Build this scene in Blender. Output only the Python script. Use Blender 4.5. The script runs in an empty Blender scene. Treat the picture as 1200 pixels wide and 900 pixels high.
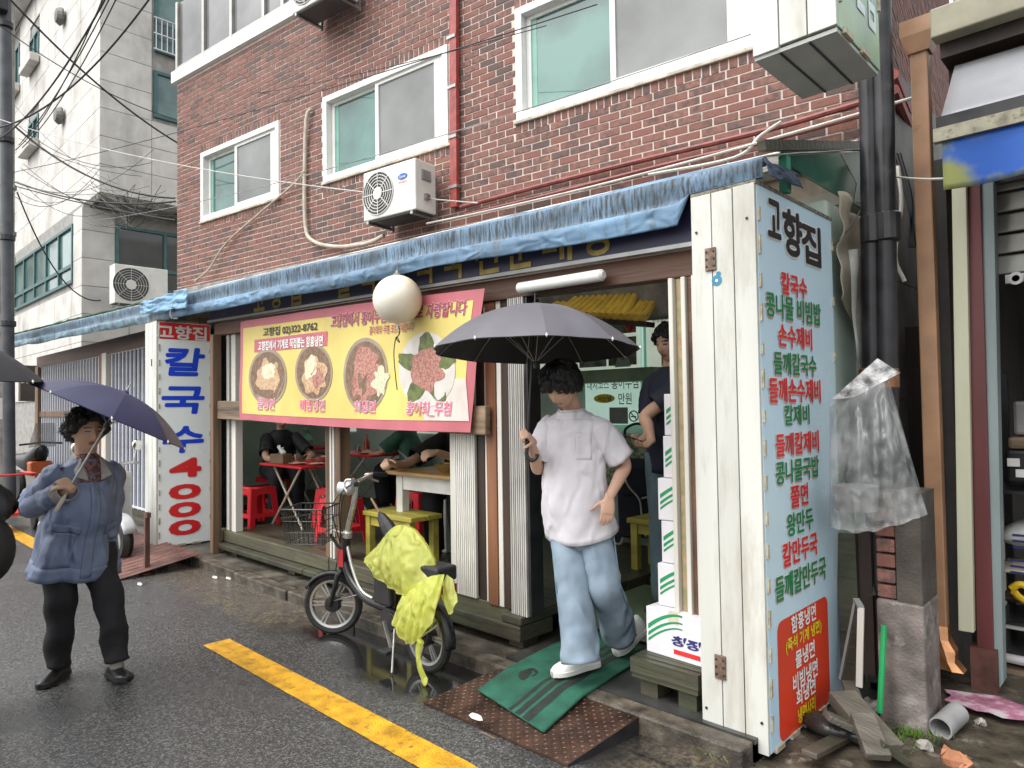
import bpy, bmesh, math, random
from mathutils import Vector, Matrix, noise
random.seed(7)
S = bpy.context.scene
COL = S.collection
R = math.radians
# ---------------------------------------------------------------- camera
CAM_H, FPX = 1.6, 807.6                      # eye height in metres, focal length for a 1200 px wide frame
_yaw, _pit, _rol = R(44.0), R(1.8), R(-0.85)
FWD = Vector((-math.sin(_yaw)*math.cos(_pit), math.cos(_yaw)*math.cos(_pit), math.sin(_pit)))
_r = Vector((math.cos(_yaw), math.sin(_yaw), 0)); _u = _r.cross(FWD)
RGT = _r*math.cos(_rol) + _u*math.sin(_rol); UPV = -_r*math.sin(_rol) + _u*math.cos(_rol)
CPOS = Vector((0, 0, CAM_H))
cd = bpy.data.cameras.new('camera'); cd.sensor_width = 36; cd.lens = 36*FPX/1200; cd.clip_start = .05; cd.clip_end = 500
cam = bpy.data.objects.new('camera', cd); COL.objects.link(cam); S.camera = cam
cam.matrix_world = Matrix(((RGT.x, UPV.x, -FWD.x, 0), (RGT.y, UPV.y, -FWD.y, 0), (RGT.z, UPV.z, -FWD.z, CAM_H), (0, 0, 0, 1)))
# ---------------------------------------------------------------- sky, sun, exposure (overcast, raining)
SUN_EL, SUN_AZ = R(58), R(200)               # azimuth clockwise from +Y
W = bpy.data.worlds.new('World'); S.world = W; W.use_nodes = True
nt = W.node_tree; bg = nt.nodes['Background']
sky = nt.nodes.new('ShaderNodeTexSky'); sky.sky_type = 'NISHITA'; sky.sun_disc = False
sky.sun_elevation = SUN_EL; sky.sun_rotation = SUN_AZ; sky.air_density = 1.6; sky.dust_density = 4.0; sky.ozone_density = 1
hs = nt.nodes.new('ShaderNodeHueSaturation'); hs.inputs['Saturation'].default_value = .12
nt.links.new(sky.outputs[0], hs.inputs['Color']); nt.links.new(hs.outputs[0], bg.inputs['Color'])
bg.inputs['Strength'].default_value = .15
sd = bpy.data.lights.new('sun', 'SUN'); sd.energy = .6; sd.angle = R(70); sd.color = (1, .97, .93)
sun = bpy.data.objects.new('sun', sd); COL.objects.link(sun)
_d = Vector((math.sin(SUN_AZ)*math.cos(SUN_EL), math.cos(SUN_AZ)*math.cos(SUN_EL), math.sin(SUN_EL)))
sun.rotation_euler = _d.to_track_quat('Z', 'Y').to_euler(); sun.location = (-6, -10, 20)
vs = S.view_settings; vs.view_transform = 'Standard'; vs.look = 'None'; vs.gamma = 1; vs.use_curve_mapping = False
vs.exposure = 1.25
# ---------------------------------------------------------------- picks: where a sight line meets a plane of the place
def ray(px, py): return RGT*((px-600)/FPX) - UPV*((py-450)/FPX) + FWD
def at_y(px, py, Y): d = ray(px, py); return CPOS + d*(Y/d.y)
def at_x(px, py, X): d = ray(px, py); return CPOS + d*(X/d.x)
def at_z(px, py, Z=0): d = ray(px, py); return CPOS + d*((Z-CAM_H)/d.z)
TW = math.tan(R(7.58)); UW = Vector((math.cos(R(7.58)), math.sin(R(7.58)), 0)); NW = Vector((UW.y, -UW.x, 0)); WY = 5.2
def at_w(px, py, off=0):                     # brick wall plane, off metres in front of it
    d = ray(px, py); k = (WY - off/UW.x)/(d.y - TW*d.x); return CPOS + d*k
def wp(x, z, off=0): return Vector((x, WY + TW*x, z)) + NW*off
def proj(P):
    v = Vector(P)-CPOS; k = v.dot(FWD); return 600+FPX*v.dot(RGT)/k, 450-FPX*v.dot(UPV)/k
# ---------------------------------------------------------------- objects
def tag(o, label=None, cat=None, group=None, kind=None):
    if label: o['label'] = label
    if cat: o['category'] = cat
    if group: o['group'] = group
    if kind: o['kind'] = kind
    return o
def thing(name, label, cat, loc=(0, 0, 0), rz=0, group=None):
    o = bpy.data.objects.new(name, None); COL.objects.link(o); o.empty_display_size = .1
    o.location = loc; o.rotation_euler = (0, 0, rz)
    return tag(o, label, cat, group)
def copy_tree(o, parent=None):
    c = o.copy(); COL.objects.link(c)
    if parent is not None: c.parent = parent
    for ch in list(o.children): copy_tree(ch, c)
    return c
def root_of(o):
    while o.parent is not None: o = o.parent
    return o
def vv(p): return p if isinstance(p, Vector) else Vector(p)
class MB:
    def __init__(s): s.v, s.f, s.m = [], [], []
    def add(s, vs_, fs, m=0):
        b = len(s.v); s.v += [vv(p) for p in vs_]
        for f in fs: s.f.append(tuple(b+i for i in f)); s.m.append(m)
        return s
    def box(s, x0, x1, y0, y1, z0, z1, m=0):
        return s.add([(x0,y0,z0),(x1,y0,z0),(x1,y1,z0),(x0,y1,z0),(x0,y0,z1),(x1,y0,z1),(x1,y1,z1),(x0,y1,z1)],
            [(0,3,2,1),(4,5,6,7),(0,1,5,4),(1,2,6,5),(2,3,7,6),(3,0,4,7)], m)
    def obox(s, c, a, b, d, m=0):            # centre and three half axes
        c, a, b, d = map(vv, (c, a, b, d))
        return s.add([c-a-b-d,c+a-b-d,c+a+b-d,c-a+b-d,c-a-b+d,c+a-b+d,c+a+b+d,c-a+b+d],
            [(0,3,2,1),(4,5,6,7),(0,1,5,4),(1,2,6,5),(2,3,7,6),(3,0,4,7)], m)
    def bar(s, p, q, w, h, m=0, up=(0,0,1)): # rectangular bar from p to q
        p, q = vv(p), vv(q); d = (q-p); L = d.length; d = d/L; u = vv(up)
        if abs(d.dot(u)) > .98: u = Vector((0,1,0))
        a = d.cross(u).normalized(); b = a.cross(d)
        return s.obox((p+q)/2, d*(L/2), a*(w/2), b*(h/2), m)
    def quad(s, a, b, c, d, m=0): return s.add([a,b,c,d], [(0,1,2,3)], m)
    def loft(s, rings, m=0, caps=True, closed=True):
        n = len(rings[0]); b = len(s.v)
        for r in rings: s.v += [vv(p) for p in r]
        for i in range(len(rings)-1):
            for j in range(n if closed else n-1):
                k = (j+1) % n
                s.f.append((b+i*n+j, b+i*n+k, b+(i+1)*n+k, b+(i+1)*n+j)); s.m.append(m)
        if caps and closed:
            s.f.append(tuple(b+j for j in reversed(range(n)))); s.m.append(m)
            e = b+(len(rings)-1)*n; s.f.append(tuple(e+j for j in range(n))); s.m.append(m)
        return s
    def tube(s, path, r, n=8, m=0, caps=True, flat=None):
        P = [vv(p) for p in path]; rr = r if isinstance(r, (list, tuple)) else [r]*len(P)
        t0 = (P[1]-P[0]).normalized(); u = Vector((0,0,1)) if abs(t0.z) < .9 else Vector((0,1,0))
        a = t0.cross(u).normalized(); rings = []
        for i, p in enumerate(P):
            t = ((P[min(i+1, len(P)-1)]-P[max(i-1, 0)])).normalized()
            a = (a - t*a.dot(t)).normalized(); b = t.cross(a)
            fx = flat if flat else 1
            rings.append([p + a*(rr[i]*math.cos(2*math.pi*j/n)) + b*(rr[i]*fx*math.sin(2*math.pi*j/n)) for j in range(n)])
        return s.loft(rings, m, caps)
    def lathe(s, c, prof, n=20, m=0, axis=(0,0,1), caps=True):  # profile of (radius, height)
        c, ax = vv(c), vv(axis).normalized(); u = Vector((1,0,0)) if abs(ax.x) < .9 else Vector((0,1,0))
        a = ax.cross(u).normalized(); b = ax.cross(a)
        return s.loft([[c+ax*h+(a*math.cos(2*math.pi*j/n)+b*math.sin(2*math.pi*j/n))*max(r, 1e-4) for j in range(n)] for r, h in prof], m, caps)
    def prism(s, poly, d, m=0):              # flat outline (3D points) pushed along d
        n = len(poly); d = vv(d); P = [vv(p) for p in poly]
        b = len(s.v); s.v += P + [p+d for p in P]
        s.f.append(tuple(b+i for i in range(n))); s.f.append(tuple(b+n+i for i in reversed(range(n)))); s.m += [m, m]
        for i in range(n):
            k = (i+1) % n; s.f.append((b+i, b+n+i, b+n+k, b+k)); s.m.append(m)
        return s
    def grid(s, fn, nu, nv, m=0, flip=False):
        b = len(s.v)
        for i in range(nu+1):
            for j in range(nv+1): s.v.append(vv(fn(i/nu, j/nv)))
        for i in range(nu):
            for j in range(nv):
                q = (b+i*(nv+1)+j, b+(i+1)*(nv+1)+j, b+(i+1)*(nv+1)+j+1, b+i*(nv+1)+j+1)
                s.f.append(q[::-1] if flip else q); s.m.append(m)
        return s
    def disc(s, c, a, b, m=0, n=28):
        c, a, b = map(vv, (c, a, b))
        return s.add([c+a*math.cos(2*math.pi*j/n)+b*math.sin(2*math.pi*j/n) for j in range(n)], [tuple(range(n))], m)
    def sphere(s, c, r, n=14, m=0, k=9):
        rx, ry, rz = r if isinstance(r, (tuple, list)) else (r, r, r); c = vv(c)
        return s.loft([[c+Vector((rx*math.sin(t)*math.cos(2*math.pi*j/n), ry*math.sin(t)*math.sin(2*math.pi*j/n), -rz*math.cos(t))) for j in range(n)]
                       for t in [max(.02, min(math.pi-.02, math.pi*i/k)) for i in range(k+1)]], m)
    def mesh(s, name):
        me = bpy.data.meshes.new(name); me.from_pydata([tuple(p) for p in s.v], [], s.f)
        return me
    def build(s, name, mats, parent=None, smooth=False, bev=0, world=True, fix=True, solid=0, sub=0):
        me = s.mesh(name); o = bpy.data.objects.new(name, me); COL.objects.link(o)
        if not isinstance(mats, (list, tuple)): mats = [mats]
        for x in mats: me.materials.append(x)
        if len(mats) > 1: me.polygons.foreach_set('material_index', s.m)
        if fix:
            bm = bmesh.new(); bm.from_mesh(me); bmesh.ops.recalc_face_normals(bm, faces=bm.faces); bm.to_mesh(me); bm.free()
        if smooth:
            me.polygons.foreach_set('use_smooth', [True]*len(me.polygons))
            if smooth != 'all': me.set_sharp_from_angle(angle=R(40))
        if parent is not None:
            o.parent = parent
            if world:
                t = root_of(parent); me.transform(Matrix.Translation(-t.location))
        if solid: md = o.modifiers.new('solid', 'SOLIDIFY'); md.thickness = solid; md.offset = 0
        if bev: md = o.modifiers.new('bevel', 'BEVEL'); md.width = bev; md.segments = 2; md.limit_method = 'ANGLE'
        if sub: md = o.modifiers.new('sub', 'SUBSURF'); md.levels = sub; md.render_levels = sub
        me.update(); return o
def catmull(P, k=6):
    P = [vv(p) for p in P]; Q = [P[0]*2-P[1]]+P+[P[-1]*2-P[-2]]; out = []
    for i in range(1, len(Q)-2):
        a, b, c, d = Q[i-1:i+3]
        for j in range(k):
            t = j/k; out.append(.5*((2*b)+(c-a)*t+(2*a-5*b+4*c-d)*t*t+(3*b-a-3*c+d)*t**3))
    return out+[P[-1]]
def sag(p, q, s, n=16):
    p, q = vv(p), vv(q); return [p.lerp(q, i/n)-Vector((0, 0, s*4*(i/n)*(1-i/n))) for i in range(n+1)]
def nz(x, y=0, z=0): return noise.noise(Vector((x, y, z)))
# ---------------------------------------------------------------- procedural materials
MATS = {}
def mat(name, col, rough=.6, metal=0, var=.18, scale=6, bump=0, bscale=80, col2=None, spec=.5, streak=0, trans=0, emit=0, thr=None, grime=None, gscale=2.2, alpha=1, rnd=0, ior=1.45, tl=0, gst=None, wrk=None):
    if name in MATS: return MATS[name]
    m = bpy.data.materials.new(name); m.use_nodes = True; N, L = m.node_tree.nodes, m.node_tree.links
    b = N['Principled BSDF']; b.inputs['Roughness'].default_value = rough; b.inputs['Metallic'].default_value = metal
    b.inputs['Specular IOR Level'].default_value = spec; b.inputs['IOR'].default_value = ior
    tc = N.new('ShaderNodeTexCoord'); src = tc.outputs['Object']
    mp = N.new('ShaderNodeMapping'); L.new(src, mp.inputs[0]); src = mp.outputs[0]
    if streak: mp.inputs['Scale'].default_value = (1, 1, 1/streak) if streak > 0 else (1/-streak, 1, 1)
    if rnd:
        oi = N.new('ShaderNodeObjectInfo'); ml = N.new('ShaderNodeMath'); ml.operation = 'MULTIPLY'; ml.inputs[1].default_value = 37
        L.new(oi.outputs['Random'], ml.inputs[0]); L.new(ml.outputs[0], mp.inputs['Location'])
    n1 = N.new('ShaderNodeTexNoise'); n1.inputs['Scale'].default_value = scale; n1.inputs['Detail'].default_value = 6; L.new(src, n1.inputs['Vector'])
    c = Vector(col[:3]); c2 = Vector(col2[:3]) if col2 else c*(1-var*1.6)
    cr = N.new('ShaderNodeValToRGB'); e = cr.color_ramp.elements
    lo, hi = thr if thr else (.3, .68)
    e[0].position, e[1].position = lo, hi
    e[0].color = (*c2, 1); e[1].color = (*(c*(1+var*.35) if not col2 else c), 1)
    L.new(n1.outputs['Fac'], cr.inputs[0]); out = cr.outputs[0]
    if grime:
        n3 = N.new('ShaderNodeTexNoise'); n3.inputs['Scale'].default_value = gscale; n3.inputs['Detail'].default_value = 9; n3.inputs['Roughness'].default_value = .68
        if gst:
            m3 = N.new('ShaderNodeMapping'); m3.inputs['Scale'].default_value = gst; L.new(tc.outputs['Object'], m3.inputs[0]); L.new(m3.outputs[0], n3.inputs['Vector'])
        else: L.new(tc.outputs['Object'], n3.inputs['Vector'])
        g = N.new('ShaderNodeValToRGB'); g.color_ramp.elements[0].position = grime[1]; g.color_ramp.elements[1].position = grime[2]
        L.new(n3.outputs['Fac'], g.inputs[0])
        mx = N.new('ShaderNodeMix'); mx.data_type = 'RGBA'; L.new(g.outputs[0], mx.inputs[0]); L.new(out, mx.inputs[6]); mx.inputs[7].default_value = (*grime[0], 1); out = mx.outputs[2]
    L.new(out, b.inputs['Base Color'])
    if rough > .12:
        mr = N.new('ShaderNodeMapRange'); mr.inputs['To Min'].default_value = max(.04, rough-.12); mr.inputs['To Max'].default_value = min(1, rough+.12)
        L.new(n1.outputs['Fac'], mr.inputs['Value']); L.new(mr.outputs[0], b.inputs['Roughness'])
    if bump:
        n2 = N.new('ShaderNodeTexNoise'); n2.inputs['Scale'].default_value = bscale; n2.inputs['Detail'].default_value = 5; L.new(src, n2.inputs['Vector'])
        bp = N.new('ShaderNodeBump'); bp.inputs['Strength'].default_value = min(1, bump); bp.inputs['Distance'].default_value = .01
        L.new(n2.outputs['Fac'], bp.inputs['Height']); L.new(bp.outputs[0], b.inputs['Normal'])
    if wrk:                                                     # soft creases of cloth or film: (scale, strength, stretch)
        m4 = N.new('ShaderNodeMapping'); m4.inputs['Scale'].default_value = (1, 1, wrk[2]); L.new(tc.outputs['Object'], m4.inputs[0])
        n4 = N.new('ShaderNodeTexNoise'); n4.noise_type = 'RIDGED_MULTIFRACTAL'; n4.inputs['Scale'].default_value = wrk[0]; n4.inputs['Detail'].default_value = 2.5; n4.inputs['Distortion'].default_value = .6; L.new(m4.outputs[0], n4.inputs['Vector'])
        b4 = N.new('ShaderNodeBump'); b4.inputs['Strength'].default_value = wrk[1]; b4.inputs['Distance'].default_value = .05; L.new(n4.outputs['Fac'], b4.inputs['Height'])
        if bump: L.new(bp.outputs[0], b4.inputs['Normal'])
        L.new(b4.outputs[0], b.inputs['Normal'])
    if trans: b.inputs['Transmission Weight'].default_value = trans
    if alpha < 1: b.inputs['Alpha'].default_value = alpha
    if emit: L.new(out, b.inputs['Emission Color']); b.inputs['Emission Strength'].default_value = emit
    if tl:
        ts = N.new('ShaderNodeBsdfTranslucent'); L.new(out, ts.inputs[0]); ms = N.new('ShaderNodeMixShader'); ms.inputs[0].default_value = tl
        L.new(b.outputs[0], ms.inputs[1]); L.new(ts.outputs[0], ms.inputs[2]); L.new(ms.outputs[0], N['Material Output'].inputs[0])
    m.diffuse_color = (*c, 1); MATS[name] = m; return m
# ---------------------------------------------------------------- lettering (flat print, built as thin faces)
_tx = {}
_ts = bpy.data.scenes.new('type_desk')                   # letters are cut on a scene of their own, then dropped
def glyphs(body, bold, spacing=1.0):
    k = (body, bold, spacing)
    if k not in _tx:
        c = bpy.data.curves.new('t', 'FONT'); c.body = body; c.offset = bold; c.resolution_u = 3; c.space_character = spacing
        o = bpy.data.objects.new('t', c); _ts.collection.objects.link(o)
        
        with bpy.context.temp_override(scene=_ts, view_layer=_ts.view_layers[0]): me = bpy.data.meshes.new_from_object(o.evaluated_get(bpy.context.evaluated_depsgraph_get()))
        vs_ = [v.co.copy() for v in me.vertices]; fs = [tuple(p.vertices) for p in me.polygons]
        bpy.data.objects.remove(o); bpy.data.curves.remove(c); bpy.data.meshes.remove(me)
        xs = [v.x for v in vs_]; ys = [v.y for v in vs_]
        _tx[k] = (vs_, fs, (min(xs), max(xs), min(ys), max(ys)))
    return _tx[k]
def text_into(mb, body, TL, TR, BL, BR, m=0, bold=.02, off=(0,0,0), ref=None, shear=0, spacing=1.0, wob=0):
    """letters filling the four-cornered field; ref: boldness whose outline sets the field (for halos)"""
    TL, TR, BL, BR = map(vv, (TL, TR, BL, BR)); off = vv(off)
    P, F, bb = glyphs(body, bold, spacing)
    if ref is not None: bb = glyphs(body, ref, spacing)[2]
    out = []
    for p in P:
        u = (p.x-bb[0])/(bb[1]-bb[0]); v = (p.y-bb[2])/(bb[3]-bb[2]); u += shear*(v-.5)
        if wob: v += wob*math.sin(u*7)
        out.append(BL+(BR-BL)*u + ((TL+(TR-TL)*u)-(BL+(BR-BL)*u))*v + off)
    mb.add(out, F, m)

def text_on(mb, body, fn, u0, u1, v0, v1, m=0, bold=.02, ref=None, shear=0, slope=0):
    """letters laid on a curved sheet fn(u, v); v grows downwards"""
    P, F, bb = glyphs(body, bold)
    if ref is not None: bb = glyphs(body, ref)[2]
    out = []
    for p in P:
        a = (p.x-bb[0])/(bb[1]-bb[0]); b = 1-(p.y-bb[2])/(bb[3]-bb[2]); a -= shear*(b-.5)
        out.append(fn(u0+(u1-u0)*a, v0+(v1-v0)*b+slope*(a-.5)))
    mb.add(out, F, m)
# ================================================================= materials of the setting
def asphalt():
    m = bpy.data.materials.new('wet_asphalt'); m.use_nodes = True; N, L = m.node_tree.nodes, m.node_tree.links; b = N['Principled BSDF']
    tc = N.new('ShaderNodeTexCoord'); P = tc.outputs['Object']
    def noi(sc, det=6, rg=.55):
        n = N.new('ShaderNodeTexNoise'); n.inputs['Scale'].default_value = sc; n.inputs['Detail'].default_value = det; n.inputs['Roughness'].default_value = rg; L.new(P, n.inputs['Vector']); return n.outputs['Fac']
    def ramp(f, a, b_, ca=(0,0,0,1), cb=(1,1,1,1)):
        r = N.new('ShaderNodeValToRGB'); r.color_ramp.elements[0].position = a; r.color_ramp.elements[1].position = b_; r.color_ramp.elements[0].color = ca; r.color_ramp.elements[1].color = cb; L.new(f, r.inputs[0]); return r.outputs[0]
    def mixc(f, a, b_):
        x = N.new('ShaderNodeMix'); x.data_type = 'RGBA'; L.new(f, x.inputs[0])
        for s_, k in ((a, 6), (b_, 7)):
            if isinstance(s_, tuple): x.inputs[k].default_value = s_
            else: L.new(s_, x.inputs[k])
        return x.outputs[2]
    def math_(op, a, b_=None, c=None):
        x = N.new('ShaderNodeMath'); x.operation = op
        for k, s_ in enumerate((a, b_, c)):
            if s_ is None: continue
            if isinstance(s_, (int, float)): x.inputs[k].default_value = s_
            else: L.new(s_, x.inputs[k])
        return x.outputs[0]
    vo = N.new('ShaderNodeTexVoronoi'); vo.inputs['Scale'].default_value = 100; L.new(P, vo.inputs['Vector'])
    vs2 = N.new('ShaderNodeTexVoronoi'); vs2.inputs['Scale'].default_value = 240; L.new(P, vs2.inputs['Vector'])
    sx = N.new('ShaderNodeSeparateColor'); L.new(vo.outputs['Color'], sx.inputs[0])
    sx2 = N.new('ShaderNodeSeparateColor'); L.new(vs2.outputs['Color'], sx2.inputs[0])
    stones = ramp(sx.outputs[0], .5, 1.0, (.034,.034,.035,1), (.125,.123,.118,1))
    st2 = ramp(sx2.outputs[0], .7, 1.0, (.0,.0,.0,1), (.085,.085,.082,1))
    addc = N.new('ShaderNodeMix'); addc.data_type = 'RGBA'; addc.blend_type = 'ADD'; addc.inputs[0].default_value = 1; L.new(stones, addc.inputs[6]); L.new(st2, addc.inputs[7])
    big = ramp(noi(.55, 5), .35, .7)
    basec = mixc(big, addc.outputs[2], (.036,.036,.037,1))
    basec2 = N.new('ShaderNodeMix'); basec2.data_type = 'RGBA'; basec2.inputs[0].default_value = .45; L.new(addc.outputs[2], basec2.inputs[6]); L.new(basec, basec2.inputs[7])
    # standing water along the kerb: where the ground dips (y just before the kerb) and in soft hollows
    sp = N.new('ShaderNodeSeparateXYZ'); L.new(P, sp.inputs[0])
    ny = math_('MULTIPLY_ADD', noi(1.3, 4), 1.0, sp.outputs['Y'])        # wavering distance to the kerb
    gut = N.new('ShaderNodeMapRange'); gut.inputs['From Min'].default_value = 2.80; gut.inputs['From Max'].default_value = 2.98; L.new(ny, gut.inputs['Value'])
    xr = N.new('ShaderNodeMapRange'); xr.inputs['From Min'].default_value = -5.3; xr.inputs['From Max'].default_value = -4.6; L.new(sp.outputs['X'], xr.inputs['Value'])
    pud = math_('MULTIPLY', gut.outputs[0], xr.outputs[0])
    # silt washed up along the gutter further left
    xl = N.new('ShaderNodeMapRange'); xl.inputs['From Min'].default_value = -4.4; xl.inputs['From Max'].default_value = -5.0; L.new(sp.outputs['X'], xl.inputs['Value'])
    silt = math_('MULTIPLY', math_('MULTIPLY', gut.outputs[0], xl.outputs[0]), ramp(noi(9, 8, .7), .38, .62))
    xrr = N.new('ShaderNodeMapRange'); xrr.inputs['From Min'].default_value = -2.0; xrr.inputs['From Max'].default_value = -1.6; L.new(sp.outputs['X'], xrr.inputs['Value'])
    silt2 = math_('MULTIPLY', math_('MULTIPLY', gut.outputs[0], xrr.outputs[0]), ramp(noi(12, 8, .7), .36, .6))
    siltm = math_('MAXIMUM', silt, silt2)
    c1 = mixc(pud, basec2.outputs[2], (.015,.015,.015,1))
    c2 = mixc(siltm, c1, mixc(ramp(noi(40, 6), .4, .65), (.075,.058,.038,1), (.19,.155,.11,1)))
    L.new(c2, b.inputs['Base Color'])
    dry = ramp(noi(.8, 6, .6), .38, .66)
    rg = N.new('ShaderNodeMapRange'); rg.inputs['To Min'].default_value = .13; rg.inputs['To Max'].default_value = .34; L.new(dry, rg.inputs['Value'])
    pr = math_('MULTIPLY', rg.outputs[0], math_('SUBTRACT', 1.0, math_('MULTIPLY', pud, .88)))
    L.new(pr, b.inputs['Roughness']); b.inputs['Specular IOR Level'].default_value = .55
    h = math_('ADD', vo.outputs['Distance'], math_('MULTIPLY', noi(220, 3), .8))
    hm = math_('MULTIPLY', h, math_('SUBTRACT', 1.0, math_('MULTIPLY', pud, .97)))
    bp = N.new('ShaderNodeBump'); bp.inputs['Strength'].default_value = .5; bp.inputs['Distance'].default_value = .004; L.new(hm, bp.inputs['Height']); L.new(bp.outputs[0], b.inputs['Normal'])
    return m
M_ASPH = asphalt()
M_CONC = mat('wet_concrete', (.13,.115,.092), .38, var=.5, scale=5, bump=.5, bscale=60, grime=((.05,.045,.035), .45, .7), gscale=3)
M_KERB = mat('kerb_concrete', (.15,.125,.095), .42, var=.5, scale=9, bump=.6, bscale=70, grime=((.035,.03,.024), .40, .66), gscale=5)
M_YEL = mat('yellow_road_paint', (.70,.36,.02), .34, var=.3, scale=9, bump=.6, bscale=150, grime=((.10,.075,.035), .54, .70), gscale=22)
M_WOODD = mat('wet_dark_timber', (.065,.054,.041), .42, var=.5, scale=4, streak=-14, bump=.6, bscale=40, grime=((.055,.062,.035), .4, .62), gscale=3)
M_WOODG = mat('greenish_timber', (.105,.10,.062), .48, var=.45, scale=4, streak=-14, bump=.6, bscale=40, grime=((.06,.055,.04), .45, .7), gscale=4)
M_WOODB = mat('brown_timber', (.155,.075,.045), .55, var=.5, scale=5, streak=-10, bump=.5, bscale=40)
M_WOODR = mat('weathered_board', (.27,.19,.125), .65, var=.5, scale=9, streak=-16, bump=.7, bscale=50)
M_WOODP = mat('brown_post', (.20,.125,.075), .6, var=.45, scale=9, streak=14, bump=.6, bscale=50)
M_WOODO = mat('reddish_post', (.22,.095,.05), .5, var=.4, scale=9, streak=14, bump=.5, bscale=50)
M_MORT = mat('mortar', (.70,.60,.53), .85, var=.15, scale=14, bump=.6, bscale=140, grime=((.50,.42,.37), .55, .8), gscale=1.5)
BR_COL = [(.255,.11,.085), (.275,.125,.095), (.225,.098,.078), (.285,.13,.095), (.245,.118,.092), (.145,.086,.074), (.105,.073,.068), (.19,.102,.085)]
M_BR = [mat('brick_tone_%s' % n, c, .8, var=.35, scale=22, col2=tuple(x*f for x in c2), bump=.7, bscale=120, rnd=1, thr=(.38, .66))
        for n, c, c2, f in zip('abcdefgh', BR_COL, [BR_COL[5], BR_COL[6], BR_COL[0], BR_COL[5], BR_COL[0], BR_COL[0], BR_COL[5], BR_COL[6]], (.8, .9, .8, .95, .8, 1, .8, .9))]
M_PVC = mat('white_window_frame', (.76,.76,.73), .35, var=.06, scale=3, grime=((.46,.43,.36), .58, .84), gscale=3, gst=(2, 2, .7))
M_SILL = mat('stained_sill_render', (.62,.56,.46), .8, var=.3, scale=8, bump=.3, grime=((.30,.26,.20), .5, .75), gscale=5)
M_GLASSG = mat('green_tinted_glass', (.09,.21,.18), .04, scale=1.1, spec=.8, col2=(.035,.085,.075), thr=(.36, .60))  # dark and light patches in the colour imitate reflections in the panes
M_SCREEN = mat('insect_screen', (.22,.23,.225), .35, var=.3, scale=1.2, bump=.1, bscale=900)
M_GLASSD = mat('dark_window_glass', (.045,.06,.062), .05, var=.3, scale=1.5, spec=.8)
M_PLAS = mat('grey_cement_render', (.36,.34,.31), .8, var=.35, scale=5, bump=.5, grime=((.13,.125,.11), .45, .72), gscale=3)
M_BLK = mat('black_rubber', (.018,.018,.02), .5, var=.3)
M_BLKM = mat('black_painted_metal', (.025,.025,.028), .35, var=.3, scale=10)
M_WALLW = mat('offwhite_panel', (.57,.575,.53), .5, var=.12, scale=3, streak=10, bump=.15, bscale=30, grime=((.33,.30,.235), .50, .78), gscale=3, gst=(2.5, 2.5, .45), rnd=1)
# ================================================================= ground
mb = MB(); mb.box(-90, 60, -60, 90, -1.0, 0)
road = tag(mb.build('road', M_ASPH), kind='structure')
mb = MB(); n = 60
def yline(x0, x1, y0, y1, nm):
    mb = MB(); k = int((x1-x0)/.06)
    for i in range(k+1):
        x = x0+(x1-x0)*i/k
        mb.v += [Vector((x, y0+.006*nz(x*21, 3), .004)), Vector((x, y1+.006*nz(x*19, 8), .004))]
        if i: b = len(mb.v); mb.f.append((b-4, b-2, b-1, b-3)); mb.m.append(0)
    return tag(mb.build(nm, M_YEL, fix=False), kind='structure')
yline(-4.82, 2.0, 1.93, 2.11, 'yellow_road_line')
yline(-15.0, -9.2, 1.93, 2.11, 'yellow_road_line')
# kerb stones, each its own piece, and the concrete apron behind them
apron = tag(MB().box(-18, -1.4, 2.97, 5.4, -.2, .078).build('pavement', M_CONC), kind='structure')
kerbm = MB().box(-.495, .495, 2.85, 2.965, -.2, .09).mesh('kerb_stone'); kerbm.materials.append(M_KERB)
for i in range(16):
    o = bpy.data.objects.new('kerb_stone', kerbm); COL.objects.link(o); o.parent = apron; o.location = (-16.9+i+random.uniform(-.004, .004), random.uniform(-.012, .012), random.uniform(-.008, .008))
    md = o.modifiers.new('bevel', 'BEVEL'); md.width = .012; md.segments = 2
# muddy yard to the right of the menu sign
M_MUD = mat('muddy_ground', (.085,.07,.05), .45, var=.5, scale=7, bump=.9, bscale=30, grime=((.20,.17,.14), .55, .7), gscale=12)
mb = MB()
mb.grid(lambda u, v: Vector((-1.38+3.4*u, 2.9+3.2*v, (.012+.02*nz(u*14, v*12)+.03*v*max(0, nz(u*6, v*7)+.6))*min(1, v*9))), 40, 40)
tag(mb.build('muddy_yard', M_MUD, smooth='all', fix=False), kind='structure')
# ================================================================= brick building
BX0, BX1, BZ0, BZ1 = -10.43, -1.36, 3.32, 7.6
bld = thing('brick_building', 'red brick house with white sliding windows above the restaurant', 'building', (-6, 4.4, 0))
WINS = [(-9.77, -7.97, 4.24, 5.21), (-7.12, -5.18, 4.24, 5.25), (-4.34, -2.18, 4.24, 5.30)]
TOPW = (-10.43, -7.55, 6.40, 7.6)
mb = MB()
def wallbox(mb, x0, x1, z0, z1, f, bk, m=0):
    a = wp(x0, z0, f); c = wp(x1, z1, f); d = wp(x0, z0, bk); e = wp(x1, z1, bk)
    mb.add([(a.x,a.y,z0),(c.x,c.y,z0),(e.x,e.y,z0),(d.x,d.y,z0),(a.x,a.y,z1),(c.x,c.y,z1),(e.x,e.y,z1),(d.x,d.y,z1)], [(0,3,2,1),(4,5,6,7),(0,1,5,4),(1,2,6,5),(2,3,7,6),(3,0,4,7)], m)
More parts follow.
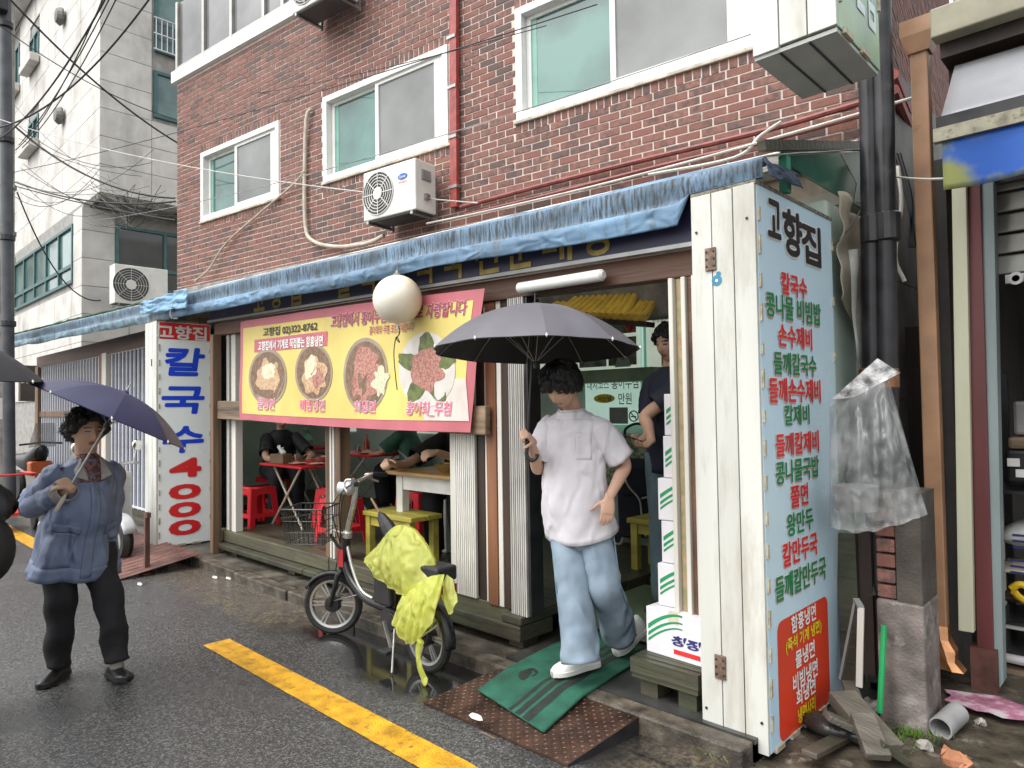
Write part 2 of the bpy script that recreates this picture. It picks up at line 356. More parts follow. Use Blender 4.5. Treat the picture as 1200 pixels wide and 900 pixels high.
# mortar wall with openings for the windows
xs = sorted({BX0, BX1, *[w[0] for w in WINS], *[w[1] for w in WINS], TOPW[1]})
for a, b in zip(xs, xs[1:]):
    c = (a+b)/2; zz = [(2.6, BZ1)]
    for w in WINS + [TOPW]:
        if w[0] <= c <= w[1]:
            zz = [p for q in zz for p in ((q[0], min(q[1], w[2])), (max(q[0], w[3]), q[1])) if p[1]-p[0] > .01]
    for z0, z1 in zz: wallbox(mb, a, b, z0, z1, 0, -.25)
wall_back = mb.build('wall', M_MORT, bld)
DC = .0676; bricks = []
HOLES = [(w[0]-.02, w[1]+.02, w[2]-.117, w[3]+.109) for w in WINS] + [(-10.5, -7.53, 6.37, 9)]
def clip(x0, x1, z0, z1):
    rects = [(x0, x1, z0, z1)]
    for h in HOLES:
        out = []
        for a, b, c, d in rects:
            if d <= h[2] or c >= h[3] or b <= h[0] or a >= h[1]: out.append((a, b, c, d)); continue
            if a < h[0]: out.append((a, h[0], c, d))
            if b > h[1]: out.append((h[1], b, c, d))
            p, q = max(a, h[0]), min(b, h[1])
            if c < h[2]: out.append((p, q, c, h[2]))
            if d > h[3]: out.append((p, q, h[3], d))
        rects = out
    return [t for t in rects if t[1]-t[0] > .03 and t[3]-t[2] > .014]
r = 0; z = BZ0
while z < BZ1:
    s0 = BX0 - .1*(r % 2)*UW.x + (.012*nz(r*3.1))
    x = s0
    while x < BX1:
        a, b = max(x, BX0)+.005, min(x+.2*UW.x, BX1)-.005
        if b-a > .02:
            for t_ in clip(a+.0015, b-.0015, z+.0068, z+DC-.0068): bricks.append(t_)
        x += .2*UW.x
    z += DC; r += 1
soldiers = []
for w in WINS:
    k = int((w[1]-w[0]+.04)/.069)
    for i in range(k):
        p = w[0]-.02+(w[1]-w[0]+.04)*i/k
        for z0, z1 in ((w[2]-.108, w[2]-.028), (w[3]+.012, w[3]+.1)): soldiers.append((p+.005, p+.069*UW.x-.007, z0+random.uniform(-.006, .006), z1))
full = []
def vis(x, z):
    px, py = proj(wp(x, z)); return 0 < px < 1000 and 0 < py < 335 and not (px > 880 and py < 62)
for i, b in enumerate(bricks):
    if b[1]-b[0] > .183 and b[3]-b[2] > .05 and vis((b[0]+b[1])/2, b[2]): full.append(((wp(b[0], b[2])-CPOS).length, i))
full.sort(); single = {i for _, i in full[:296]}
bh = .0938; bmeshes = []
def btone(x, z):
    v = random.random()+.25*nz(x*.9, z*.9)
    return 6 if v > .97 else 5 if v > .83 else 7 if v > .72 else random.randrange(5)
for k in range(8):
    me = MB().box(-bh+.0018, bh-.0018, -.0055, 0, 0, DC-.0136).mesh('brick'); me.materials.append(M_BR[k])
    bmeshes.append(me)
mbs = MB()
def brick_into(mb, b, tone):
    pr = .0055+random.uniform(-.002, .002); wallbox(mb, b[0], b[1], b[2], b[3], pr, -.004, tone)
for i, b in enumerate(bricks):
    tone = btone(b[0], b[2])
    if i in single:
        o = bpy.data.objects.new('brick', bmeshes[tone]); COL.objects.link(o); o.parent = bld
        c = wp((b[0]+b[1])/2, b[2], random.uniform(-.002, .003)); o.location = c-bld.location
        o.rotation_euler = (random.uniform(-.01, .01), random.uniform(-.008, .008), R(7.58)+random.uniform(-.012, .012))
    else: brick_into(mbs, b, tone)
for b in soldiers: brick_into(mbs, b, random.choice([0, 1, 3, 3, 4, 7]))
# gable side going back
SD = Vector((-UW.y, UW.x, 0)); C0 = wp(BX1, 0)
mb = MB(); q = [C0+SD*.0, C0+SD*7]
mb.add([(*q[0].xy, 2.6), (*q[1].xy, 2.6), (*q[1].xy, 9), (*q[0].xy, 9), (*(q[0]-UW*.25).xy, 2.6), (*(q[1]-UW*.25).xy, 2.6), (*(q[1]-UW*.25).xy, 9), (*(q[0]-UW*.25).xy, 9)], [(0,1,2,3),(4,7,6,5),(0,3,7,4),(1,5,6,2),(2,6,7,3),(0,4,5,1)])
mb.build('side_wall', M_MORT, bld)
z = 2.6; r = 0
while z < 8.2:
    y = -.1*(r % 2)
    while y < 6.9:
        a, b = max(0.0, y)+.005, y+.195
        if b-a > .02:
            pr = random.uniform(.004, .008); P0, P1 = C0+SD*a, C0+SD*b
            mbs.obox(((P0+P1)/2+UW*(pr/2-.002)+Vector((0, 0, z+DC/2))), SD*((b-a)/2), UW*(pr/2+.002), Vector((0, 0, DC/2-.005)), random.choice([0,1,2,3,4,5,7,7]))
        y += .2
    z += DC; r += 1
tag(mbs.build('brickwork', M_BR, bld, fix=False), kind='stuff')
# windows
def sash(mb, x0, x1, z0, z1, d, w=.052):
    for a, b, c, e in ((x0, x0+w, z0, z1), (x1-w, x1, z0, z1), (x0+w, x1-w, z0, z0+w), (x0+w, x1-w, z1-w, z1)): wallbox(mb, a, b, c, e, d, d-.035)
for i, (x0, x1, z0, z1) in enumerate(WINS):
    mid = x0+(x1-x0)*.46; f = .07
    mb = MB()
    for a, b, c, e in ((x0, x0+f, z0, z1), (x1-f, x1, z0, z1), (x0+f, x1-f, z0, z0+f), (x0+f, x1-f, z1-f, z1)): wallbox(mb, a, b, c, e, .022, -.12)
    wn = mb.build('window', M_PVC, bld, bev=.004)
    mb = MB(); sash(mb, x0+f+.002, mid+.03, z0+f-.012, z1-f+.012, -.055); mb.build('sash', M_PVC, wn, bev=.004)
    mb = MB(); sash(mb, mid-.03, x1-f-.002, z0+f-.012, z1-f+.012, -.005); mb.build('sash', M_PVC, wn, bev=.004)
    mb = MB(); wallbox(mb, x0+f+.05, mid-.02, z0+f+.03, z1-f-.03, -.072, -.078); mb.build('pane', M_GLASSG, wn)
    mb = MB(); wallbox(mb, x0+f+.055, x0+f+.11, z0+f+.045, z1-f-.045, -.069, -.0715); mb.build('pane_reflection_strip', mat('pale_teal_reflection', (.20,.40,.33), .3, var=.1), wn)  # pale strip laid on the pane imitates a reflection in the glass
    mb = MB(); wallbox(mb, mid+.02, x1-f-.05, z0+f+.03, z1-f-.03, -.022, -.028); mb.build('insect_screen', M_SCREEN, wn)
    mb = MB(); wallbox(mb, x1-f-.13, x1-f-.055, z0+f+.03, z1-f-.03, -.004, -.021); mb.build('screen_edge', M_PVC, wn)
    mb = MB(); wallbox(mb, x0-.03, x1+.03, z0-.03, z0-.003, .03, -.1); mb.build('sill', M_SILL, wn, bev=.006)
# veranda window at the top left with its white band
mb = MB(); wallbox(mb, -10.5, -7.5, 6.40, 6.57, .06, -.2); wn = mb.build('veranda_sill', M_PVC, bld, bev=.006)
M_ALU = mat('aluminium_frame', (.42,.41,.38), .4, .6, var=.15)
mb = MB()
for x in (-10.43, -9.72, -9.03, -8.3, -7.9): wallbox(mb, x, x+.055, 6.57, 7.6, .03, -.05)
wallbox(mb, -10.375, -7.6, 6.572, 6.63, .028, -.048); mb.build('veranda_frame', M_ALU, bld)
for a, b in ((-10.37, -9.72), (-9.66, -9.03), (-8.97, -8.3), (-8.24, -7.9), (-7.84, -7.6)):
    mb = MB(); wallbox(mb, a, b, 6.63, 7.6, -.01, -.02); mb.build('pane', mat('veranda_glass', (.20,.20,.20), .12, var=.35, scale=1.2), bld)
# cement ledge where the lean-to roof meets the wall, and the lean-to roof itself
mb = MB(); wallbox(mb, BX0, BX1, 3.2, 3.34, .06, -.02); mb.build('ledge', M_PLAS, bld, bev=.01)
mb = MB(); wallbox(mb, BX0, BX1+.0, 2.3, 2.62, .0, -.2); mb.build('lintel_wall', M_PLAS, bld)
# ================================================================= air conditioners on the wall
M_ACW = mat('ac_casing', (.70,.69,.64), .4, var=.08, scale=4, grime=((.42,.40,.34), .58, .8), gscale=5)
M_ACD = mat('ac_dark_grille', (.06,.06,.06), .5)
M_STEEL = mat('galvanised_steel', (.36,.36,.35), .42, .7, var=.25, scale=14)
M_BLUEP = mat('blue_print', (.02,.09,.42), .4, var=.05); M_REDP = mat('red_print', (.62,.03,.03), .4, var=.05)
def ac(name, label, c, ux, nrm, w, h, d, logo=True, px=1):
    ux, nrm = vv(ux), vv(nrm); up = Vector((0, 0, 1)); c = vv(c)
    t = thing(name, label, 'air conditioner', c, group='outdoor air conditioner units')
    MB().obox(c+up*(h/2), ux*(w/2), nrm*(d/2), up*(h/2)).build('casing', M_ACW, t, bev=.012)
    fc = c+up*(h*.5)-ux*(w*.2)+nrm*(d/2+.003); rr = h*.43
    mb = MB(); mb.disc(fc, ux*rr, up*rr); mb.build('fan_opening', M_ACD, t, fix=False)
    mb = MB()
    for k in range(1, 8): mb.tube([fc+nrm*.006+(ux*math.cos(a)+up*math.sin(a))*(rr*k/7) for a in [2*math.pi*j/28 for j in range(29)]], .0045, 5)
    for k in range(8):
        a = k*math.pi/4; mb.bar(fc+nrm*.009, fc+nrm*.009+(ux*math.cos(a)+up*math.sin(a))*rr, .007, .004, up=nrm)
    mb.disc(fc+nrm*.013, ux*rr*.28, up*rr*.28); mb.build('fan_guard', M_ACW, t, fix=False)
    if logo:
        lc = c+up*(h*.70)+ux*(w*.27)+nrm*(d/2+.004)
        mb = MB(); mb.disc(lc, ux*.065, up*.03); o = mb.build('logo', M_BLUEP, t, fix=False)
        mb = MB(); a = ux*.045; b = up*.014; k = nrm*.002
        text_into(mb, 'Carrier', lc-a+b+k, lc+a+b+k, lc-a-b+k, lc+a-b+k, bold=.01); mb.build('lettering', M_PVC, o, fix=False)
        lc = lc-up*.055; a = ux*.055; b = up*.012; mb = MB(); text_into(mb, '캐리어에어컨', lc-a+b, lc+a+b, lc-a-b, lc+a-b, bold=.01); mb.build('lettering', M_REDP, t, fix=False)
    mb = MB(); e = c+ux*(w/2+.003)+up*(h*.72); mb.obox(e, ux*.012, nrm*(d*.22), up*.05); mb.build('side_handle', mat('ac_grey', (.25,.25,.24), .5), t, bev=.004)
    mb = MB(); e = c+ux*(w/2+.01)+up*(h*.3); mb.obox(e, ux*.02, nrm*.03, up*.025); mb.build('valve', M_STEEL, t)
    for s_ in (-1, 1):
        mb = MB(); p = c+ux*(s_*w*.42)-up*.02; q = p-nrm*(d/2+.06)
        mb.bar(p+nrm*(d*.5), q, .03, .03); mb.bar(q+up*.42, q-up*.03, .03, .03); mb.bar(p+nrm*(d*.45), q+up*.4, .02, .02)
        mb.build('wall_bracket', M_STEEL, t)
    mb = MB(); mb.obox(c+up*-.008, ux*(w/2-.02), nrm*(d/2-.02), up*.008); mb.build('base_pan', M_ACD, t)
    return t
ac('air_conditioner', 'beige outdoor air conditioner unit with blue oval badge below the middle window', wp(-5.62, 3.5, .27), UW, NW, .74, .50, .29)
ac('air_conditioner', 'outdoor air conditioner cut off by the top edge, beside the veranda window', wp(-6.75, 6.07, .27), UW, NW, .78, .55, .3, logo=False)
# ================================================================= restaurant front (lean-to)
M_TARP = mat('blue_tarpaulin', (.16,.285,.43), .5, var=.35, scale=4, streak=-3, bump=.35, bscale=10, grime=((.09,.11,.125), .50, .70), gscale=4, gst=(4, 4, 1.5), tl=.12, wrk=(6, .5, 2))
M_TARPD = mat('mildewed_tarpaulin', (.15,.24,.34), .6, var=.35, scale=4, bump=.35, bscale=10, grime=((.035,.04,.042), .44, .60), gscale=4, gst=(16, 16, 1.6), tl=.08)
M_TARPL = mat('pale_blue_tarpaulin', (.22,.42,.62), .5, var=.35, scale=6, bump=.5, bscale=12, grime=((.10,.115,.115), .56, .72), gscale=6, tl=.12)
M_ROOF = mat('dirty_roof_made_translucent', (.42,.42,.38), .6, var=.4, scale=9, bump=.6, bscale=40, grime=((.20,.19,.165), .40, .66), gscale=10, tl=.62)  # translucence added to dark roofing so daylight reaches the room below
M_NET = mat('green_roof_net', (.05,.12,.04), .8, var=.7, scale=18, bump=.8, bscale=60, grime=((.10,.11,.09), .5, .7), gscale=8)
M_NAVY = mat('navy_fascia', (.022,.022,.06), .45, var=.2); M_GOLD = mat('faded_gold_letters', (.38,.27,.05), .5, var=.3, scale=10)
M_GREYF = mat('grey_edge_trim', (.30,.30,.29), .5, .3, var=.2)
M_FRAMEW = mat('cream_frame', (.62,.60,.54), .5, var=.12, scale=8, streak=10); M_FRAMEG = mat('grey_fluted_frame', (.40,.39,.36), .5, var=.25, scale=14, streak=20)
M_DARKW = mat('dark_brown_frame', (.045,.028,.022), .5, var=.4, scale=9, streak=14)
front = thing('restaurant_front', 'timber lean-to front of the restaurant with posts, decks and navy fascia', 'shopfront', (-4.6, 3.2, 0))
def zt(x): return 2.715+(x+1.33)*-.018 if x > -8 else 2.835+(x+8)*-.03       # eave line
def ye(x): return 2.80+.26*min(1, max(0, (x+7.75)/6.42))                    # the eave runs slightly askew to the kerb
def zb(x): return 2.31+(x+1.6)*-.029                                        # main beam
# decks and their supports
for x0, x1, y0, z0, z1, m in ((-7.55, -5.3, 3.18, .195, .315, M_WOODG), (-5.296, -3.13, 3.185, .19, .312, M_WOODG)):
    MB().box(x0, x1, y0, y0+.14, z0, z1).build('deck_beam', m, front, bev=.01)
for x0, x1 in ((-7.5, -5.6), (-5.595, -4.2), (-4.195, -2.96)):
    MB().box(x0, x1, 3.10, 3.42, .135, .19 if x1 < -3 else .235).build('step_board', M_WOODD, front, bev=.012)
MB().box(-3.125, -2.955, 3.105, 3.9, .237, .29).build('step_board', M_WOODD, front, bev=.01)
for x in (-7.1, -5.9, -4.7, -3.75, -3.05): MB().box(x-.06, x+.06, 3.16, 3.3, .085, .134).build('support_block', M_WOODD, front)
for k in range(5): MB().box(-7.5, -2.97, 3.34+k*.185, 3.34+k*.185+.178, .262, .297).build('floor_board', M_WOODD, front)
mb = MB()
for k in range(9): mb.box(-2.075, -1.69, 2.995+k*.045, 3.03+k*.045, .225, .30 if k else .297)
mb.box(-2.07, -1.695, 3.0, 3.4, .20, .224); mb.build('ribbed_step', M_WOODD, front)
for x in (-2.0, -1.78): MB().box(x-.05, x+.05, 3.05, 3.2, .085, .199).build('support_block', M_WOODD, front)
# main beam, fascia, rail
MB().bar((-7.56, 3.2, zb(-7.56)), (-1.6, 3.2, zb(-1.6)), .1, .135).build('beam', M_WOODB, front, bev=.006)
MB().bar((-7.56, 3.12, zb(-7.56)+.25), (-1.62, 3.12, zb(-1.62)+.25), .03, .34).build('fascia_board', M_NAVY, front)
MB().bar((-7.56, 3.095, zb(-7.56)+.078), (-1.62, 3.095, zb(-1.62)+.078), .045, .022).build('trim', M_GREYF, front)
L0 = [('장', -2.31), ('매', -2.61), ('문', -2.91), ('전', -3.21), ('국', -3.54), ('막', -3.84), ('수', -4.2), ('국', -4.55), ('칼', -4.9), ('집', -5.7), ('향', -6.05), ('고', -6.4)]
for ch, x in L0:
    mb = MB(); c = zb(x)+.235; w = .115
    text_into(mb, ch, (x-w, 3.101, c+.13), (x+w, 3.101, c+.125), (x-w, 3.101, c-.13), (x+w, 3.101, c-.135), bold=.02); mb.build('lettering', M_GOLD, front, fix=False)
MB().bar((-7.37, 3.125, 1.602), (-6.3, 3.125, 1.575), .05, .19).build('rail', M_WOODR, front, bev=.008)
MB().bar((-6.295, 3.125, 1.575), (-3.24, 3.125, 1.505), .05, .19).build('rail', M_WOODR, front, bev=.008)
# posts and folded door leaves (x0, x1, y front, depth, z0, material)
def post(x0, x1, y, d, z0, m, name='post', z1=None, bev=.004):
    return MB().box(x0, x1, y, y+d, z0, z1 if z1 else zb((x0+x1)/2)-.07).build(name, m, front, bev=bev)
post(-7.455, -7.375, 3.06, .09, .080, M_WOODP); post(-7.37, -7.31, 3.2, .1, .316, M_FRAMEW, 'window_frame'); post(-7.31, -7.26, 3.22, .1, .316, M_DARKW, 'window_frame'); post(-7.25, -7.15, 3.2, .08, .316, M_FRAMEW, 'window_frame')
post(-5.37, -5.29, 3.2, .1, .313, M_WOODP); post(-5.285, -5.262, 3.19, .08, .313, M_FRAMEW, 'window_frame'); post(-5.258, -5.245, 3.2, .08, .313, M_DARKW, 'window_frame'); post(-5.24, -5.215, 3.19, .08, .313, M_FRAMEW, 'window_frame'); post(-5.21, -5.13, 3.2, .1, .313, M_WOODP)
post(-3.70, -3.635, 3.19, .1, .313, M_FRAMEW, 'window_frame')
def fluted(x0, x1, y, z0, n, m1, m2, name):
    mb = MB(); w = (x1-x0)/n
    for i in range(n): mb.box(x0+i*w, x0+(i+.62)*w, y, y+.09+.01*(i % 2), z0, zb(x0)-.07, i % 2)
    mb.box(x0, x1, y+.02, y+.07, z0+.01, zb(x0)-.072, 2); return mb.build(name, [m1, m2, M_DARKW], front, bev=0)
fluted(-3.63, -3.415, 3.17, .314, 11, M_FRAMEW, mat('white_flute', (.70,.69,.66), .45), 'folded_shutter')
for x0, x1, m in ((-3.41, -3.345, M_DARKW), (-3.34, -3.312, M_FRAMEW), (-3.307, -3.215, M_WOODO), (-3.21, -3.17, M_FRAMEW), (-3.166, -3.105, M_DARKW), (-3.10, -3.072, M_FRAMEW)):
    post(x0, x1, 3.17+random.uniform(0, .03), .1, .30, m, 'door_leaf')
fluted(-3.065, -2.925, 3.14, .292, 8, M_FRAMEG, mat('grey_flute_light', (.47,.46,.43), .5), 'folded_shutter')
post(-2.922, -2.905, 3.15, .12, .292, M_BLKM, 'door_leaf')
M_PATT = mat('patterned_wallpaper', (.42,.30,.18), .6, var=.2, scale=22, col2=(.20,.22,.10), grime=((.45,.12,.07), .58, .66), gscale=18)
for x0, x1, y, m in ((-1.888, -1.862, 3.13, M_FRAMEW), (-1.859, -1.818, 3.16, M_PATT), (-1.815, -1.790, 3.13, M_FRAMEW), (-1.787, -1.752, 3.15, M_WOODB), (-1.749, -1.730, 3.12, M_FRAMEW), (-1.727, -1.68, 3.14, M_DARKW)):
    post(x0, x1, y, .12, .255, m, 'door_leaf')
# lean-to roof
mb = MB(); rp = []
nx = 60
for i in range(nx+1):
    x = -1.32-(BX0*-1-1.32)*i/nx
    e = Vector((x, ye(x)+.02, zt(x)+.02)); w_ = wp(max(x, BX0), 3.27, .055)
    rp.append([e.lerp(w_, j/5)+Vector((0, 0, .012*nz(x*4, j*1.3))) for j in range(6)])
mb.loft(rp, closed=False, caps=False); mb.build('roof', M_ROOF, front, smooth='all')
mb = MB(); rp = []
for i in range(41):
    x = -8.0-8.6*i/40; rp.append([Vector((x, 2.83+1.0*j/6, zt(x)+.03+.30*j/6+.02*nz(x*5, j*.9))) for j in range(7)])
mb.loft(rp, closed=False, caps=False); mb.build('roof_net', M_NET, front, solid=.03, smooth='all')
# batten strips and pipes lying along the roof edge
for dy, dz, m, rr in ((1.55, .50, M_GREYF, .012), (1.15, .36, M_PLAS, .02), (.75, .26, M_FRAMEW, .010)):
    P = [Vector((x, ye(x)+.02+dy*(.45+.55*(x+10.4)/9), zt(x)+dz*(.45+.55*(x+10.4)/9)+.02)) for x in [-9.5+8.1*i/20 for i in range(21)]]
    MB().tube(P, rr, 6).build('roof_batten', m, front)
# ================================================================= tarpaulin valances
def tarp(name, label, x0, x1, m, H, sw, seed, yo=0):
    t = thing(name, label, 'tarpaulin', ((x0+x1)/2, 2.8, 2.5), group='blue tarpaulins along the eave')
    nu = int(abs(x1-x0)*14); mb = MB()
    prof = [(.06, .0), (.012, .014), (-.012, -.004), (-.016, -.04), (-.010, -.095), (-.012, -.125), (-.030, -.138), (-.038, -.165), (-.034, -.205), (-.02, -.232)]
    def fn(u, v):
        x = x0+(x1-x0)*u; k = v*(len(prof)-1); i = min(int(k), len(prof)-2); f = k-i
        dy = prof[i][0]*(1-f)+prof[i+1][0]*f; dz = (prof[i][1]*(1-f)+prof[i+1][1]*f)*H
        w = v*v; dz += sw*w*nz(x*.7, seed)*1.8+.008*w*nz(x*4, seed+3)
        dy += .022*v*nz(x*.8, seed+7, v*3+x*.35)+.010*nz(x*1.6+v*5, v*2, seed)*v+.0025*nz(x*14, v*6, seed)
        dz += .012*nz(x*.8, seed+20)
        z = zt(x)+dz
        if x > -1.70: z = max(z, 2.62+.004*v)
        return Vector((x, ye(x)+yo+dy, z))
    mb.grid(fn, nu, 26); mb.m = [1 if 6 <= (q % 26) <= 15 else 0 for q in range(len(mb.f))]; mb.build('tarp_sheet', [m, M_TARPD], t, smooth='all', solid=.004)
    mb = MB(); mb.tube([Vector((x0+(x1-x0)*i/30, ye(x0+(x1-x0)*i/30)+.015+yo, zt(x0+(x1-x0)*i/30)-.012)) for i in range(31)], .022, 8); mb.build('eave_pipe', M_STEEL, t)
    return t
t = tarp('tarpaulin', 'dirt-streaked blue tarpaulin valance along the eave above the restaurant', -7.75, -1.33, M_TARP, 1.0, .03, 1)
mb = MB(); e = zt(-1.33)
mb.grid(lambda u, v: Vector((-1.325+.012*nz(u*5, v*5)+.03*v, 3.05+.36*u+.02*math.sin(u*9)*v, e-.005-.085*v+.02*u-.01*nz(u*3, 5))), 14, 10)
mb.build('tarp_end', mat('navy_tarp_end', (.035,.06,.10), .55, var=.3, bump=.4, bscale=12), t, smooth='all', solid=.004)
tarp('tarpaulin', 'pale grey-blue tarpaulin valance over the barred window at the left', -16.6, -7.85, mat('greyblue_tarpaulin', (.20,.32,.40), .55, var=.35, scale=5, bump=.4, bscale=12, grime=((.07,.085,.085), .47, .66), gscale=6, gst=(2, 2, .8), tl=.1), 1.0, .02, 9, .02)
t = thing('tarpaulin', 'crumpled bright blue tarpaulin piece overlapping the two valances above the left sign', 'tarpaulin', (-7.8, 2.75, 2.7), group='blue tarpaulins along the eave')
mb = MB(); mb.grid(lambda u, v: Vector((-8.55+1.35*u, 2.74-.02*v-.05*abs(nz(u*4, v*3, 2)), zt(-8+u)+.02-.20*v*(.7+.3*u)+.02*nz(u*6, v*5))), 40, 20); mb.build('tarp_sheet', M_TARPL, t, smooth='all', solid=.004)
# ================================================================= banner
M_BANY = mat('banner_yellow', (.76,.62,.19), .5, var=.12, scale=2, tl=.15); M_BANP = mat('banner_pink', (.56,.16,.19), .5, var=.12, scale=3, tl=.15); M_BANW = mat('banner_pale', (.74,.66,.60), .5, var=.1, tl=.15)
M_INK = mat('black_print', (.03,.025,.025), .5, var=.1); M_WHP = mat('white_print', (.80,.79,.76), .5, var=.05); M_PUR = mat('plum_print', (.36,.05,.12), .5, var=.1); M_PNK = mat('pink_print', (.70,.16,.26), .5, var=.1)
BTL, BTR, BBR, BBL = at_y(282, 377, 3.06), at_y(568, 338, 3.06), at_y(548, 507, 3.04), at_y(282, 491, 3.06)
def ban(u, v, off=0):
    a = BTL.lerp(BTR, u); b = BBL.lerp(BBR, u); p = a.lerp(b, v)
    curl = max(0, (u-.90)/.10)*max(0, (v-.45)/.55)
    return p + Vector((0, -off-.012*math.sin(u*9+1)*v-.010*nz(u*6, v*2)-.02*v*nz(u*2.3, 4)+.02*curl, -.018*math.sin(u*math.pi)*v+.014*math.sin(u*3.1)*(1-v)))
def uvb(px, py):
    p = at_y(px, py, 3.06); a0 = (p.x-BTL.x)/(BTR.x-BTL.x)
    for _ in range(4):
        T_, B_ = BTL.lerp(BTR, a0), BBL.lerp(BBR, a0); v = (T_.z-p.z)/(T_.z-B_.z)
        xl, xr = BTL.lerp(BBL, v).x, BTR.lerp(BBR, v).x; a0 = (p.x-xl)/(xr-xl)
    return a0, v
bn = thing('menu_banner', 'yellow cloth banner with pink border and four noodle dishes', 'banner', (-5, 3.06, 1.5))
mb = MB(); mb.grid(lambda u, v: ban(u, v), 70, 20); mb.build('cloth', M_BANP, bn, smooth='all', fix=False)
mb = MB(); mb.grid(lambda u, v: ban(.02+.955*u, .075+.845*v+.02*(1-u)*(v > .5), .003), 60, 16); mb.build('yellow_field', M_BANY, bn, smooth='all', fix=False)
mb = MB(); mb.grid(lambda u, v: ban(.845+.13*u+.02*v, .62+.30*v, .0045), 10, 8); mb.build('faded_corner', M_BANW, bn, smooth='all', fix=False)
def zp(x, y, s=3.4286, ox=230, oy=320): return ox+x/s, oy+y/s
def btext(body, x0, y0, x1, y1, m, bold=.02, halo=None, sl=0, hb=.022):
    (u0, va), (u1, vb) = uvb(*zp(x0, (y0+y1)/2)), uvb(*zp(x1, (y0+y1)/2)); uc, vt = uvb(*zp((x0+x1)/2, y0)); _, vb2 = uvb(*zp((x0+x1)/2, y1))
    h = (vb2-vt)
    if halo:
        mb = MB(); text_on(mb, body, lambda u, v: ban(u, v, .0085), u0, u1, vt, vb2, 0, bold+hb, ref=bold, slope=sl); mb.build('lettering_halo', halo, bn, fix=False)
    mb = MB(); text_on(mb, body, lambda u, v: ban(u, v, .010), u0, u1, vt, vb2, 0, bold, slope=sl); mb.build('lettering', m, bn, fix=False)
btext('고향집 02)322-8762', 272, 210, 490, 252, M_INK, .018, sl=0)
(u0, v0), (u1, v1) = uvb(*zp(238, 300)), uvb(*zp(528, 272)); 
mb = MB(); mb.grid(lambda u, v: ban(u0+(u1-u0)*u, .205+.125*v-.01*u, .006), 20, 3); mb.build('strip', M_BANP, bn, fix=False)
btext('고향집에서 기계로 직접뽑는 함흥냉면', 255, 264, 512, 304, M_WHP, .02)
btext('고향집에서 홍어무침을 정성으로 자랑합니다', 545, 140, 1090, 198, M_PUR, .025, M_BANW)
btext('홍어회와 무침 포장판매합니다', 700, 208, 882, 244, M_PUR, .012)
M_BOWL = mat('printed_bowl', (.21,.13,.08), .5, var=.3, scale=30); M_RIM = mat('printed_bowl_rim', (.33,.26,.19), .5, var=.2)
M_NOOD = mat('printed_noodles', (.42,.22,.12), .5, col2=(.55,.42,.26), scale=60, thr=(.4, .6)); M_NRED = mat('printed_red_topping', (.30,.10,.085), .5, col2=(.44,.24,.18), scale=55, thr=(.4, .6))
M_EGG = mat('printed_egg', (.72,.66,.45), .5, var=.2, scale=25); M_LEAF = mat('printed_leaf', (.13,.16,.05), .5, var=.35, scale=20); M_PLATE = mat('printed_plate', (.60,.57,.52), .5, var=.1, scale=8); M_VEG = mat('printed_radish', (.62,.63,.42), .5, var=.25, scale=60)
def bdisc(mb, x, y, rx, ry, off, m, seed=0, wob=0, rot=0, n=36):
    out = []
    for j in range(n):
        a = 2*math.pi*j/n; k = 1+wob*nz(math.cos(a)*2+seed, math.sin(a)*2); dx, dy = rx*math.cos(a)*k, ry*math.sin(a)*k
        u, v = uvb(*zp(x+dx*math.cos(rot)-dy*math.sin(rot), y+dx*math.sin(rot)+dy*math.cos(rot))); out.append(ban(u, v, off))
    mb.add(out, [tuple(range(n))], m)
for (x, y, rx, ry, kind) in ((292, 418, 74, 112, 0), (474, 398, 75, 112, 1), (685, 408, 92, 146, 2), (934, 388, 113, 148, 3)):
    mb = MB()
    if kind < 3:
        bdisc(mb, x, y, rx, ry, .0065, 0); bdisc(mb, x, y, rx*.9, ry*.9, .0072, 1)
        bdisc(mb, x+4, y+10, rx*.62, ry*.62, .0079, 2 if kind < 2 else 3, kind, .5)
        if kind == 0: bdisc(mb, x+2, y-25, rx*.36, ry*.30, .0086, 4, 3, .5, .5)
        if kind == 1: bdisc(mb, x-10, y-20, rx*.30, ry*.42, .0086, 4, 5, .4, .2); bdisc(mb, x+16, y+20, rx*.3, ry*.35, .0084, 3, 5, .6)
        if kind == 2: bdisc(mb, x+62, y+20, rx*.32, ry*.40, .0086, 7, 8, .6); bdisc(mb, x, y-50, rx*.5, ry*.4, .0083, 3, 2, .5)
    else:
        bdisc(mb, x, y, rx, ry, .0065, 5)
        for a in range(5):
            t_ = -math.pi/2+a*2*math.pi/5; bdisc(mb, x+62*math.cos(t_), y+88*math.sin(t_), 62, 32, .0074+.0002*a, 6, a, .15, math.atan2(88*math.sin(t_), 62*math.cos(t_)), 20)
        bdisc(mb, x+2, y, rx*.55, ry*.56, .0088, 3, 4, .35)
    mb.build('printed_dish', [M_RIM, M_BOWL, M_NOOD, M_NRED, M_EGG, M_PLATE, M_LEAF, M_VEG], bn, fix=False)
btext('물냉면', 252, 500, 320, 548, M_PNK, .02, M_WHP); btext('비빔냉면', 420, 502, 517, 550, M_PNK, .02, M_WHP); btext('회냉면', 640, 508, 730, 556, M_PNK, .02, M_WHP); btext('홍어회_무침', 855, 512, 1030, 572, M_PNK, .02, M_WHP)
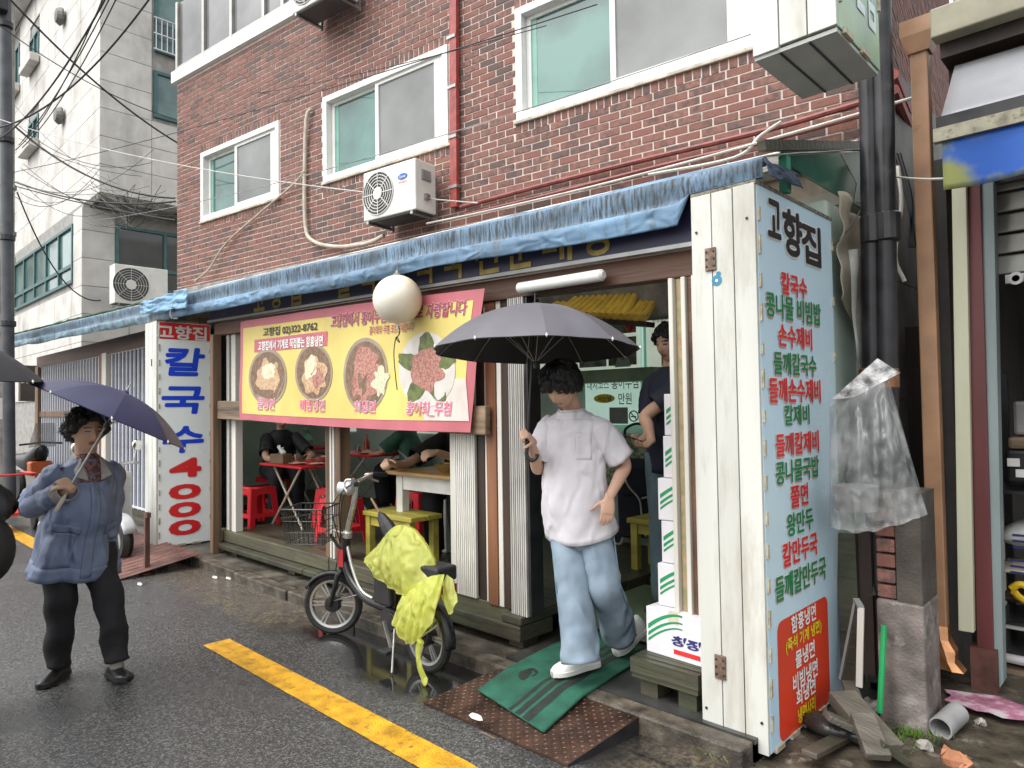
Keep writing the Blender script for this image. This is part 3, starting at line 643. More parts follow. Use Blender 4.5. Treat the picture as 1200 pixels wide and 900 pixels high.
# ================================================================= upright sign boxes
M_SIGNB = mat('pale_blue_sign_face', (.46,.66,.80), .3, var=.1, scale=1.2, col2=(.62,.78,.85)); M_SIGNM = mat('mint_sign_face', (.88,.95,.93), .3, var=.03, scale=1.5)
M_RED = mat('red_sign_print', (.74,.03,.035), .35, var=.08); M_GRN = mat('green_sign_print', (.015,.24,.085), .35, var=.08); M_BLU = mat('blue_sign_print', (.015,.07,.72), .35, var=.08)
M_PANR = mat('red_menu_panel', (.68,.05,.018), .35, var=.1, scale=2); M_YLP = mat('yellow_sign_print', (.80,.66,.03), .35, var=.05); M_SHADP = mat('rose_print_shadow', (.70,.42,.36), .4, var=.1)
M_TAB = mat('yellowed_clip', (.50,.45,.33), .5, var=.3, scale=30); M_RUSTH = mat('rusty_hinge', (.22,.15,.115), .55, .5, var=.4, scale=40)
def signbox(name, label, x0, x1, y0, y1, z0, z1, face, nb=3):
    t = thing(name, label, 'sign', ((x0+x1)/2, (y0+y1)/2, z0))
    MB().box(x0+.012, x1-.02, y0+.02, y1-.012, z0+.012, z1-.012).build('box_body', M_WALLW, t)
    w = (x1-x0)/nb
    for i in range(nb): MB().box(x0+i*w+.0025, x0+(i+1)*w-.0025, y0, y0+.019, z0+random.uniform(0, .008), z1-random.uniform(0, .008)).build('front_board', M_WALLW, t, bev=.002)
    MB().box(x1-.019, x1, y0+.021, y1, z0+.006, z1-.006).build('face_panel', face, t)
    mb = MB(); mb.box(x0, x1+.004, y0+.004, y1+.004, z1-.006, z1+.012); mb.build('top_cap', mat('mossy_cap', (.22,.2,.15), .7, var=.5, scale=30, bump=.6), t)
    k = int((z1-z0)/.16)
    for i in range(k):
        z = z0+.1+i*(z1-z0-.12)/k
        MB().box(x1-.004, x1+.009, y0+.022, y0+.038, z, z+.07+random.uniform(-.02, .02)).build('clip', M_TAB, t)
        if i % 2: MB().box(x1-.004, x1+.009, y1-.014, y1+.002, z, z+.05).build('clip', M_TAB, t)
    k = int((y1-y0)/.17)
    for i in range(k):
        y = y0+.06+i*(y1-y0-.1)/k; MB().box(x1-.006, x1+.01, y, y+.09, z0-.004, z0+.018).build('clip', M_TAB, t)
    return t
XF = -1.35; sg = signbox('menu_sign', 'tall white sign box with a pale blue dish list and red panel at the kerb', -1.675, XF, 3.0, 3.955, .03, 2.60, M_SIGNB)
for z in (2.28, .37):
    h = MB().box(-1.60, -1.545, 2.990, 3.0, z-.055, z+.055).build('hinge', M_RUSTH, sg, bev=.003)
    mb = MB()
    for dx in (-.018, .018):
        for dz in (-.035, 0, .035): mb.lathe((-1.5725+dx, 2.9895, z+dz), [(.006, 0), (.004, -.004)], 8, axis=(0, 1, 0))
    tag(mb.build('screw', M_BLKM, h), kind='stuff')
mb = MB(); mb.disc((-1.545, 2.9985, 2.175), (.026, 0, 0), (0, 0, .026)); mb.disc((-1.535, 2.9982, 2.205), (.012, 0, 0), (0, 0, .012)); mb.build('round_sticker', mat('blue_sticker', (.04,.22,.36), .4), sg, fix=False)
mb = MB(); mb.disc((-1.545, 2.9975, 2.175), (.007, 0, 0), (0, 0, .007)); mb.build('sticker_dot', M_WHP, sg, fix=False)
for x, z in ((-1.645, 2.42), (-1.39, 2.44), (-1.65, .16), (-1.38, .17)): MB().lathe((x, 2.999, z), [(.007, 0), (.006, -.004)], 10, axis=(0, 1, 0)).build('screw', M_BLKM, sg)
def stext(t, body, pl, pr, cy, h, m, bold=.03, halo=None, X=XF, off=.003, hb=.03, shear=0, nm='lettering', hofs=None, dsh=(0, 0, 0)):
    """pl/pr: left/right sight lines, cy: height line; letters stand level on the x = X face"""
    a, b = at_x(pl, cy, X), at_x(pr, cy, X); zc = (a.z+b.z)/2; y0, y1 = a.y, b.y; o = Vector((off, 0, 0))
    c = [(X, y0, zc+h/2), (X, y1, zc+h/2), (X, y0, zc-h/2), (X, y1, zc-h/2)]
    def layers(r_, k, o0, nm_, m_):          # heavy strokes: the thin letter laid several times, a hair's breadth apart
        mb = MB()
        for q in range(k+1):
            a_ = 2*math.pi*q/k; sh_ = Vector((0, r_*math.cos(a_), r_*math.sin(a_))) if q < k else Vector()
            text_into(mb, body, *c, bold=0, off=Vector((o0+q*.0002, 0, 0))+sh_+vv(dsh), shear=shear)
        return mb.build(nm_, m_, t, fix=False)
    r0 = h*(.012+bold*.75)
    if halo: layers(r0+h*hb*1.3, 10, off*.5, nm+'_halo', halo)
    return layers(r0, 8, off+(.003 if halo else 0), nm, m)
mb = MB()
for ch, pl, pr, cy, h in (('고', 899, 913, 257, .17), ('향', 917, 938, 274, .215), ('집', 939, 960, 287, .20)):
    stext(sg, ch, pl, pr, cy, h, M_INK, .035, M_WHP, hb=.035)
for body, pl, pr, cy, m, h in (('칼국수', 913.5, 945, 335, M_RED, .125), ('콩나물 비빔밥', 895.5, 961, 363, M_GRN, .135), ('손수제비', 910, 951, 395, M_RED, .125), ('들깨칼국수', 904.5, 956, 427, M_GRN, .125), ('들깨손수제비', 899, 961, 457.5, M_RED, .135), ('칼제비', 917, 948, 486, M_GRN, .115), ('들깨칼제비', 907, 959, 519, M_RED, .125), ('콩나물국밥', 907, 959, 550, M_GRN, .125), ('쫄면', 924.5, 946.5, 580, M_RED, .12), ('왕만두', 920, 952.5, 611, M_GRN, .125), ('칼만두국', 915, 957.5, 643, M_RED, .13), ('들깨칼만두국', 906, 967.5, 677, M_GRN, .135)):
    stext(sg, body, pl+1, pr-1, cy, h*.84, m, .016, M_WHP, hb=.022); stext(sg, body, pl+1, pr-1, cy, h*.84, M_SHADP, .016, off=.0006, hofs=None, nm='print_shadow', dsh=(0, .010, -.010)) if m is M_RED or len(body) > 4 else None
# red panel with rounded corners
pa, pb = at_x(911, 760, XF), at_x(971, 760, XF); y0, y1 = pa.y, pb.y; zt_, zb_ = at_x(941, 713, XF).z, at_x(944, 846, XF).z; rr = .05
poly = []
for cx, cz, a0 in ((y1-rr, zt_-rr, 0), (y0+rr, zt_-rr, 90), (y0+rr, zb_+rr, 180), (y1-rr, zb_+rr, 270)):
    for k in range(6): a = R(a0+k*18); poly.append(Vector((XF+.0015, cx+rr*math.cos(a), cz+rr*math.sin(a))))
MB().add(poly, [tuple(range(len(poly)))]).build('red_menu_field', M_PANR, sg, fix=False)
for body, pl, pr, cy, m, h in (('함흥냉면', 926, 955, 724, M_WHP, .095), ('(즉석 기계 냉면)', 919.5, 961.5, 745.5, M_YLP, .085), ('물냉면', 931, 953.5, 766, M_WHP, .095), ('비빔냉면', 928, 957, 791, M_WHP, .10), ('회냉면', 932, 954.5, 810, M_WHP, .09), ('냉면사리', 934, 954.5, 831, M_YLP, .085)):
    stext(sg, body, pl, pr, cy, h*.84, m, .018, off=.004)
# left price sign
XL = -8.1; sl = signbox('price_sign', 'tall white sign box with red 4000 on a mint face, left of the banner', -8.46, XL, 2.74, 3.33, .09, 2.60, M_SIGNM)
MB().box(XL-.001, XL+.002, 2.77, 3.325, 2.40, 2.588).build('red_header', M_RED, sl)
stext(sl, '고향집', 184, 241.5, 390, .15, M_WHP, .03, X=XL, off=.006)
for body, pl, pr, cy, h in (('칼', 194, 238, 424, .30), ('국', 190, 238, 469, .29), ('수', 192, 238, 515, .28)): stext(sl, body, pl, pr, cy, h, M_BLU, .04, X=XL, shear=.1)
for body, pl, pr, cy, h in (('4', 198, 236, 548, .20), ('0', 197, 236, 576, .155), ('0', 197, 236, 597, .155), ('0', 197, 236, 618, .155)): stext(sl, body, pl+2, pr-2, cy, h*.92, M_RED, .10, X=XL, halo=M_SHADP, hb=.02)
MB().box(-8.25, -8.235, 2.732, 2.741, 2.1, 2.18).build('latch', M_RUSTH, sl)
# projecting sign above
sp_ = signbox('projecting_sign', 'white projecting sign box with green face at the top, above the menu sign', -1.165, -.845, 2.60, 3.10, 2.96, 4.3, mat('pale_green_sign_face', (.34,.50,.36), .35, var=.25, scale=3, grime=((.30,.40,.22), .5, .7), gscale=4))
for ch, y0, y1, z in (('전', 2.68, 2.80, 3.28), ('문', 2.81, 2.93, 3.26), ('점', 2.94, 3.05, 3.24)):
    mb = MB(); text_into(mb, ch, (-.842, y0, z+.14), (-.842, y1, z+.14), (-.842, y0, z-.14), (-.842, y1, z-.14), bold=.03); mb.build('lettering', mat('pale_sign_letters', (.66,.78,.80), .4), sp_, fix=False)
mb = MB(); mb.box(-1.16, -.85, 2.61, 3.09, 2.945, 2.96); mb.build('underside', mat('grey_underside', (.40,.42,.39), .5, var=.1), sp_)
for x in (-1.06, -.95): MB().box(x-.004, x+.004, 2.61, 3.09, 2.941, 2.946).build('seam', M_BLKM, sp_)
# ================================================================= inside the restaurant
M_FLOORD = mat('dark_floor_tile', (.055,.055,.052), .35, var=.4, scale=6, bump=.2, bscale=30); M_FLOORG = mat('green_floor_lino', (.10,.15,.09), .45, var=.3, scale=5)
M_MINTW = mat('mint_wall', (.60,.74,.66), .6, var=.12, scale=2); M_CEIL = mat('ceiling_board', (.75,.75,.70), .8, var=.15); M_DARKWALL = mat('dim_green_wall', (.34,.47,.41), .6, var=.2, scale=2)
YB = 5.8
def st(mb, n, m): return tag(mb.build(n, m), kind='structure')
st(MB().box(-10.2, -2.97, 4.27, YB+.1, .05, .293), 'dining_floor', M_WOODD)
st(MB().box(-2.95, -1.4, 2.97, 4.55, .0, .10), 'entrance_floor', M_FLOORD)
st(MB().box(-2.96, -1.4, 4.551, YB+.1, .0, .27), 'raised_floor', M_FLOORG)
st(MB().box(-10.3, -1.4, YB, YB+.15, 0, 2.9), 'back_wall', M_MINTW)
st(MB().box(-10.4, -10.2, 3.4, YB, 0, 2.9), 'end_wall', M_MINTW)
st(MB().box(-1.5, -1.38, 3.96, YB, 0, 2.72), 'party_wall', M_MINTW)
st(MB().box(-10.3, -1.4, 4.62, YB, 2.86, 2.95), 'ceiling', M_CEIL)
# wall panels and posters on the back wall
def poster(name, label, cat, p0, p1, m, d=.012, Y=None, frame=None):
    Y = Y or YB; a, b = at_y(*p0, Y), at_y(*p1, Y); t = thing(name, label, cat, ((a.x+b.x)/2, Y, min(a.z, b.z)))
    MB().box(a.x, b.x, Y-d, Y-.002, b.z, a.z).build('sheet', m, t, bev=.003)
    return t, (a.x, b.x, b.z, a.z, Y-d)
def ptext(t, body, f, u0, u1, v0, v1, m, bold=.015):
    x0, x1, z0, z1, y = f; X = lambda u: x0+(x1-x0)*u; Z = lambda v: z1-(z1-z0)*v
    mb = MB(); text_into(mb, body, (X(u0), y-.003, Z(v0)), (X(u1), y-.003, Z(v0)), (X(u0), y-.003, Z(v1)), (X(u1), y-.003, Z(v1)), bold=bold); mb.build('lettering', m, t, fix=False)
def pfield(t, f, u0, u1, v0, v1, m, name, o=.002):
    x0, x1, z0, z1, y = f; X = lambda u: x0+(x1-x0)*u; Z = lambda v: z1-(z1-z0)*v
    return MB().quad((X(u0), y-o, Z(v1)), (X(u1), y-o, Z(v1)), (X(u1), y-o, Z(v0)), (X(u0), y-o, Z(v0))).build(name, m, t, fix=False)
M_MINTP = mat('mint_panel_added_glow', (.50,.72,.62), .5, var=.05, emit=.25); M_PHOTO = mat('photo_print', (.10,.13,.10), .4, col2=(.33,.34,.30), scale=14, thr=(.4, .6)); M_PHOTO2 = mat('photo_print_hills', (.16,.20,.12), .4, col2=(.35,.40,.45), scale=8, thr=(.42, .58)); M_SKINP = mat('photo_face', (.45,.30,.22), .5); M_SHIRTP = mat('photo_shirt', (.6,.65,.7), .5)  # glow of the mint panels is added to brighten the dining room
M_CREAMP = mat('cream_panel_added_glow', (.62,.68,.56), .5, var=.08, emit=.25)  # cream boards and notes also given an added glow for the dim interior
t, f = poster('header_board', 'long cream board with the shop name in black brush letters above the pictures', 'sign', (690, 318), (815, 351), M_CREAMP)
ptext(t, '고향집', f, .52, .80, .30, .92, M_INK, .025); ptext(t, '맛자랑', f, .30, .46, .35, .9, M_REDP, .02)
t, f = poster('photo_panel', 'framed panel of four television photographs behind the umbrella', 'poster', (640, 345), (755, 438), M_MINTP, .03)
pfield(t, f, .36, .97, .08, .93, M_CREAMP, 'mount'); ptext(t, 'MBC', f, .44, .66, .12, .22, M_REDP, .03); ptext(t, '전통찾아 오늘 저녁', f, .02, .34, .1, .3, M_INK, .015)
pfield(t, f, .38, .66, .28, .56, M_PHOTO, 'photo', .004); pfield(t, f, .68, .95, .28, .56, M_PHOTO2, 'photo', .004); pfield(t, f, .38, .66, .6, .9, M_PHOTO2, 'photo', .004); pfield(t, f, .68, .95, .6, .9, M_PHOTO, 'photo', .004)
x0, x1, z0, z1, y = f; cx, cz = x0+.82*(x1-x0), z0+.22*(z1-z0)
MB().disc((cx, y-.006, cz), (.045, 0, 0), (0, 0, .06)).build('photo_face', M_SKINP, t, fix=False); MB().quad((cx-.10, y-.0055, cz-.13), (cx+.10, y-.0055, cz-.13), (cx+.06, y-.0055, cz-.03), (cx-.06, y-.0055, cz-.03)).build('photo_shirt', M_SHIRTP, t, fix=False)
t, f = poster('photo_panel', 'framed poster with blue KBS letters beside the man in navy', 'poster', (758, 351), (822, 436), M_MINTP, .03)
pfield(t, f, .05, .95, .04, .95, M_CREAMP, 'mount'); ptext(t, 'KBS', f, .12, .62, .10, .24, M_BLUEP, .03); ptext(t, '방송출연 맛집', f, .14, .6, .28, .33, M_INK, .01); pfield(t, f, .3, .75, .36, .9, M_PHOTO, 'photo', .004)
MB().disc((f[0]+.48*1.0*(f[1]-f[0])+.12, f[4]-.004, f[3]-.17*(f[3]-f[2])), (.05, 0, 0), (0, 0, .05)).build('round_logo', mat('sky_print', (.12,.35,.62), .5), t, fix=False)
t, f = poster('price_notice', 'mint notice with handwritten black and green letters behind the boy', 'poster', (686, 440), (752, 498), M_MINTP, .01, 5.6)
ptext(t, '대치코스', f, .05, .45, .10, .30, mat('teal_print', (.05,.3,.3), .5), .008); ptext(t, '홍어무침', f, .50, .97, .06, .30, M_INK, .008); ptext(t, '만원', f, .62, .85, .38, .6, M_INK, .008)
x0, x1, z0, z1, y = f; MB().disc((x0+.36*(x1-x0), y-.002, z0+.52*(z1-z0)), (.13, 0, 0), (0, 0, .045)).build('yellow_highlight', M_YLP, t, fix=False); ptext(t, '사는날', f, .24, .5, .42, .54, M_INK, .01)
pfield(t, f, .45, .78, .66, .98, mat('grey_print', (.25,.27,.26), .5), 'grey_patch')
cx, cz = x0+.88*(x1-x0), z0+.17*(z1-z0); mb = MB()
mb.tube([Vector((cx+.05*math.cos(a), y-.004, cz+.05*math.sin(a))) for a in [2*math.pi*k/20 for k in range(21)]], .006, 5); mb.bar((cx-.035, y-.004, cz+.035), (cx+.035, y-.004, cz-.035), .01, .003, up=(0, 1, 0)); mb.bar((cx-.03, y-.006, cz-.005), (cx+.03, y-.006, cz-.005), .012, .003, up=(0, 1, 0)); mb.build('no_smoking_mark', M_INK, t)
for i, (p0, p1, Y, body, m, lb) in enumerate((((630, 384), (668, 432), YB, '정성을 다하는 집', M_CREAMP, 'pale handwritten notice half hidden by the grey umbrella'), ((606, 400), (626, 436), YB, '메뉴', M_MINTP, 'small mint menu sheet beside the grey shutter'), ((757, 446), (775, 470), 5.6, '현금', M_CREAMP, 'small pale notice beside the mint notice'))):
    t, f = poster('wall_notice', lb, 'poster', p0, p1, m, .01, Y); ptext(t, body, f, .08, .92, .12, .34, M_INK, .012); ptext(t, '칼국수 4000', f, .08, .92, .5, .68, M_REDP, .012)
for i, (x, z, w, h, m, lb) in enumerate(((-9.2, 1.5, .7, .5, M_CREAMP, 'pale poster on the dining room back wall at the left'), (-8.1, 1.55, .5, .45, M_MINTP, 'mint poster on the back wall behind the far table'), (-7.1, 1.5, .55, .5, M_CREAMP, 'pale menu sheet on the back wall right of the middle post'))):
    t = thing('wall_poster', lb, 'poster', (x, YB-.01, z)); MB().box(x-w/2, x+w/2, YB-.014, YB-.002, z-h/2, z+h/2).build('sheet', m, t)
# shelf, cupboard, flowered fridge
a, b = at_y(655, 437, 5.55), at_y(775, 446, 5.55)
tag(MB().box(a.x, b.x, 5.4, YB-.04, b.z-.0, a.z).build('wall_shelf', mat('green_shelf_paint', (.30,.42,.28), .5), bev=.004), 'pale green shelf under the photo panels', 'shelf')
a, b = at_y(600, 505, 5.45), at_y(770, 640, 5.45)
t = thing('flower_print_cabinet', 'low cabinet with flower-printed door behind the shopping trolley', 'cabinet', (a.x, 5.5, .27))
MB().box(a.x, b.x, 5.45, YB-.01, .28, a.z).build('cabinet_body', M_MINTW, t, bev=.01)
M_FLOW = mat('flower_print', (.40,.42,.28), .4, col2=(.10,.18,.10), scale=26, thr=(.42, .56), grime=((.62,.58,.45), .62, .68), gscale=30)
MB().box(a.x+.05, b.x-.05, 5.435, 5.449, .7, a.z-.04).build('door', M_FLOW, t); MB().box(a.x+.05, b.x-.05, 5.435, 5.449, .3, .69).build('door', mat('mint_door', (.35,.48,.42), .4), t)
for i, (p0, p1) in enumerate((((606, 440), (622, 458)), ((610, 462), (622, 480)), ((670, 437), (684, 449)), ((713, 436), (732, 448)))):
    a, b = at_y(*p0, 5.62), at_y(*p1, 5.62)
    tag(MB().box(a.x, b.x, 5.60, 5.615, b.z, a.z).build('paper_note', M_PHOTO if i == 1 else M_CREAMP), ['small pale note left of the boy under the umbrella', 'small dark photo left of the boy under the umbrella', 'small pale note right of the boy behind his ear', 'small pale card above the mint notice'][i], 'note')
# yellow tiled ornamental eave inside the door
t = thing('ornamental_eave', 'small yellow plastic tiled roof ornament hanging inside the doorway', 'ornament', (-3.6, 4.6, 2.3))
M_YTILE = mat('yellow_plastic_tile', (.85,.58,.09), .4, var=.2, scale=7)
E0, E1 = at_y(628, 366, 4.5), at_y(758, 373, 4.5); wv = (E1-E0); n_ = 17
for i in range(n_):
    c0 = E0+wv*((i+.5)/n_); top = c0+Vector((wv.x*(.10*(1-2*(i+.5)/n_)), .30, .21 if 2 < i < n_-3 else .15))
    MB().tube([c0, c0.lerp(top, .35)+Vector((0, 0, -.012)), c0.lerp(top, .7)+Vector((0, 0, -.012)), top], wv.x/n_*.48, 8).build('roof_tile', M_YTILE, t, smooth=True)
MB().bar(E0+Vector((wv.x*.16, .3, .21)), E0+Vector((wv.x*.8, .3, .21)), .06, .05).build('ridge', M_YTILE, t, bev=.01)
MB().bar(E0+Vector((0, .05, -.045)), E1+Vector((0, .05, -.045)), .12, .04).build('eave_board', M_DARKW, t)
# red lantern tip under the eave
tag(MB().lathe(at_y(738, 383, 4.55), [(.002, -.05), (.04, 0), (.05, .03), (.002, .06)], 12).build('red_ornament', M_REDP, smooth=True), 'small red hanging ornament below the yellow tiled eave', 'ornament')
# ---- furniture
M_REDT = mat('red_plastic', (.62,.02,.03), .32, var=.1, scale=5); M_TUBE = mat('cream_steel_tube', (.58,.50,.40), .4, var=.15); M_SEATB = mat('black_seat_pad', (.02,.022,.022), .4)
def red_table(label, x, y, w, d, z, rz=0):
    t = thing('red_table', label, 'table', (x, y, .29), rz, 'red tables in the dining room'); h = z-.29
    MB().box(-w/2, w/2, -d/2, d/2, h-.028, h).build('table_top', M_REDT, t, bev=.012, world=False)
    for s_ in (-1, 1):
        yy = s_*(d/2-.08)
        MB().tube([(-w*.34, yy, .0), (w*.34, yy, h-.03)], .013, 8).build('leg', M_TUBE, t, world=False); MB().tube([(w*.34, yy*.9, .0), (-w*.34, yy*.9, h-.03)], .013, 8).build('leg', M_TUBE, t, world=False)
    MB().tube([(-w*.3, -d/2+.08, .06), (-w*.3, d/2-.08, .06)], .01, 8).build('cross_bar', M_TUBE, t, world=False)
    return t
red_table('bright red folding table with a tissue box by the open window', -7.15, 4.0, .95, .62, .985)
red_table('dull red table with plates further inside beyond the middle post', -7.75, 5.15, 1.3, .6, 1.02)
red_table('dark red table against the back wall, seen past the tissue box', -9.1, 5.1, 1.1, .5, 1.06)
def make_stool():
    t = thing('red_stool', '', 'stool', (0, 0, .295), 0, 'red plastic stools'); h = .44
    for k in range(4):
        a = k*math.pi/2; ca, sa = math.cos(a), math.sin(a); rot = lambda p: Vector((p[0]*ca-p[1]*sa, p[0]*sa+p[1]*ca, p[2]))
        W0, W1 = .185, .145
        mb = MB()   # one side: two tapering legs, top apron and the low rail
        out = [(-W0, 0), (-W0+.05, 0), (-W0+.062, .10), (W0-.062, .10), (W0-.05, 0), (W0, 0), (W1, h-.02), (-W1, h-.02)]
        inn = [(-W0+.085, .15), (W0-.085, .15), (W1-.055, h-.11), (W1-.08, h-.085), (-W1+.08, h-.085), (-W1+.055, h-.11)]
        def P(x, z): return rot((x, -(W0+(W1-W0)*z/h), z))
        O = [P(*q) for q in out]; I = [P(*q) for q in inn]
        fs = [(0,1,2,8),(0,8,13,7),(2,3,9,8),(3,4,5,9),(5,6,10,9),(6,11,10),(6,7,12,11),(7,13,12)]
        mb.add(O+I, fs); mb.build('side', M_REDT, t, world=False, solid=.012)
    MB().lathe((0, 0, h-.03), [(.15, 0), (.165, .01), (.16, .028), (.10, .034), (.03, .026), (.012, .026)], 24).build('seat', M_REDT, t, smooth=True, world=False)
    MB().lathe((0, 0, h+.006), [(.02, .001), (.135, .001), (.14, .01), (.12, .018), (.02, .016)], 24).build('seat_pad', M_SEATB, t, smooth=True, world=False)
    return t
stool0 = make_stool()
SPOTS = [(-7.55, 3.62, .1, 'red plastic stool with black pad left of the folding table legs'), (-6.75, 4.15, .3, 'red plastic stool behind the crossed table legs'), (-5.95, 3.72, .0, 'bright red plastic stool beside the middle post, behind the bicycle basket'), (-5.75, 4.5, .2, 'red plastic stool further back beyond the middle post'), (-5.1, 4.75, .5, 'dark red stool behind the yellow bench'), (-8.6, 4.35, .4, 'shaded red stool at the left behind the front stool')]
for i, (x, y, a, lb) in enumerate(SPOTS):
    o = stool0 if i == 0 else copy_tree(stool0); o.location = (x, y, .297); o.rotation_euler.z = a; o['label'] = lb
# yellow green wooden bench
M_YWOOD = mat('yellow_painted_wood', (.42,.36,.06), .5, var=.3, scale=7, streak=-8)
t = thing('wooden_bench', 'small yellow painted wooden bench behind the bicycle handlebars', 'bench', (-4.75, 3.55, .297))
for k in range(2): MB().box(-.34, .34, -.16+k*.165, -.002+k*.165, .38, .42).build('seat_board', M_YWOOD, t, bev=.006, world=False)
for sx in (-1, 1):
    for sy in (-1, 1): MB().box(sx*.28-.03, sx*.28+.03, sy*.12-.03, sy*.12+.03, 0, .379).build('leg', M_YWOOD, t, bev=.004, world=False)
MB().box(-.3, .3, -.135, -.115, .30, .378).build('apron', M_YWOOD, t, world=False)
t2 = copy_tree(t); t2.name = 'wooden_bench'; t2.location = (-2.85, 4.75, .275); t2['label'] = 'green yellow wooden bench behind the boy in the doorway'
# white table with wooden top
M_WHTP = mat('white_table_paint', (.66,.65,.60), .45, var=.12, scale=6, grime=((.40,.37,.31), .62, .8), gscale=6); M_TOPW = mat('wooden_table_top', (.44,.26,.10), .4, var=.3, scale=6, streak=-8)
t = thing('white_table', 'white painted table with wooden top at the window beside the folded shutters', 'table', (-4.42, 3.75, .297))
MB().box(-.47, .52, -.26, .34, .735, .765).build('table_top', M_TOPW, t, bev=.006, world=False)
for sx in (-.40, .34):
    for sy in (-.20, .28): MB().box(sx, sx+.085, sy, sy+.075, 0, .734).build('leg', M_WHTP, t, bev=.004, world=False)
for a in ((-.315, .34, -.19, -.165), (-.315, .34, .29, .315)): MB().box(*a, .61, .733).build('apron', M_WHTP, t, world=False)
MB().box(-.395, -.37, -.125, .28, .61, .733).build('apron', M_WHTP, t, world=False)
# things on the tables
M_STEELS = mat('stainless_steel', (.55,.55,.54), .22, .9, var=.1); M_BROTH = mat('noodle_broth', (.45,.24,.08), .3, var=.3, scale=30)
def bowl(label, c, r, m=None, food=None, group='dishes on the tables'):
    t = thing('bowl', label, 'bowl', c, group=group); m = m or M_STEELS
    MB().lathe((0, 0, 0), [(.001, 0), (r*.55, 0), (r*.85, r*.28), (r, r*.62), (r*1.03, r*.62), (r*.97, r*.58), (r*.8, r*.28), (.001, r*.2)], 24).build('dish', m, t, smooth=True, world=False)
    if food: MB().lathe((0, 0, r*.42), [(r*.86, 0), (r*.5, .012), (.001, .018)], 20).build('food', food, t, smooth=True, world=False)
    return t
bowl('steel bowl of noodles in front of the diner on the white table', (-4.33, 3.72, 1.062), .115, mat('brass_bowl', (.50,.36,.16), .3, .7, var=.2), M_BROTH)
bowl('small steel cup at the edge of the white table by the shutters', (-4.02, 3.62, 1.062), .045)
bowl('steel noodle bowl on the red table behind the tissue box', (-6.98, 4.12, .986), .12, None, M_BROTH)
for i, (x, y, lb) in enumerate(((-7.02, 3.84, 'pale plate on the red table nearest the tissue box'), (-6.78, 3.92, 'pale plate on the red table beside the middle post'), (-7.4, 5.0, 'plate on the dull red table right of the middle post'), (-7.15, 5.1, 'plate on the far end of the dull red table'))):
    t = thing('plate', lb, 'plate', (x, y, .986 if i < 2 else 1.021), group='dishes on the tables')
    MB().lathe((0, 0, 0), [(.001, 0), (.06, 0), (.10, .018), (.103, .018), (.06, .006), (.001, .006)], 24).build('dish', mat('cream_melamine', (.60,.58,.46), .3), t, smooth=True, world=False)
    MB().lathe((0, 0, .007), [(.065, 0), (.04, .018), (.001, .024)], 14).build('food', mat('side_dish', (.50,.36,.20), .5, col2=(.55,.48,.30), scale=40), t, smooth=True, world=False)
t = thing('tissue_box', 'brown tissue box with a white tissue on the red table', 'tissue box', (-7.36, 3.82, .986), .15)
MB().box(-.12, .12, -.062, .062, 0, .105).build('box', mat('brown_tissue_box', (.20,.14,.09), .5, var=.2), t, bev=.004, world=False)
mb = MB(); mb.grid(lambda u, v: Vector((-.05+.10*u+.02*math.sin(v*6), .03*math.sin(u*7)*(1-.5*v), .104+.085*v+.012*math.sin(u*5+1))), 12, 8); mb.build('tissue', M_WHP, t, smooth='all', solid=.002, world=False)
t = thing('sauce_bottle', 'red sauce bottle on the table right of the middle post', 'bottle', (-7.62, 5.15, 1.021)); MB().lathe((0, 0, 0), [(.035, 0), (.037, .01), (.037, .13), (.014, .17), (.012, .21), (.001, .21)], 16).build('bottle', mat('sauce_red', (.42,.06,.02), .3), t, smooth=True, world=False); MB().lathe((0, 0, .205), [(.015, 0), (.014, .03), (.001, .035)], 12).build('cap', mat('orange_cap', (.6,.2,.03), .4), t, smooth=True, world=False)
t = thing('vinegar_bottle', 'pale green bottle on the table beside the sauce bottle', 'bottle', (-7.2, 5.28, 1.021)); MB().lathe((0, 0, 0), [(.045, 0), (.047, .01), (.047, .14), (.02, .18), (.016, .23), (.001, .23)], 16).build('bottle', mat('green_bottle', (.30,.55,.30), .3), t, smooth=True, world=False); MB().lathe((0, 0, .23), [(.018, 0), (.016, .025), (.001, .03)], 12).build('cap', M_WHP, t, smooth=True, world=False)
t = thing('plastic_bag', 'knotted mint plastic bag on the back table', 'bag', (-8.9, 5.0, 1.06)); MB().lathe((0, 0, 0), [(.05, 0), (.09, .03), (.10, .10), (.06, .16), (.02, .19), (.05, .24), (.03, .27)], 14).build('bag', mat('mint_bag', (.35,.65,.50), .4, tl=.3), t, smooth=True, world=False)
for i, (x, y, z, lb) in enumerate(((-6.85, 4.2, .986, 'steel water cup on the red table behind the plates'), (-7.55, 4.12, .986, 'steel water cup on the red table left of the bowl'), (-7.9, 5.2, 1.021, 'steel cup on the far table beside the sauce bottle'))):
    t = thing('cup', lb, 'cup', (x, y, z), group='steel cups'); MB().lathe((0, 0, 0), [(.001, 0), (.03, 0), (.035, .075), (.032, .075), (.027, .01), (.001, .008)], 16).build('cup', M_STEELS, t, smooth=True, world=False)
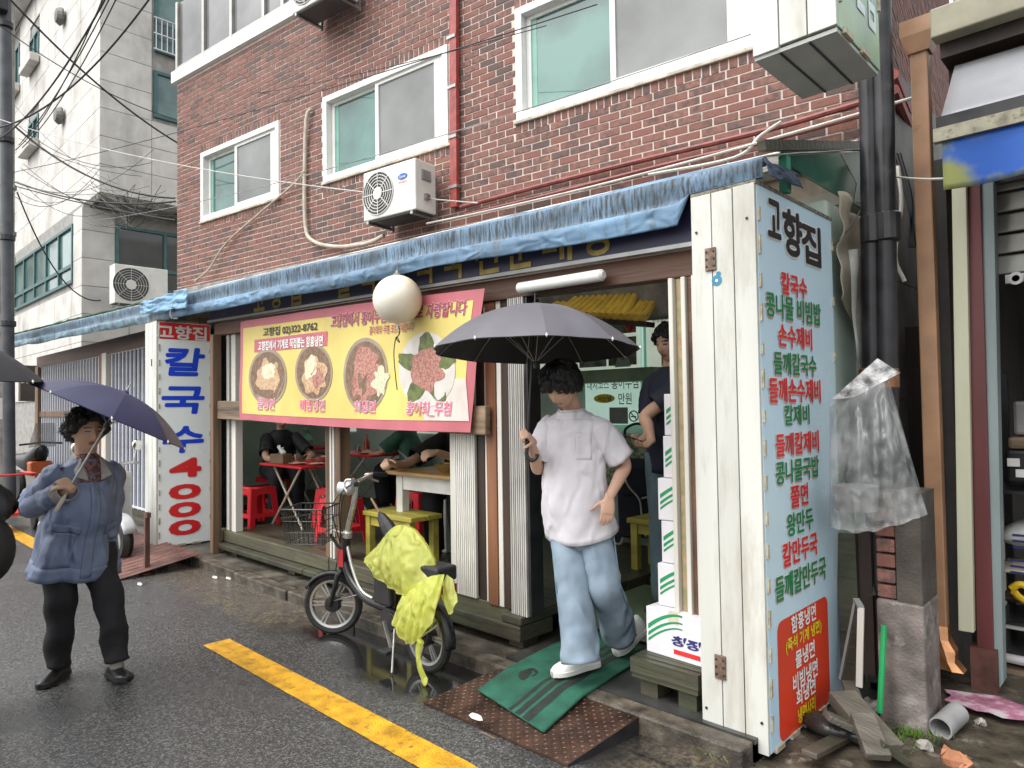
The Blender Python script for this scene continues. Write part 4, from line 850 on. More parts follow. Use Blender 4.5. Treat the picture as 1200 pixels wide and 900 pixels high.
# the globe balloon and the tube lamp at the front
t = thing('globe_balloon', 'white round balloon with a dangling string hung in front of the banner', 'balloon', at_y(466, 351, 2.9)); RB = .172
mb = MB(); mb.sphere((0, 0, 0), (RB, RB, RB*.99), 32, 0, 20); mb.build('ball', mat('cream_balloon', (.74,.70,.60), .35, var=.08, scale=3.2, spec=.5, col2=(.66,.52,.32), thr=(.28, .58), grime=((.50,.44,.34), .60, .75), gscale=12), t, smooth='all', world=False)
MB().lathe((0, 0, -RB-.02), [(.012, .02), (.008, 0), (.014, -.012)], 10).build('knot', M_WHP, t, world=False)
mb = MB(); mb.tube(catmull([(0, 0, -RB), (.02, 0, -RB-.06), (-.03, .01, -RB-.10), (.03, -.01, -RB-.13), (-.02, 0, -RB-.09), (-.05, 0, -RB-.2), (-.03, 0, -RB-.38), (-.015, 0, -RB-.46)], 8), .004, 6); mb.build('string', M_BLK, t, world=False)
MB().lathe((0, 0, RB-.006), [(.03, 0), (.032, .012), (.012, .022), (.010, .04), (.001, .042)], 14).build('top_fitting', M_STEEL, t, smooth=True, world=False)
mb = MB(); mb.tube([(0, 0, RB), (.02, -.02, RB+.18)], .003, 5); mb.build('hanging_wire', M_STEEL, t, world=False)
a, b = at_y(607, 338, 3.08), at_y(708, 322, 3.08)
t = thing('tube_lamp', 'unlit white fluorescent tube lamp on the door beam above the umbrella', 'lamp', a.lerp(b, .5))
d = (b-a).normalized(); MB().tube([a, a+d*.015, b-d*.015, b], [.02, .034, .034, .02], 14).build('diffuser', mat('frosted_diffuser', (.66,.66,.62), .35, var=.06), t, smooth=True)
MB().bar(a+d*.05+Vector((0, .04, .01)), b-d*.05+Vector((0, .04, .01)), .03, .04).build('backplate', M_WHP, t)
# cartons stacked inside the right jamb
M_CART = mat('white_carton', (.70,.68,.70), .55, var=.06, scale=5); M_CGRN = mat('carton_green', (.02,.28,.10), .5); M_CBLU = mat('carton_navy', (.03,.03,.16), .5)
def carton(i, x0, y0, z0, w, d, h, rz, label):
    t = thing('carton', label, 'box', (x0, y0, z0), rz, 'white cartons stacked by the door')
    MB().box(0, w, 0, d, 0, h).build('box', M_CART, t, bev=.004, world=False)
    MB().box(w*.5-.03, w*.5+.03, -.0012, .02, h-.06, h+.0012).build('tape', mat('packing_tape', (.62,.56,.44), .3), t, world=False)
    mb = MB(); y = -.002
    for k, (a, b) in enumerate(((.02, .14), (.17, .26), (.29, .36))):
        n = 8; up_, lo = [], []
        for j in range(n+1):
            q = j/n; lo.append((w*(.04+.62*q), y, h*(.95-a-.0-(.52*(1-q)**1.7)*(1-k*.0)+.10*(1-q)))); up_.append((w*(.04+.62*q), y, h*(.95-a-(.52*(1-q)**1.7)+.10*(1-q)+(b-a)*(.9-.55*q))))
        mb.add(up_+lo, [(j, j+1, n+2+j, n+1+j) for j in range(n)])
    mb.build('green_stripes', M_CGRN, t, fix=False, world=False)
    mb = MB(); text_into(mb, '청정', (w*.46, -.003, h*.52), (w*.95, -.003, h*.52), (w*.46, -.003, h*.30), (w*.95, -.003, h*.30), bold=.04, shear=.15); mb.build('lettering', M_CBLU, t, fix=False, world=False)
    mb = MB(); mb.quad((w*.5, -.003, h*.12), (w*.95, -.003, h*.12), (w*.95, -.003, h*.22), (w*.5, -.003, h*.22)); o = mb.build('red_strip', M_REDP, t, fix=False, world=False)
    return t
zc = .30
for i, (dx, dy, h, rz, lb) in enumerate(((0, 0, .235, -.06, 'white carton with green stripes, lowest of the stack on the ribbed step'), (.045, .05, .22, .05, 'white carton, second from the bottom of the leaning stack'), (.06, .07, .22, -.03, 'white carton, third from the bottom of the leaning stack'), (.05, .06, .22, .08, 'white carton, fourth from the bottom of the leaning stack'), (.075, .08, .22, .02, 'white carton near the top of the leaning stack'), (.08, .09, .22, .06, 'white carton on top of the leaning stack beside the man'))):
    carton(i, -2.055+dx, 3.12+dy, zc, .34, .26, h, rz, lb); zc += h+.003
# shopping trolley and wet umbrella inside
t = thing('shopping_trolley', 'navy fabric shopping trolley with white piping and one white wheel', 'trolley', at_z(751, 640, .294), R(38))
M_NAVF = mat('navy_fabric', (.018,.02,.035), .7, var=.3, bump=.3); M_WPIPE = mat('white_piping', (.6,.6,.56), .5)
mb = MB(); rings = []
for z, w, d in ((.10, .17, .12), (.12, .19, .15), (.5, .20, .16), (.72, .19, .15), (.80, .15, .11)): rings.append([(sx*w+.03*(z > .7), sy*d, z) for sx, sy in ((-1, -.8), (-.8, -1), (.8, -1), (1, -.8), (1, .8), (.8, 1), (-.8, 1), (-1, .8))])
mb.loft(rings); mb.build('bag', M_NAVF, t, world=False, smooth=True)
MB().box(-.17, .19, -.175, -.145, .48, .74).build('flap', M_NAVF, t, world=False, bev=.02)
MB().tube(catmull([(-.15, -.165, .80), (-.13, -.18, .6), (-.02, -.18, .45), (0, -.17, .3), (.03, -.17, .12)], 5), .008, 6).build('piping', M_WPIPE, t, world=False); MB().tube([(0, -.18, .46), (.18, -.18, .5)], .008, 6).build('piping', M_WPIPE, t, world=False)
mb = MB(); mb.tube(catmull([(-.12, .1, .7), (-.12, .12, 1.0), (-.1, .12, 1.08), (.0, .12, 1.12), (.1, .12, 1.08), (.12, .12, 1.0), (.12, .1, .7)], 5), .013, 8); mb.build('handle', M_BLKM, t, world=False)
for sx in (-1, 1):
    w_ = MB().lathe((sx*.2, .06, .09), [(.085, -.018), (.09, -.015), (.09, .015), (.085, .018), (.074, .018), (.074, -.018), (.085, -.018)], 26, axis=(1, .7, 0), caps=False).build('wheel', M_WPIPE, t, world=False, smooth=True)
    MB().lathe((sx*.2, .06, .09), [(.073, -.012), (.073, .012), (.001, .014)], 20, axis=(1, .7, 0)).build('hub', M_BLKM, w_, world=False)
p = at_z(765, 634, .28); q = at_y(792, 533, 4.9)
t = thing('wet_umbrella', 'folded dark green umbrella leaning behind the cartons', 'umbrella', p)
MB().tube([p, p.lerp(q, .08), p.lerp(q, .5), p.lerp(q, .85), q], [.012, .02, .075, .10, .045], 10).build('folded_canopy', mat('dark_green_nylon', (.035,.075,.08), .4, var=.3, scale=12), t); MB().tube([q, q+Vector((.01, 0, .16))], .012, 8).build('handle', M_BLKM, t)
# plastic sacks behind the boy's elbow
t = thing('plastic_sack', 'green plastic sack tied with pale straps on the bench behind the shutters', 'sack', at_z(632, 625, .70)); 
mb = MB(); mb.sphere((0, 0, .16), (.16, .14, .19), 16, 0, 10); mb.build('sack', mat('green_sack', (.03,.16,.08), .4, var=.4, scale=9, bump=.6, bscale=20), t, world=False, smooth='all')
MB().tube(catmull([(-.1, -.1, .3), (0, -.15, .42), (.06, -.14, .3), (.02, -.16, .15), (.07, -.15, .05)], 5), .018, 6).build('strap', mat('pale_strap', (.5,.6,.5), .5), t, world=False)
tag(MB().box(-2.9, -1.5, 4.40, 4.5, .101, .20).build('step_edge', M_WOODD), kind='structure')
p = at_z(690, 672, .102); tag(MB().box(p.x-.1, p.x+.55, p.y-.25, p.y+.3, .102, .11).build('floor_board_mat', mat('tan_board', (.24,.21,.15), .5, var=.2)), 'tan floor board lying inside the entrance beside the cartons', 'board')
# ================================================================= barred low shop at the left
M_BARW = mat('white_window_bar', (.62,.63,.66), .4, var=.1); M_GLV = mat('violet_grey_glass', (.10,.11,.17), .12, var=.4, scale=1.5, spec=.7)
low = thing('barred_shopfront', 'low shopfront with white bars over bluish glass left of the price sign', 'shopfront', (-12, 3.4, 0))
YL = 3.36
MB().box(-16.5, -8.5, YL+.06, YL+.09, .22, 2.62).build('glass', M_GLV, low)
MB().box(-16.6, -8.45, YL-.03, YL+.12, .0, .20).build('plinth', M_WOODD, low)
MB().box(-16.6, -8.45, YL-.16, YL-.04, .085, .13).build('low_step', M_WOODD, low)
MB().box(-16.6, -8.45, YL-.02, YL+.1, 2.5, 2.72).build('top_rail', M_WOODB, low)
MB().box(-16.6, -8.45, YL-.01, YL+.05, 1.52, 1.62).build('mid_rail', M_WOODP, low)
for x0, x1, m in ((-16.62, -16.4, M_WOODP), (-12.35, -12.22, M_WOODO), (-12.215, -12.0, M_FRAMEW), (-8.7, -8.56, M_FRAMEW)): MB().box(x0, x1, YL-.04, YL+.08, .2, 2.52).build('post', m, low)
bm_ = MB().box(-.016, .016, -.012, .012, .2, 2.5).mesh('bar'); bm_.materials.append(M_BARW); x = -16.3
while x < -8.75:
    if not (-12.4 < x < -11.95):
        o = bpy.data.objects.new('bar', bm_); COL.objects.link(o); o.parent = low; o.location = (x+12, YL+.02-3.4, 0)
    x += .17
for z in (.215, 2.49): MB().box(-16.4, -8.72, YL-.0, YL+.035, z, z+.025).build('bar_rail', M_BARW, low)
MB().box(-16.55, -8.5, YL+.5, YL+.55, .1, 2.7).build('inner_wall', mat('dim_inner_wall', (.20,.22,.24), .7, var=.3), low)
# ================================================================= grey stone building behind
M_STONE = mat('pale_granite_panel', (.60,.58,.54), .7, var=.14, scale=2.2, bump=.15, bscale=90, grime=((.30,.285,.255), .50, .74), gscale=1.0, gst=(1, 1, .45), rnd=1)
M_STONE2 = mat('grey_granite_panel', (.54,.52,.49), .7, var=.15, scale=2.2, bump=.15, bscale=90, grime=((.24,.23,.21), .55, .8), gscale=1.1, gst=(1, 1, .45), rnd=1)
M_JOINT = mat('dark_panel_joint', (.32,.31,.29), .8, var=.2); M_TEAL = mat('teal_window_frame', (.05,.13,.13), .45, var=.15); M_TGL = mat('teal_glass', (.16,.27,.26), .07, var=.5, scale=1.2, spec=.8, col2=(.05,.09,.09))
M_MOSS = mat('mossy_concrete_edge', (.22,.20,.17), .9, var=.6, scale=8, bump=.9, bscale=25, grime=((.07,.065,.05), .45, .62), gscale=4)
LC = at_x(96, 300, -17.2); UC = at_x(117, 150, -16.6); ZS = at_x(118, 232, -16.6).z; ZR = at_y(35, 22, UC.y).z+.4
gb = thing('stone_building', 'pale stone-clad building with teal windows and stained upper wall at the left', 'building', (LC.x, LC.y, 0))
MB().box(-34, LC.x-.03, LC.y+.03, LC.y+6, 0, ZS).build('lower_core', M_JOINT, gb); MB().box(-34, UC.x-.03, UC.y+.03, UC.y+7, ZS+.1, ZR+2).build('upper_core', M_JOINT, gb)
MB().box(-34, UC.x+.03, UC.y-.03, UC.y+7, ZS-.06, ZS+.12).build('overhang_edge', M_MOSS, gb, bev=.03)
MB().box(-34, UC.x-.06, UC.y+.06, UC.y+6.9, ZS-.075, ZS-.058).build('soffit', mat('slatted_soffit', (.24,.23,.21), .7, var=.3, scale=12), gb)
def panelgrid(name, core, horiz, a0, a1, z0, z1, da, dz, fix, m, holes=()):
    zi = z0
    while zi < z1-.05:
        zj = min(zi+dz, z1); a = a0
        while a < a1-.05:
            b = min(a+da, a1)
            segs = [(a, b)]
            for h in holes:
                if zj > h[2]+.02 and zi < h[3]-.02: segs = [p for q in segs for p in ((q[0], min(q[1], h[0])), (max(q[0], h[1]), q[1])) if p[1]-p[0] > .06]
            for p, q in segs:
                e = random.uniform(0, .004)
                if horiz: MB().box(p+.006, q-.006, fix-e, fix+.04, zi+.006, zj-.006).build(name, m, gb)
                else: MB().box(fix-.04, fix+e, p+.006, q-.006, zi+.006, zj-.006).build(name, m, gb)
            a = b
        zi = zj
def tealwin(label, horiz, a0, a1, z0, z1, fix, mull, trans=None, rail=False, m=None):
    mb = MB(); w = .07
    def bx(a, b, c, d, f0, f1):
        if horiz: mb.box(a, b, fix-f0, fix+f1, c, d)
        else: mb.box(fix-f1, fix+f0, a, b, c, d)
    bx(a0, a0+w, z0, z1, .03, .1); bx(a1-w, a1, z0, z1, .03, .1); bx(a0+w, a1-w, z0, z0+w, .03, .1); bx(a0+w, a1-w, z1-w, z1, .03, .1)
    for k in mull: bx(a0+(a1-a0)*k-.035, a0+(a1-a0)*k+.035, z0+w, z1-w, .025, .1)
    if trans: bx(a0+w, a1-w, z0+(z1-z0)*trans-.04, z0+(z1-z0)*trans+.04, .022, .1)
    f = mb.build('window', M_TEAL, gb)
    ks = [0]+list(mull)+[1]
    for p, q in zip(ks, ks[1:]):
        mb = MB(); bx(a0+(a1-a0)*p+.036, a0+(a1-a0)*q-.036, z0+w*.5, z1-w*.5, -.02, .03); mb.build('pane', m or M_TGL, f)
    return f
def zX(px, py): return at_x(px, py, LC.x).z
def yX(px, X): return at_x(px, 250, X).y
def xY(px, Y): return at_y(px, 250, Y).x
# lower storey: side window, street window
hs = (yX(135, LC.x), LC.y+5, at_x(135, 330, LC.x).z-.15, at_x(135, 263, LC.x).z)
hf = (xY(18, LC.y), xY(86, LC.y), at_y(86, 331, LC.y).z, at_y(86, 262, LC.y).z)
panelgrid('stone_panel', gb, False, LC.y, LC.y+4.0, 1.9, ZS-.09, .95, .62, LC.x, M_STONE2, [hs]); panelgrid('stone_panel', gb, True, -30, LC.x, 1.9, ZS-.09, 1.5, .62, LC.y, M_STONE, [hf])
tealwin('w', False, hs[0], LC.y+3.9, hs[2], hs[3], LC.x, (.33, .66), .35, m=M_GLASSD); tealwin('w', True, hf[0], hf[1], hf[2], hf[3], LC.y, (.2, .4, .6, .8), .3)
# upper storeys
u1 = (yX(180, UC.x), UC.y+4.9, at_x(180, 137, UC.x).z, at_x(180, 82, UC.x).z); u2 = (yX(181, UC.x), UC.y+4.9, at_x(181, 60, UC.x).z, at_x(181, 60, UC.x).z+2.0)
fz = [(xY(34, UC.y), xY(45, UC.y), at_y(40, 72, UC.y).z, at_y(40, 42, UC.y).z), (xY(33, UC.y), xY(45, UC.y), at_y(40, 168, UC.y).z, at_y(40, 140, UC.y).z), (xY(13, UC.y), xY(22, UC.y), at_y(18, 105, UC.y).z, at_y(18, 60, UC.y).z)]
panelgrid('stone_panel', gb, False, UC.y, UC.y+4.2, ZS+.13, ZR+1.9, 1.05, .62, UC.x, M_STONE, [u1, u2]); panelgrid('stone_panel', gb, True, -27.1, UC.x, ZS+.13, ZR, 1.5, .62, UC.y, M_STONE, fz)
tealwin('w', False, u1[0], u1[1], u1[2], u1[3], UC.x, (.4,)); tealwin('w', False, u2[0], u2[1], u2[2], u2[3], UC.x, (.3, .6))
for h in fz:
    tealwin('w', True, h[0], h[1], h[2], h[3], UC.y, (.5,)); MB().box(h[0]-.1, h[1]+.1, UC.y-.25, UC.y-.02, h[2]-.28, h[2]-.05).build('window_sill', M_STONE, gb, bev=.02)
mb = MB()
for k in range(12): mb.tube([(UC.x+.10, u2[0]+.12*k, u2[2]+.02), (UC.x+.10, u2[0]+.12*k, u2[2]+.75)], .012, 6)
for z in (.02, .38, .75): mb.bar((UC.x+.10, u2[0]-.05, u2[2]+z), (UC.x+.10, u2[0]+1.6, u2[2]+z), .03, .025)
mb.build('balcony_railing', M_BARW, gb)
MB().box(-34, UC.x, UC.y-.35, UC.y-.01, ZR, ZR+.35).build('cornice', M_STONE, gb, bev=.03)
for px, py in ((73, 20), (72, 136)):
    c = at_y(px, py, UC.y-.05); MB().lathe(c, [(.20, 0), (.22, -.05), (.16, -.14), (.02, -.16)], 14, axis=(0, 1, 0)).build('vent_hood', mat('grey_vent', (.20,.20,.19), .6, .3, var=.3), gb)
ac('air_conditioner', 'white outdoor air conditioner on the low roof before the stone building', at_x(163, 353, -16.0)+Vector((0, 0, -.1)), (0, 1, 0), (1, 0, 0), 1.05, .82, .35, logo=False)
# far end of the lane
fb = thing('far_house', 'distant beige house at the end of the lane behind the poles', 'building', (-38, 3, 0))
MB().box(-44, -36, 1, 5.0, 0, 9).build('wall', mat('far_beige_render', (.42,.38,.31), .8, var=.25, scale=1.5), fb)
MB().box(-35.99, -35.9, 2.0, 3.2, 3.4, 4.6).build('window', M_GLASSD, fb); MB().box(-44.2, -35.8, .8, 5.2, 9, 9.3).build('roof_edge', M_PLAS, fb)
t = thing('lane_sign', 'dark brown shop sign with white script at the far left', 'sign', (-19.5, 3.6, 1.6)); a, b = at_x(24, 428, -19.5), at_x(44, 470, -19.5)
MB().box(-19.7, -19.5, a.y, b.y, b.z, a.z).build('board', mat('dark_brown_sign', (.05,.04,.035), .4), t)
mb = MB(); z = (a.z+b.z)/2+.1; text_into(mb, 'artner', (-19.497, a.y+.02, z+.12), (-19.497, b.y-.02, z+.12), (-19.497, a.y+.02, z-.1), (-19.497, b.y-.02, z-.1), bold=.01, shear=.1); mb.build('lettering', M_WHP, t, fix=False)
# utility poles
c = at_x(2, 300, -14.2); PB = Vector((c.x, c.y, 0))
t = thing('utility_pole', 'round concrete utility pole at the left edge of the frame', 'pole', PB)
MB().tube([PB, PB+Vector((0, 0, 9.5))], [.20, .15], 18).build('shaft', mat('pole_concrete', (.40,.38,.34), .8, var=.3, scale=4, bump=.4, grime=((.2,.19,.17), .5, .75)), t, smooth=True)
for z in (4.6, 5.4, 2.3): MB().lathe(PB+Vector((0, 0, z)), [(.19, 0), (.205, .01), (.205, .07), (.19, .08)], 16).build('band', M_STEEL, t)
MB().box(PB.x+.19, PB.x+.2, PB.y-.12, PB.y+.06, 1.5, 1.85).build('paper_notice', M_WHP, t)
c = at_x(14, 300, -13.6); PB2 = Vector((c.x, c.y, 0))
t = thing('steel_pole', 'dark grey steel pole with clamps standing before the concrete pole', 'pole', PB2)
MB().tube([PB2, PB2+Vector((-.03, -.12, 8.6))], .085, 14).build('shaft', mat('dark_grey_pole', (.085,.09,.10), .45, .3, var=.25, scale=5), t, smooth=True)
for z in (3.0, 4.4, 6.0, 7.9): MB().lathe(PB2+Vector((0, -.014*z, z)), [(.09, 0), (.11, .01), (.11, .09), (.09, .1)], 12).build('clamp', M_BLKM, t)
MB().box(PB2.x-.15, PB2.x+.2, PB2.y-.35, PB2.y-.1, 8.1, 8.7).build('junction_box', M_BLKM, t, bev=.02)
# ================================================================= ramps, mat, post
M_RUST = mat('rusty_tread_plate', (.115,.062,.042), .38, .55, var=.5, scale=6, bump=.4, grime=((.055,.035,.028), .45, .7), gscale=5)
def smoothstep(a, b, x): t_ = min(1, max(0, (x-a)/(b-a))); return t_*t_*(3-2*t_)
t = thing('tread_plate_ramp', 'rusty steel tread plate ramp under the green mat', 'ramp', (-2.45, 2.6, 0))
Rc = [Vector((-2.98, 2.36, .012)), Vector((-1.99, 2.38, .012)), Vector((-1.93, 2.845, .082)), Vector((-2.88, 2.845, .082))]
mb = MB(); mb.prism(Rc, (0, 0, -.01)); mb.build('plate', M_RUST, t)
mb = MB(); mb.add([Rc[1], Rc[2], Vector((-1.93, 2.84, .0)), Vector((-1.99, 2.38, .0))], [(0,1,2,3)]); mb.build('side_skirt', M_BLKM, t)
mb = MB(); nu, nv = 34, 18
for i in range(nu):
    for j in range(nv):
        u, v = (i+.5)/nu, (j+.5)/nv; p = Rc[0].lerp(Rc[1], u).lerp(Rc[3].lerp(Rc[2], u), v); ax = (Rc[1]-Rc[0]).normalized(); ay = (Rc[3]-Rc[0]).normalized()
        d1 = (ax+ay).normalized() if (i+j) % 2 else (ax-ay).normalized(); d2 = d1.cross(Vector((0, 0, 1))).normalized(); n_ = ax.cross(ay).normalized()
        mb.add([p-d1*.012, p+d2*.004, p+d1*.012, p-d2*.004, p+n_*.004], [(0,1,4),(1,2,4),(2,3,4),(3,0,4)])
tag(mb.build('tread_lugs', M_RUST, t), kind='stuff')
M_MAT = mat('green_door_mat', (.018,.12,.075), .75, var=.3, scale=10, bump=.8, bscale=300); M_MATD = mat('dark_mat_stripe', (.022,.03,.026), .8, var=.3, scale=20, bump=.8, bscale=300)
def mz(y): return .024+(.083*(y-2.38)/.465 if y < 2.82 else .0785+.012*smoothstep(2.82, 3.2, y))
MA, MBp, MD = at_z(560, 811, .05), at_z(637, 859, .04), at_z(691, 737, .11); MC = MD+(MBp-MA)
def matp(u, v, o=0): p = MA.lerp(MBp, u).lerp(MD.lerp(MC, u), v); return Vector((p.x, p.y, mz(p.y)+o+.002*max(0, nz(u*3, v*4))))
t = thing('door_mat', 'green door mat with dark stripes on the steel ramp', 'mat', (-2.45, 2.9, .05))
mb = MB(); mb.grid(lambda u, v: matp(u, v), 24, 40); mb.build('pile', M_MAT, t, smooth='all', solid=.012)
for a, b in ((.50, .545), (.59, .66), (.70, .80)):
    mb = MB(); mb.grid(lambda u, v: matp(a+(b-a)*u+.006*nz(v*12, a*9), .0+1.0*v, .0075), 4, 40); mb.build('stripe', M_MATD, t, smooth='all', fix=False)
mb = MB()
for k in range(7):
    cu, cv = .27+.03*nz(k*3), .26+.03*nz(k*5, 2); w = .012
    pts = [matp(cu+.10*math.cos(a+k)*(1-.1*k)*.8, cv+.06*math.sin(a*1.3+k*.7), .0075) for a in [j*.35 for j in range(8)]]
    for p, q in zip(pts, pts[1:]): mb.bar(p, q, .011, .001)
mb.build('printed_emblem', M_MATD, t)
M_RUSTR = mat('rust_red_steel', (.17,.085,.07), .4, .4, var=.35, scale=6)
t = thing('corrugated_ramp', 'rust brown ribbed steel ramp under the price sign', 'ramp', (-8.0, 2.5, 0))
mb = MB(); rp = []
for i in range(91):
    x = -9.05+1.85*i/90; h = .012*(1 if (i//3) % 2 else 0); rp.append([Vector((x-.05*(1-v), 2.12+.73*v, .01+.125*v+h)) for v in (0, .5, 1)])
mb.loft(rp, closed=False, caps=False); mb.build('plate', M_RUSTR, t, solid=.008)
t = thing('rusty_post', 'thin rusty steel post at the ramp before the price sign', 'post', at_z(172, 672, 0)); h = .60
MB().box(-.022, .022, -.022, .022, 0, h).build('upright', M_RUSTR, t, world=False); MB().box(-.02, .06, -.02, .02, h-.05, h-.0).build('hook', M_RUSTR, t, world=False)
MB().lathe((0, 0, 0), [(.07, 0), (.07, .012), (.001, .012)], 12).build('foot', M_RUSTR, t, world=False)
# litter on the ground
M_LIT = mat('paper_litter', (.62,.60,.56), .6, var=.2, scale=30)
for i, (px, py, lb) in enumerate(((252, 677, 'white paper scrap in the gutter left of the bicycle'), (268, 678, 'folded white scrap beside the kerb'), (315, 677, 'pale scrap on the kerb apron'), (164, 685, 'small pale pebble before the ribbed ramp'), (558, 841, 'small white crumb on the steel ramp'))):
    p = at_z(px, py, .006 if i < 4 else .045); mb = MB(); n = 7
    mb.loft([[p+Vector((.05*math.cos(2*math.pi*j/n)*(1+.4*nz(j, i)), .02*math.sin(2*math.pi*j/n), .0)) for j in range(n)], [p+Vector((.04*math.cos(2*math.pi*j/n)*(1+.4*nz(j, i)), .015*math.sin(2*math.pi*j/n), .012+.006*nz(j*2, i))) for j in range(n)]])
    tag(mb.build('paper_scrap', M_LIT), lb, 'litter', 'scraps of litter')
tag(MB().bar(at_z(564, 858, .01), at_z(581, 866, .006), .006, .005).build('twig', M_WOODR), 'thin pale straw lying before the steel ramp', 'litter')
# ================================================================= clutter between the menu sign and the next shop
M_GGLASS = mat('green_acrylic', (.015,.12,.075), .15, var=.4, scale=2, spec=.7); M_GREYP = mat('grey_slate_cladding', (.20,.195,.185), .7, var=.3, scale=4, bump=.3)
sw = thing('lean_to_side', 'side of the lean-to with green panel, cladding and plastic sheet behind the menu sign', 'wall', (-1.38, 4.2, 0))
MB().prism([(-1.375, 3.35, 2.775), (-1.375, 4.62, 2.78), (-1.375, 4.62, 3.15), (-1.375, 3.35, 2.83)], (.02, 0, 0)).build('green_panel', M_GGLASS, sw)
mb = MB(); q = [at_x(985, 180, -1.353), at_x(1010, 177, -1.353), at_x(1010, 238, -1.353), at_x(1001, 236, -1.353), at_x(1004, 215, -1.353), at_x(994, 196, -1.353)]; mb.add(q, [tuple(range(6))]); mb.build('torn_sheet', mat('pale_torn_film', (.42,.52,.46), .4), sw, fix=False)
MB().bar((-1.365, 3.12, 2.80), (-1.365, 4.65, 3.20), .04, .05).build('top_batten', M_WOODD, sw); MB().box(-1.37, -1.33, 3.32, 3.37, 2.62, 2.80).build('green_post', mat('green_paint', (.05,.26,.17), .5), sw)
for z0, z1 in ((0, .8), (.805, 1.6), (1.605, 2.4), (2.405, 3.2), (3.205, 3.9)): MB().box(-1.37, -1.34, 4.63, 9.0, z0, z1).build('cladding', M_GREYP, sw)
mb = MB(); mb.grid(lambda u, v: Vector((-1.32+.05*nz(u*3, v*4)+.04*math.sin((u+v)*9)*.3, 3.985+.62*u, 2.76-.10*u-.85*v*(.7+.3*u)+.02*nz(u*6, v*5))), 24, 20)
mb.build('plastic_sheet', mat('beige_plastic_sheet', (.46,.41,.32), .35, var=.25, scale=3, bump=.3, bscale=9, tl=.2), sw, smooth='all', solid=.004)
mb = MB(); mb.grid(lambda u, v: Vector((-1.27+.06*nz(u*4, v*3, 5)+.02*math.sin(u*16+v*3), 3.97+.62*u, 2.42-1.3*v+.02*nz(u*6, v*5))), 40, 40)
mb.build('clear_sheet', mat('dusty_clear_film', (.36,.36,.34), .22, var=.3, scale=6, alpha=.78, wrk=(9, .8, .5)), sw, smooth='all')
st(MB().box(-1.36, 3.5, 9.0, 9.2, 0, 4.0), 'alley_end_wall', M_GREYP)
st(MB().box(-1.34, -.95, 5.3, 5.4, 0, 2.1), 'alley_board_wall', M_DARKW)
# black pipes
t = thing('black_pipes', 'pair of black painted drain pipes behind the projecting sign', 'pipe', (-1.2, 4.2, 0))
for px, r_ in ((1018, .052), (1035, .055)):
    a, b = at_y(px, 105, 4.15), at_y(px+4, 480, 4.15); MB().tube([Vector((a.x, 4.15, 5.4)), Vector((a.x, 4.15, 3.2)), Vector((b.x, 4.15, 1.2)), Vector((b.x, 4.15, .0))], r_, 14).build('pipe', mat('black_tar_paint', (.022,.022,.025), .35, var=.5, scale=8, grime=((.07,.065,.06), .6, .75), gscale=6), t, smooth=True)
    MB().lathe((b.x, 4.15, 1.72), [(r_, -.06), (r_+.012, -.05), (r_+.012, .05), (r_, .06)], 14).build('rust_collar', mat('rusty_collar', (.28,.13,.06), .6, .2, var=.4, scale=20), t)
    MB().lathe((a.x, 4.15, 2.55), [(r_, -.08), (r_+.014, -.07), (r_+.014, .07), (r_, .08)], 14).build('coupling', M_BLKM, t)
# thin wire tie to the menu sign
tag(MB().tube(sag((-1.34, 3.95, 2.46), at_y(1008, 247, 4.1), .02), .004, 5).build('tie_wire', M_BLK), 'thin black wire tying the menu sign to the black pipes', 'wire')
# hanging plastic bag
def pillow(outline, ctr, K, bulge, nrm, amp, fr, seed):
    mb = MB(); nrm = vv(nrm); n = len(outline)
    for s_ in (1, -1):
        b = len(mb.v); mb.v.append(vv(ctr)+nrm*bulge*s_)
        for k in range(1, K+1):
            f = k/K
            for j, p in enumerate(outline):
                q = vv(ctr).lerp(vv(p), f); w = math.sqrt(max(0, 1-f*f)); r_ = amp*(1-.5*f**3)*(.6-2.2*abs(nz(q.x*fr*.8+seed, q.y*fr*.8, q.z*fr*.35))+.8*(.4-1.8*abs(nz(q.x*fr*1.9+q.z*fr*.8, q.z*fr*.9, seed+4)))+.35*nz(q.x*fr*5, q.z*fr*4, seed))
                mb.v.append(q+nrm*s_*(bulge*w+(r_ if f < 1 else 0)))
        for j in range(n): mb.f.append((b, b+1+j, b+1+(j+1) % n)); mb.m.append(0)
        for k in range(K-1):
            for j in range(n):
                a = b+1+k*n; mb.f.append((a+j, a+n+j, a+n+(j+1) % n, a+(j+1) % n)); mb.m.append(0)
    return mb
def dens(P, k=5): P = [vv(p) for p in P]; return [P[i].lerp(P[(i+1) % len(P)], j/k) for i in range(len(P)) for j in range(k)]
def drape(T_, B_, nu, nv, nrm, bulge, famp, fn_, seed, pw=.7):
    """film hung from curve T_ to curve B_ with folds running down it"""
    T_, B_ = catmull(T_, 6), catmull(B_, 6); nrm = vv(nrm).normalized()
    def at(c, u): k = u*(len(c)-1); i = min(int(k), len(c)-2); return c[i].lerp(c[i+1], k-i)
    def S_(u, v):
        p = at(T_, u).lerp(at(B_, u), v); f = math.sin(u*fn_*6.28+2.2*nz(u*4+seed, v*1.5)+1.2*v*math.sin(u*9+seed)); f = math.copysign(abs(f)**.7, f)
        e = bulge*(math.sin(math.pi*min(1, max(0, u)))**.6)*(math.sin(math.pi*min(.97, v*.97+.03))**pw)+famp*f*(v**.6)*(.35+.65*abs(nz(u*7, v*3, seed))*2)
        return p+nrm*(e+famp*.5*nz(p.x*26, p.y*20, p.z*22+seed))+Vector((0, 0, famp*.12*math.sin(u*fn_*7+seed)*v**3))
    mb = MB(); mb.grid(S_, nu, nv); return mb
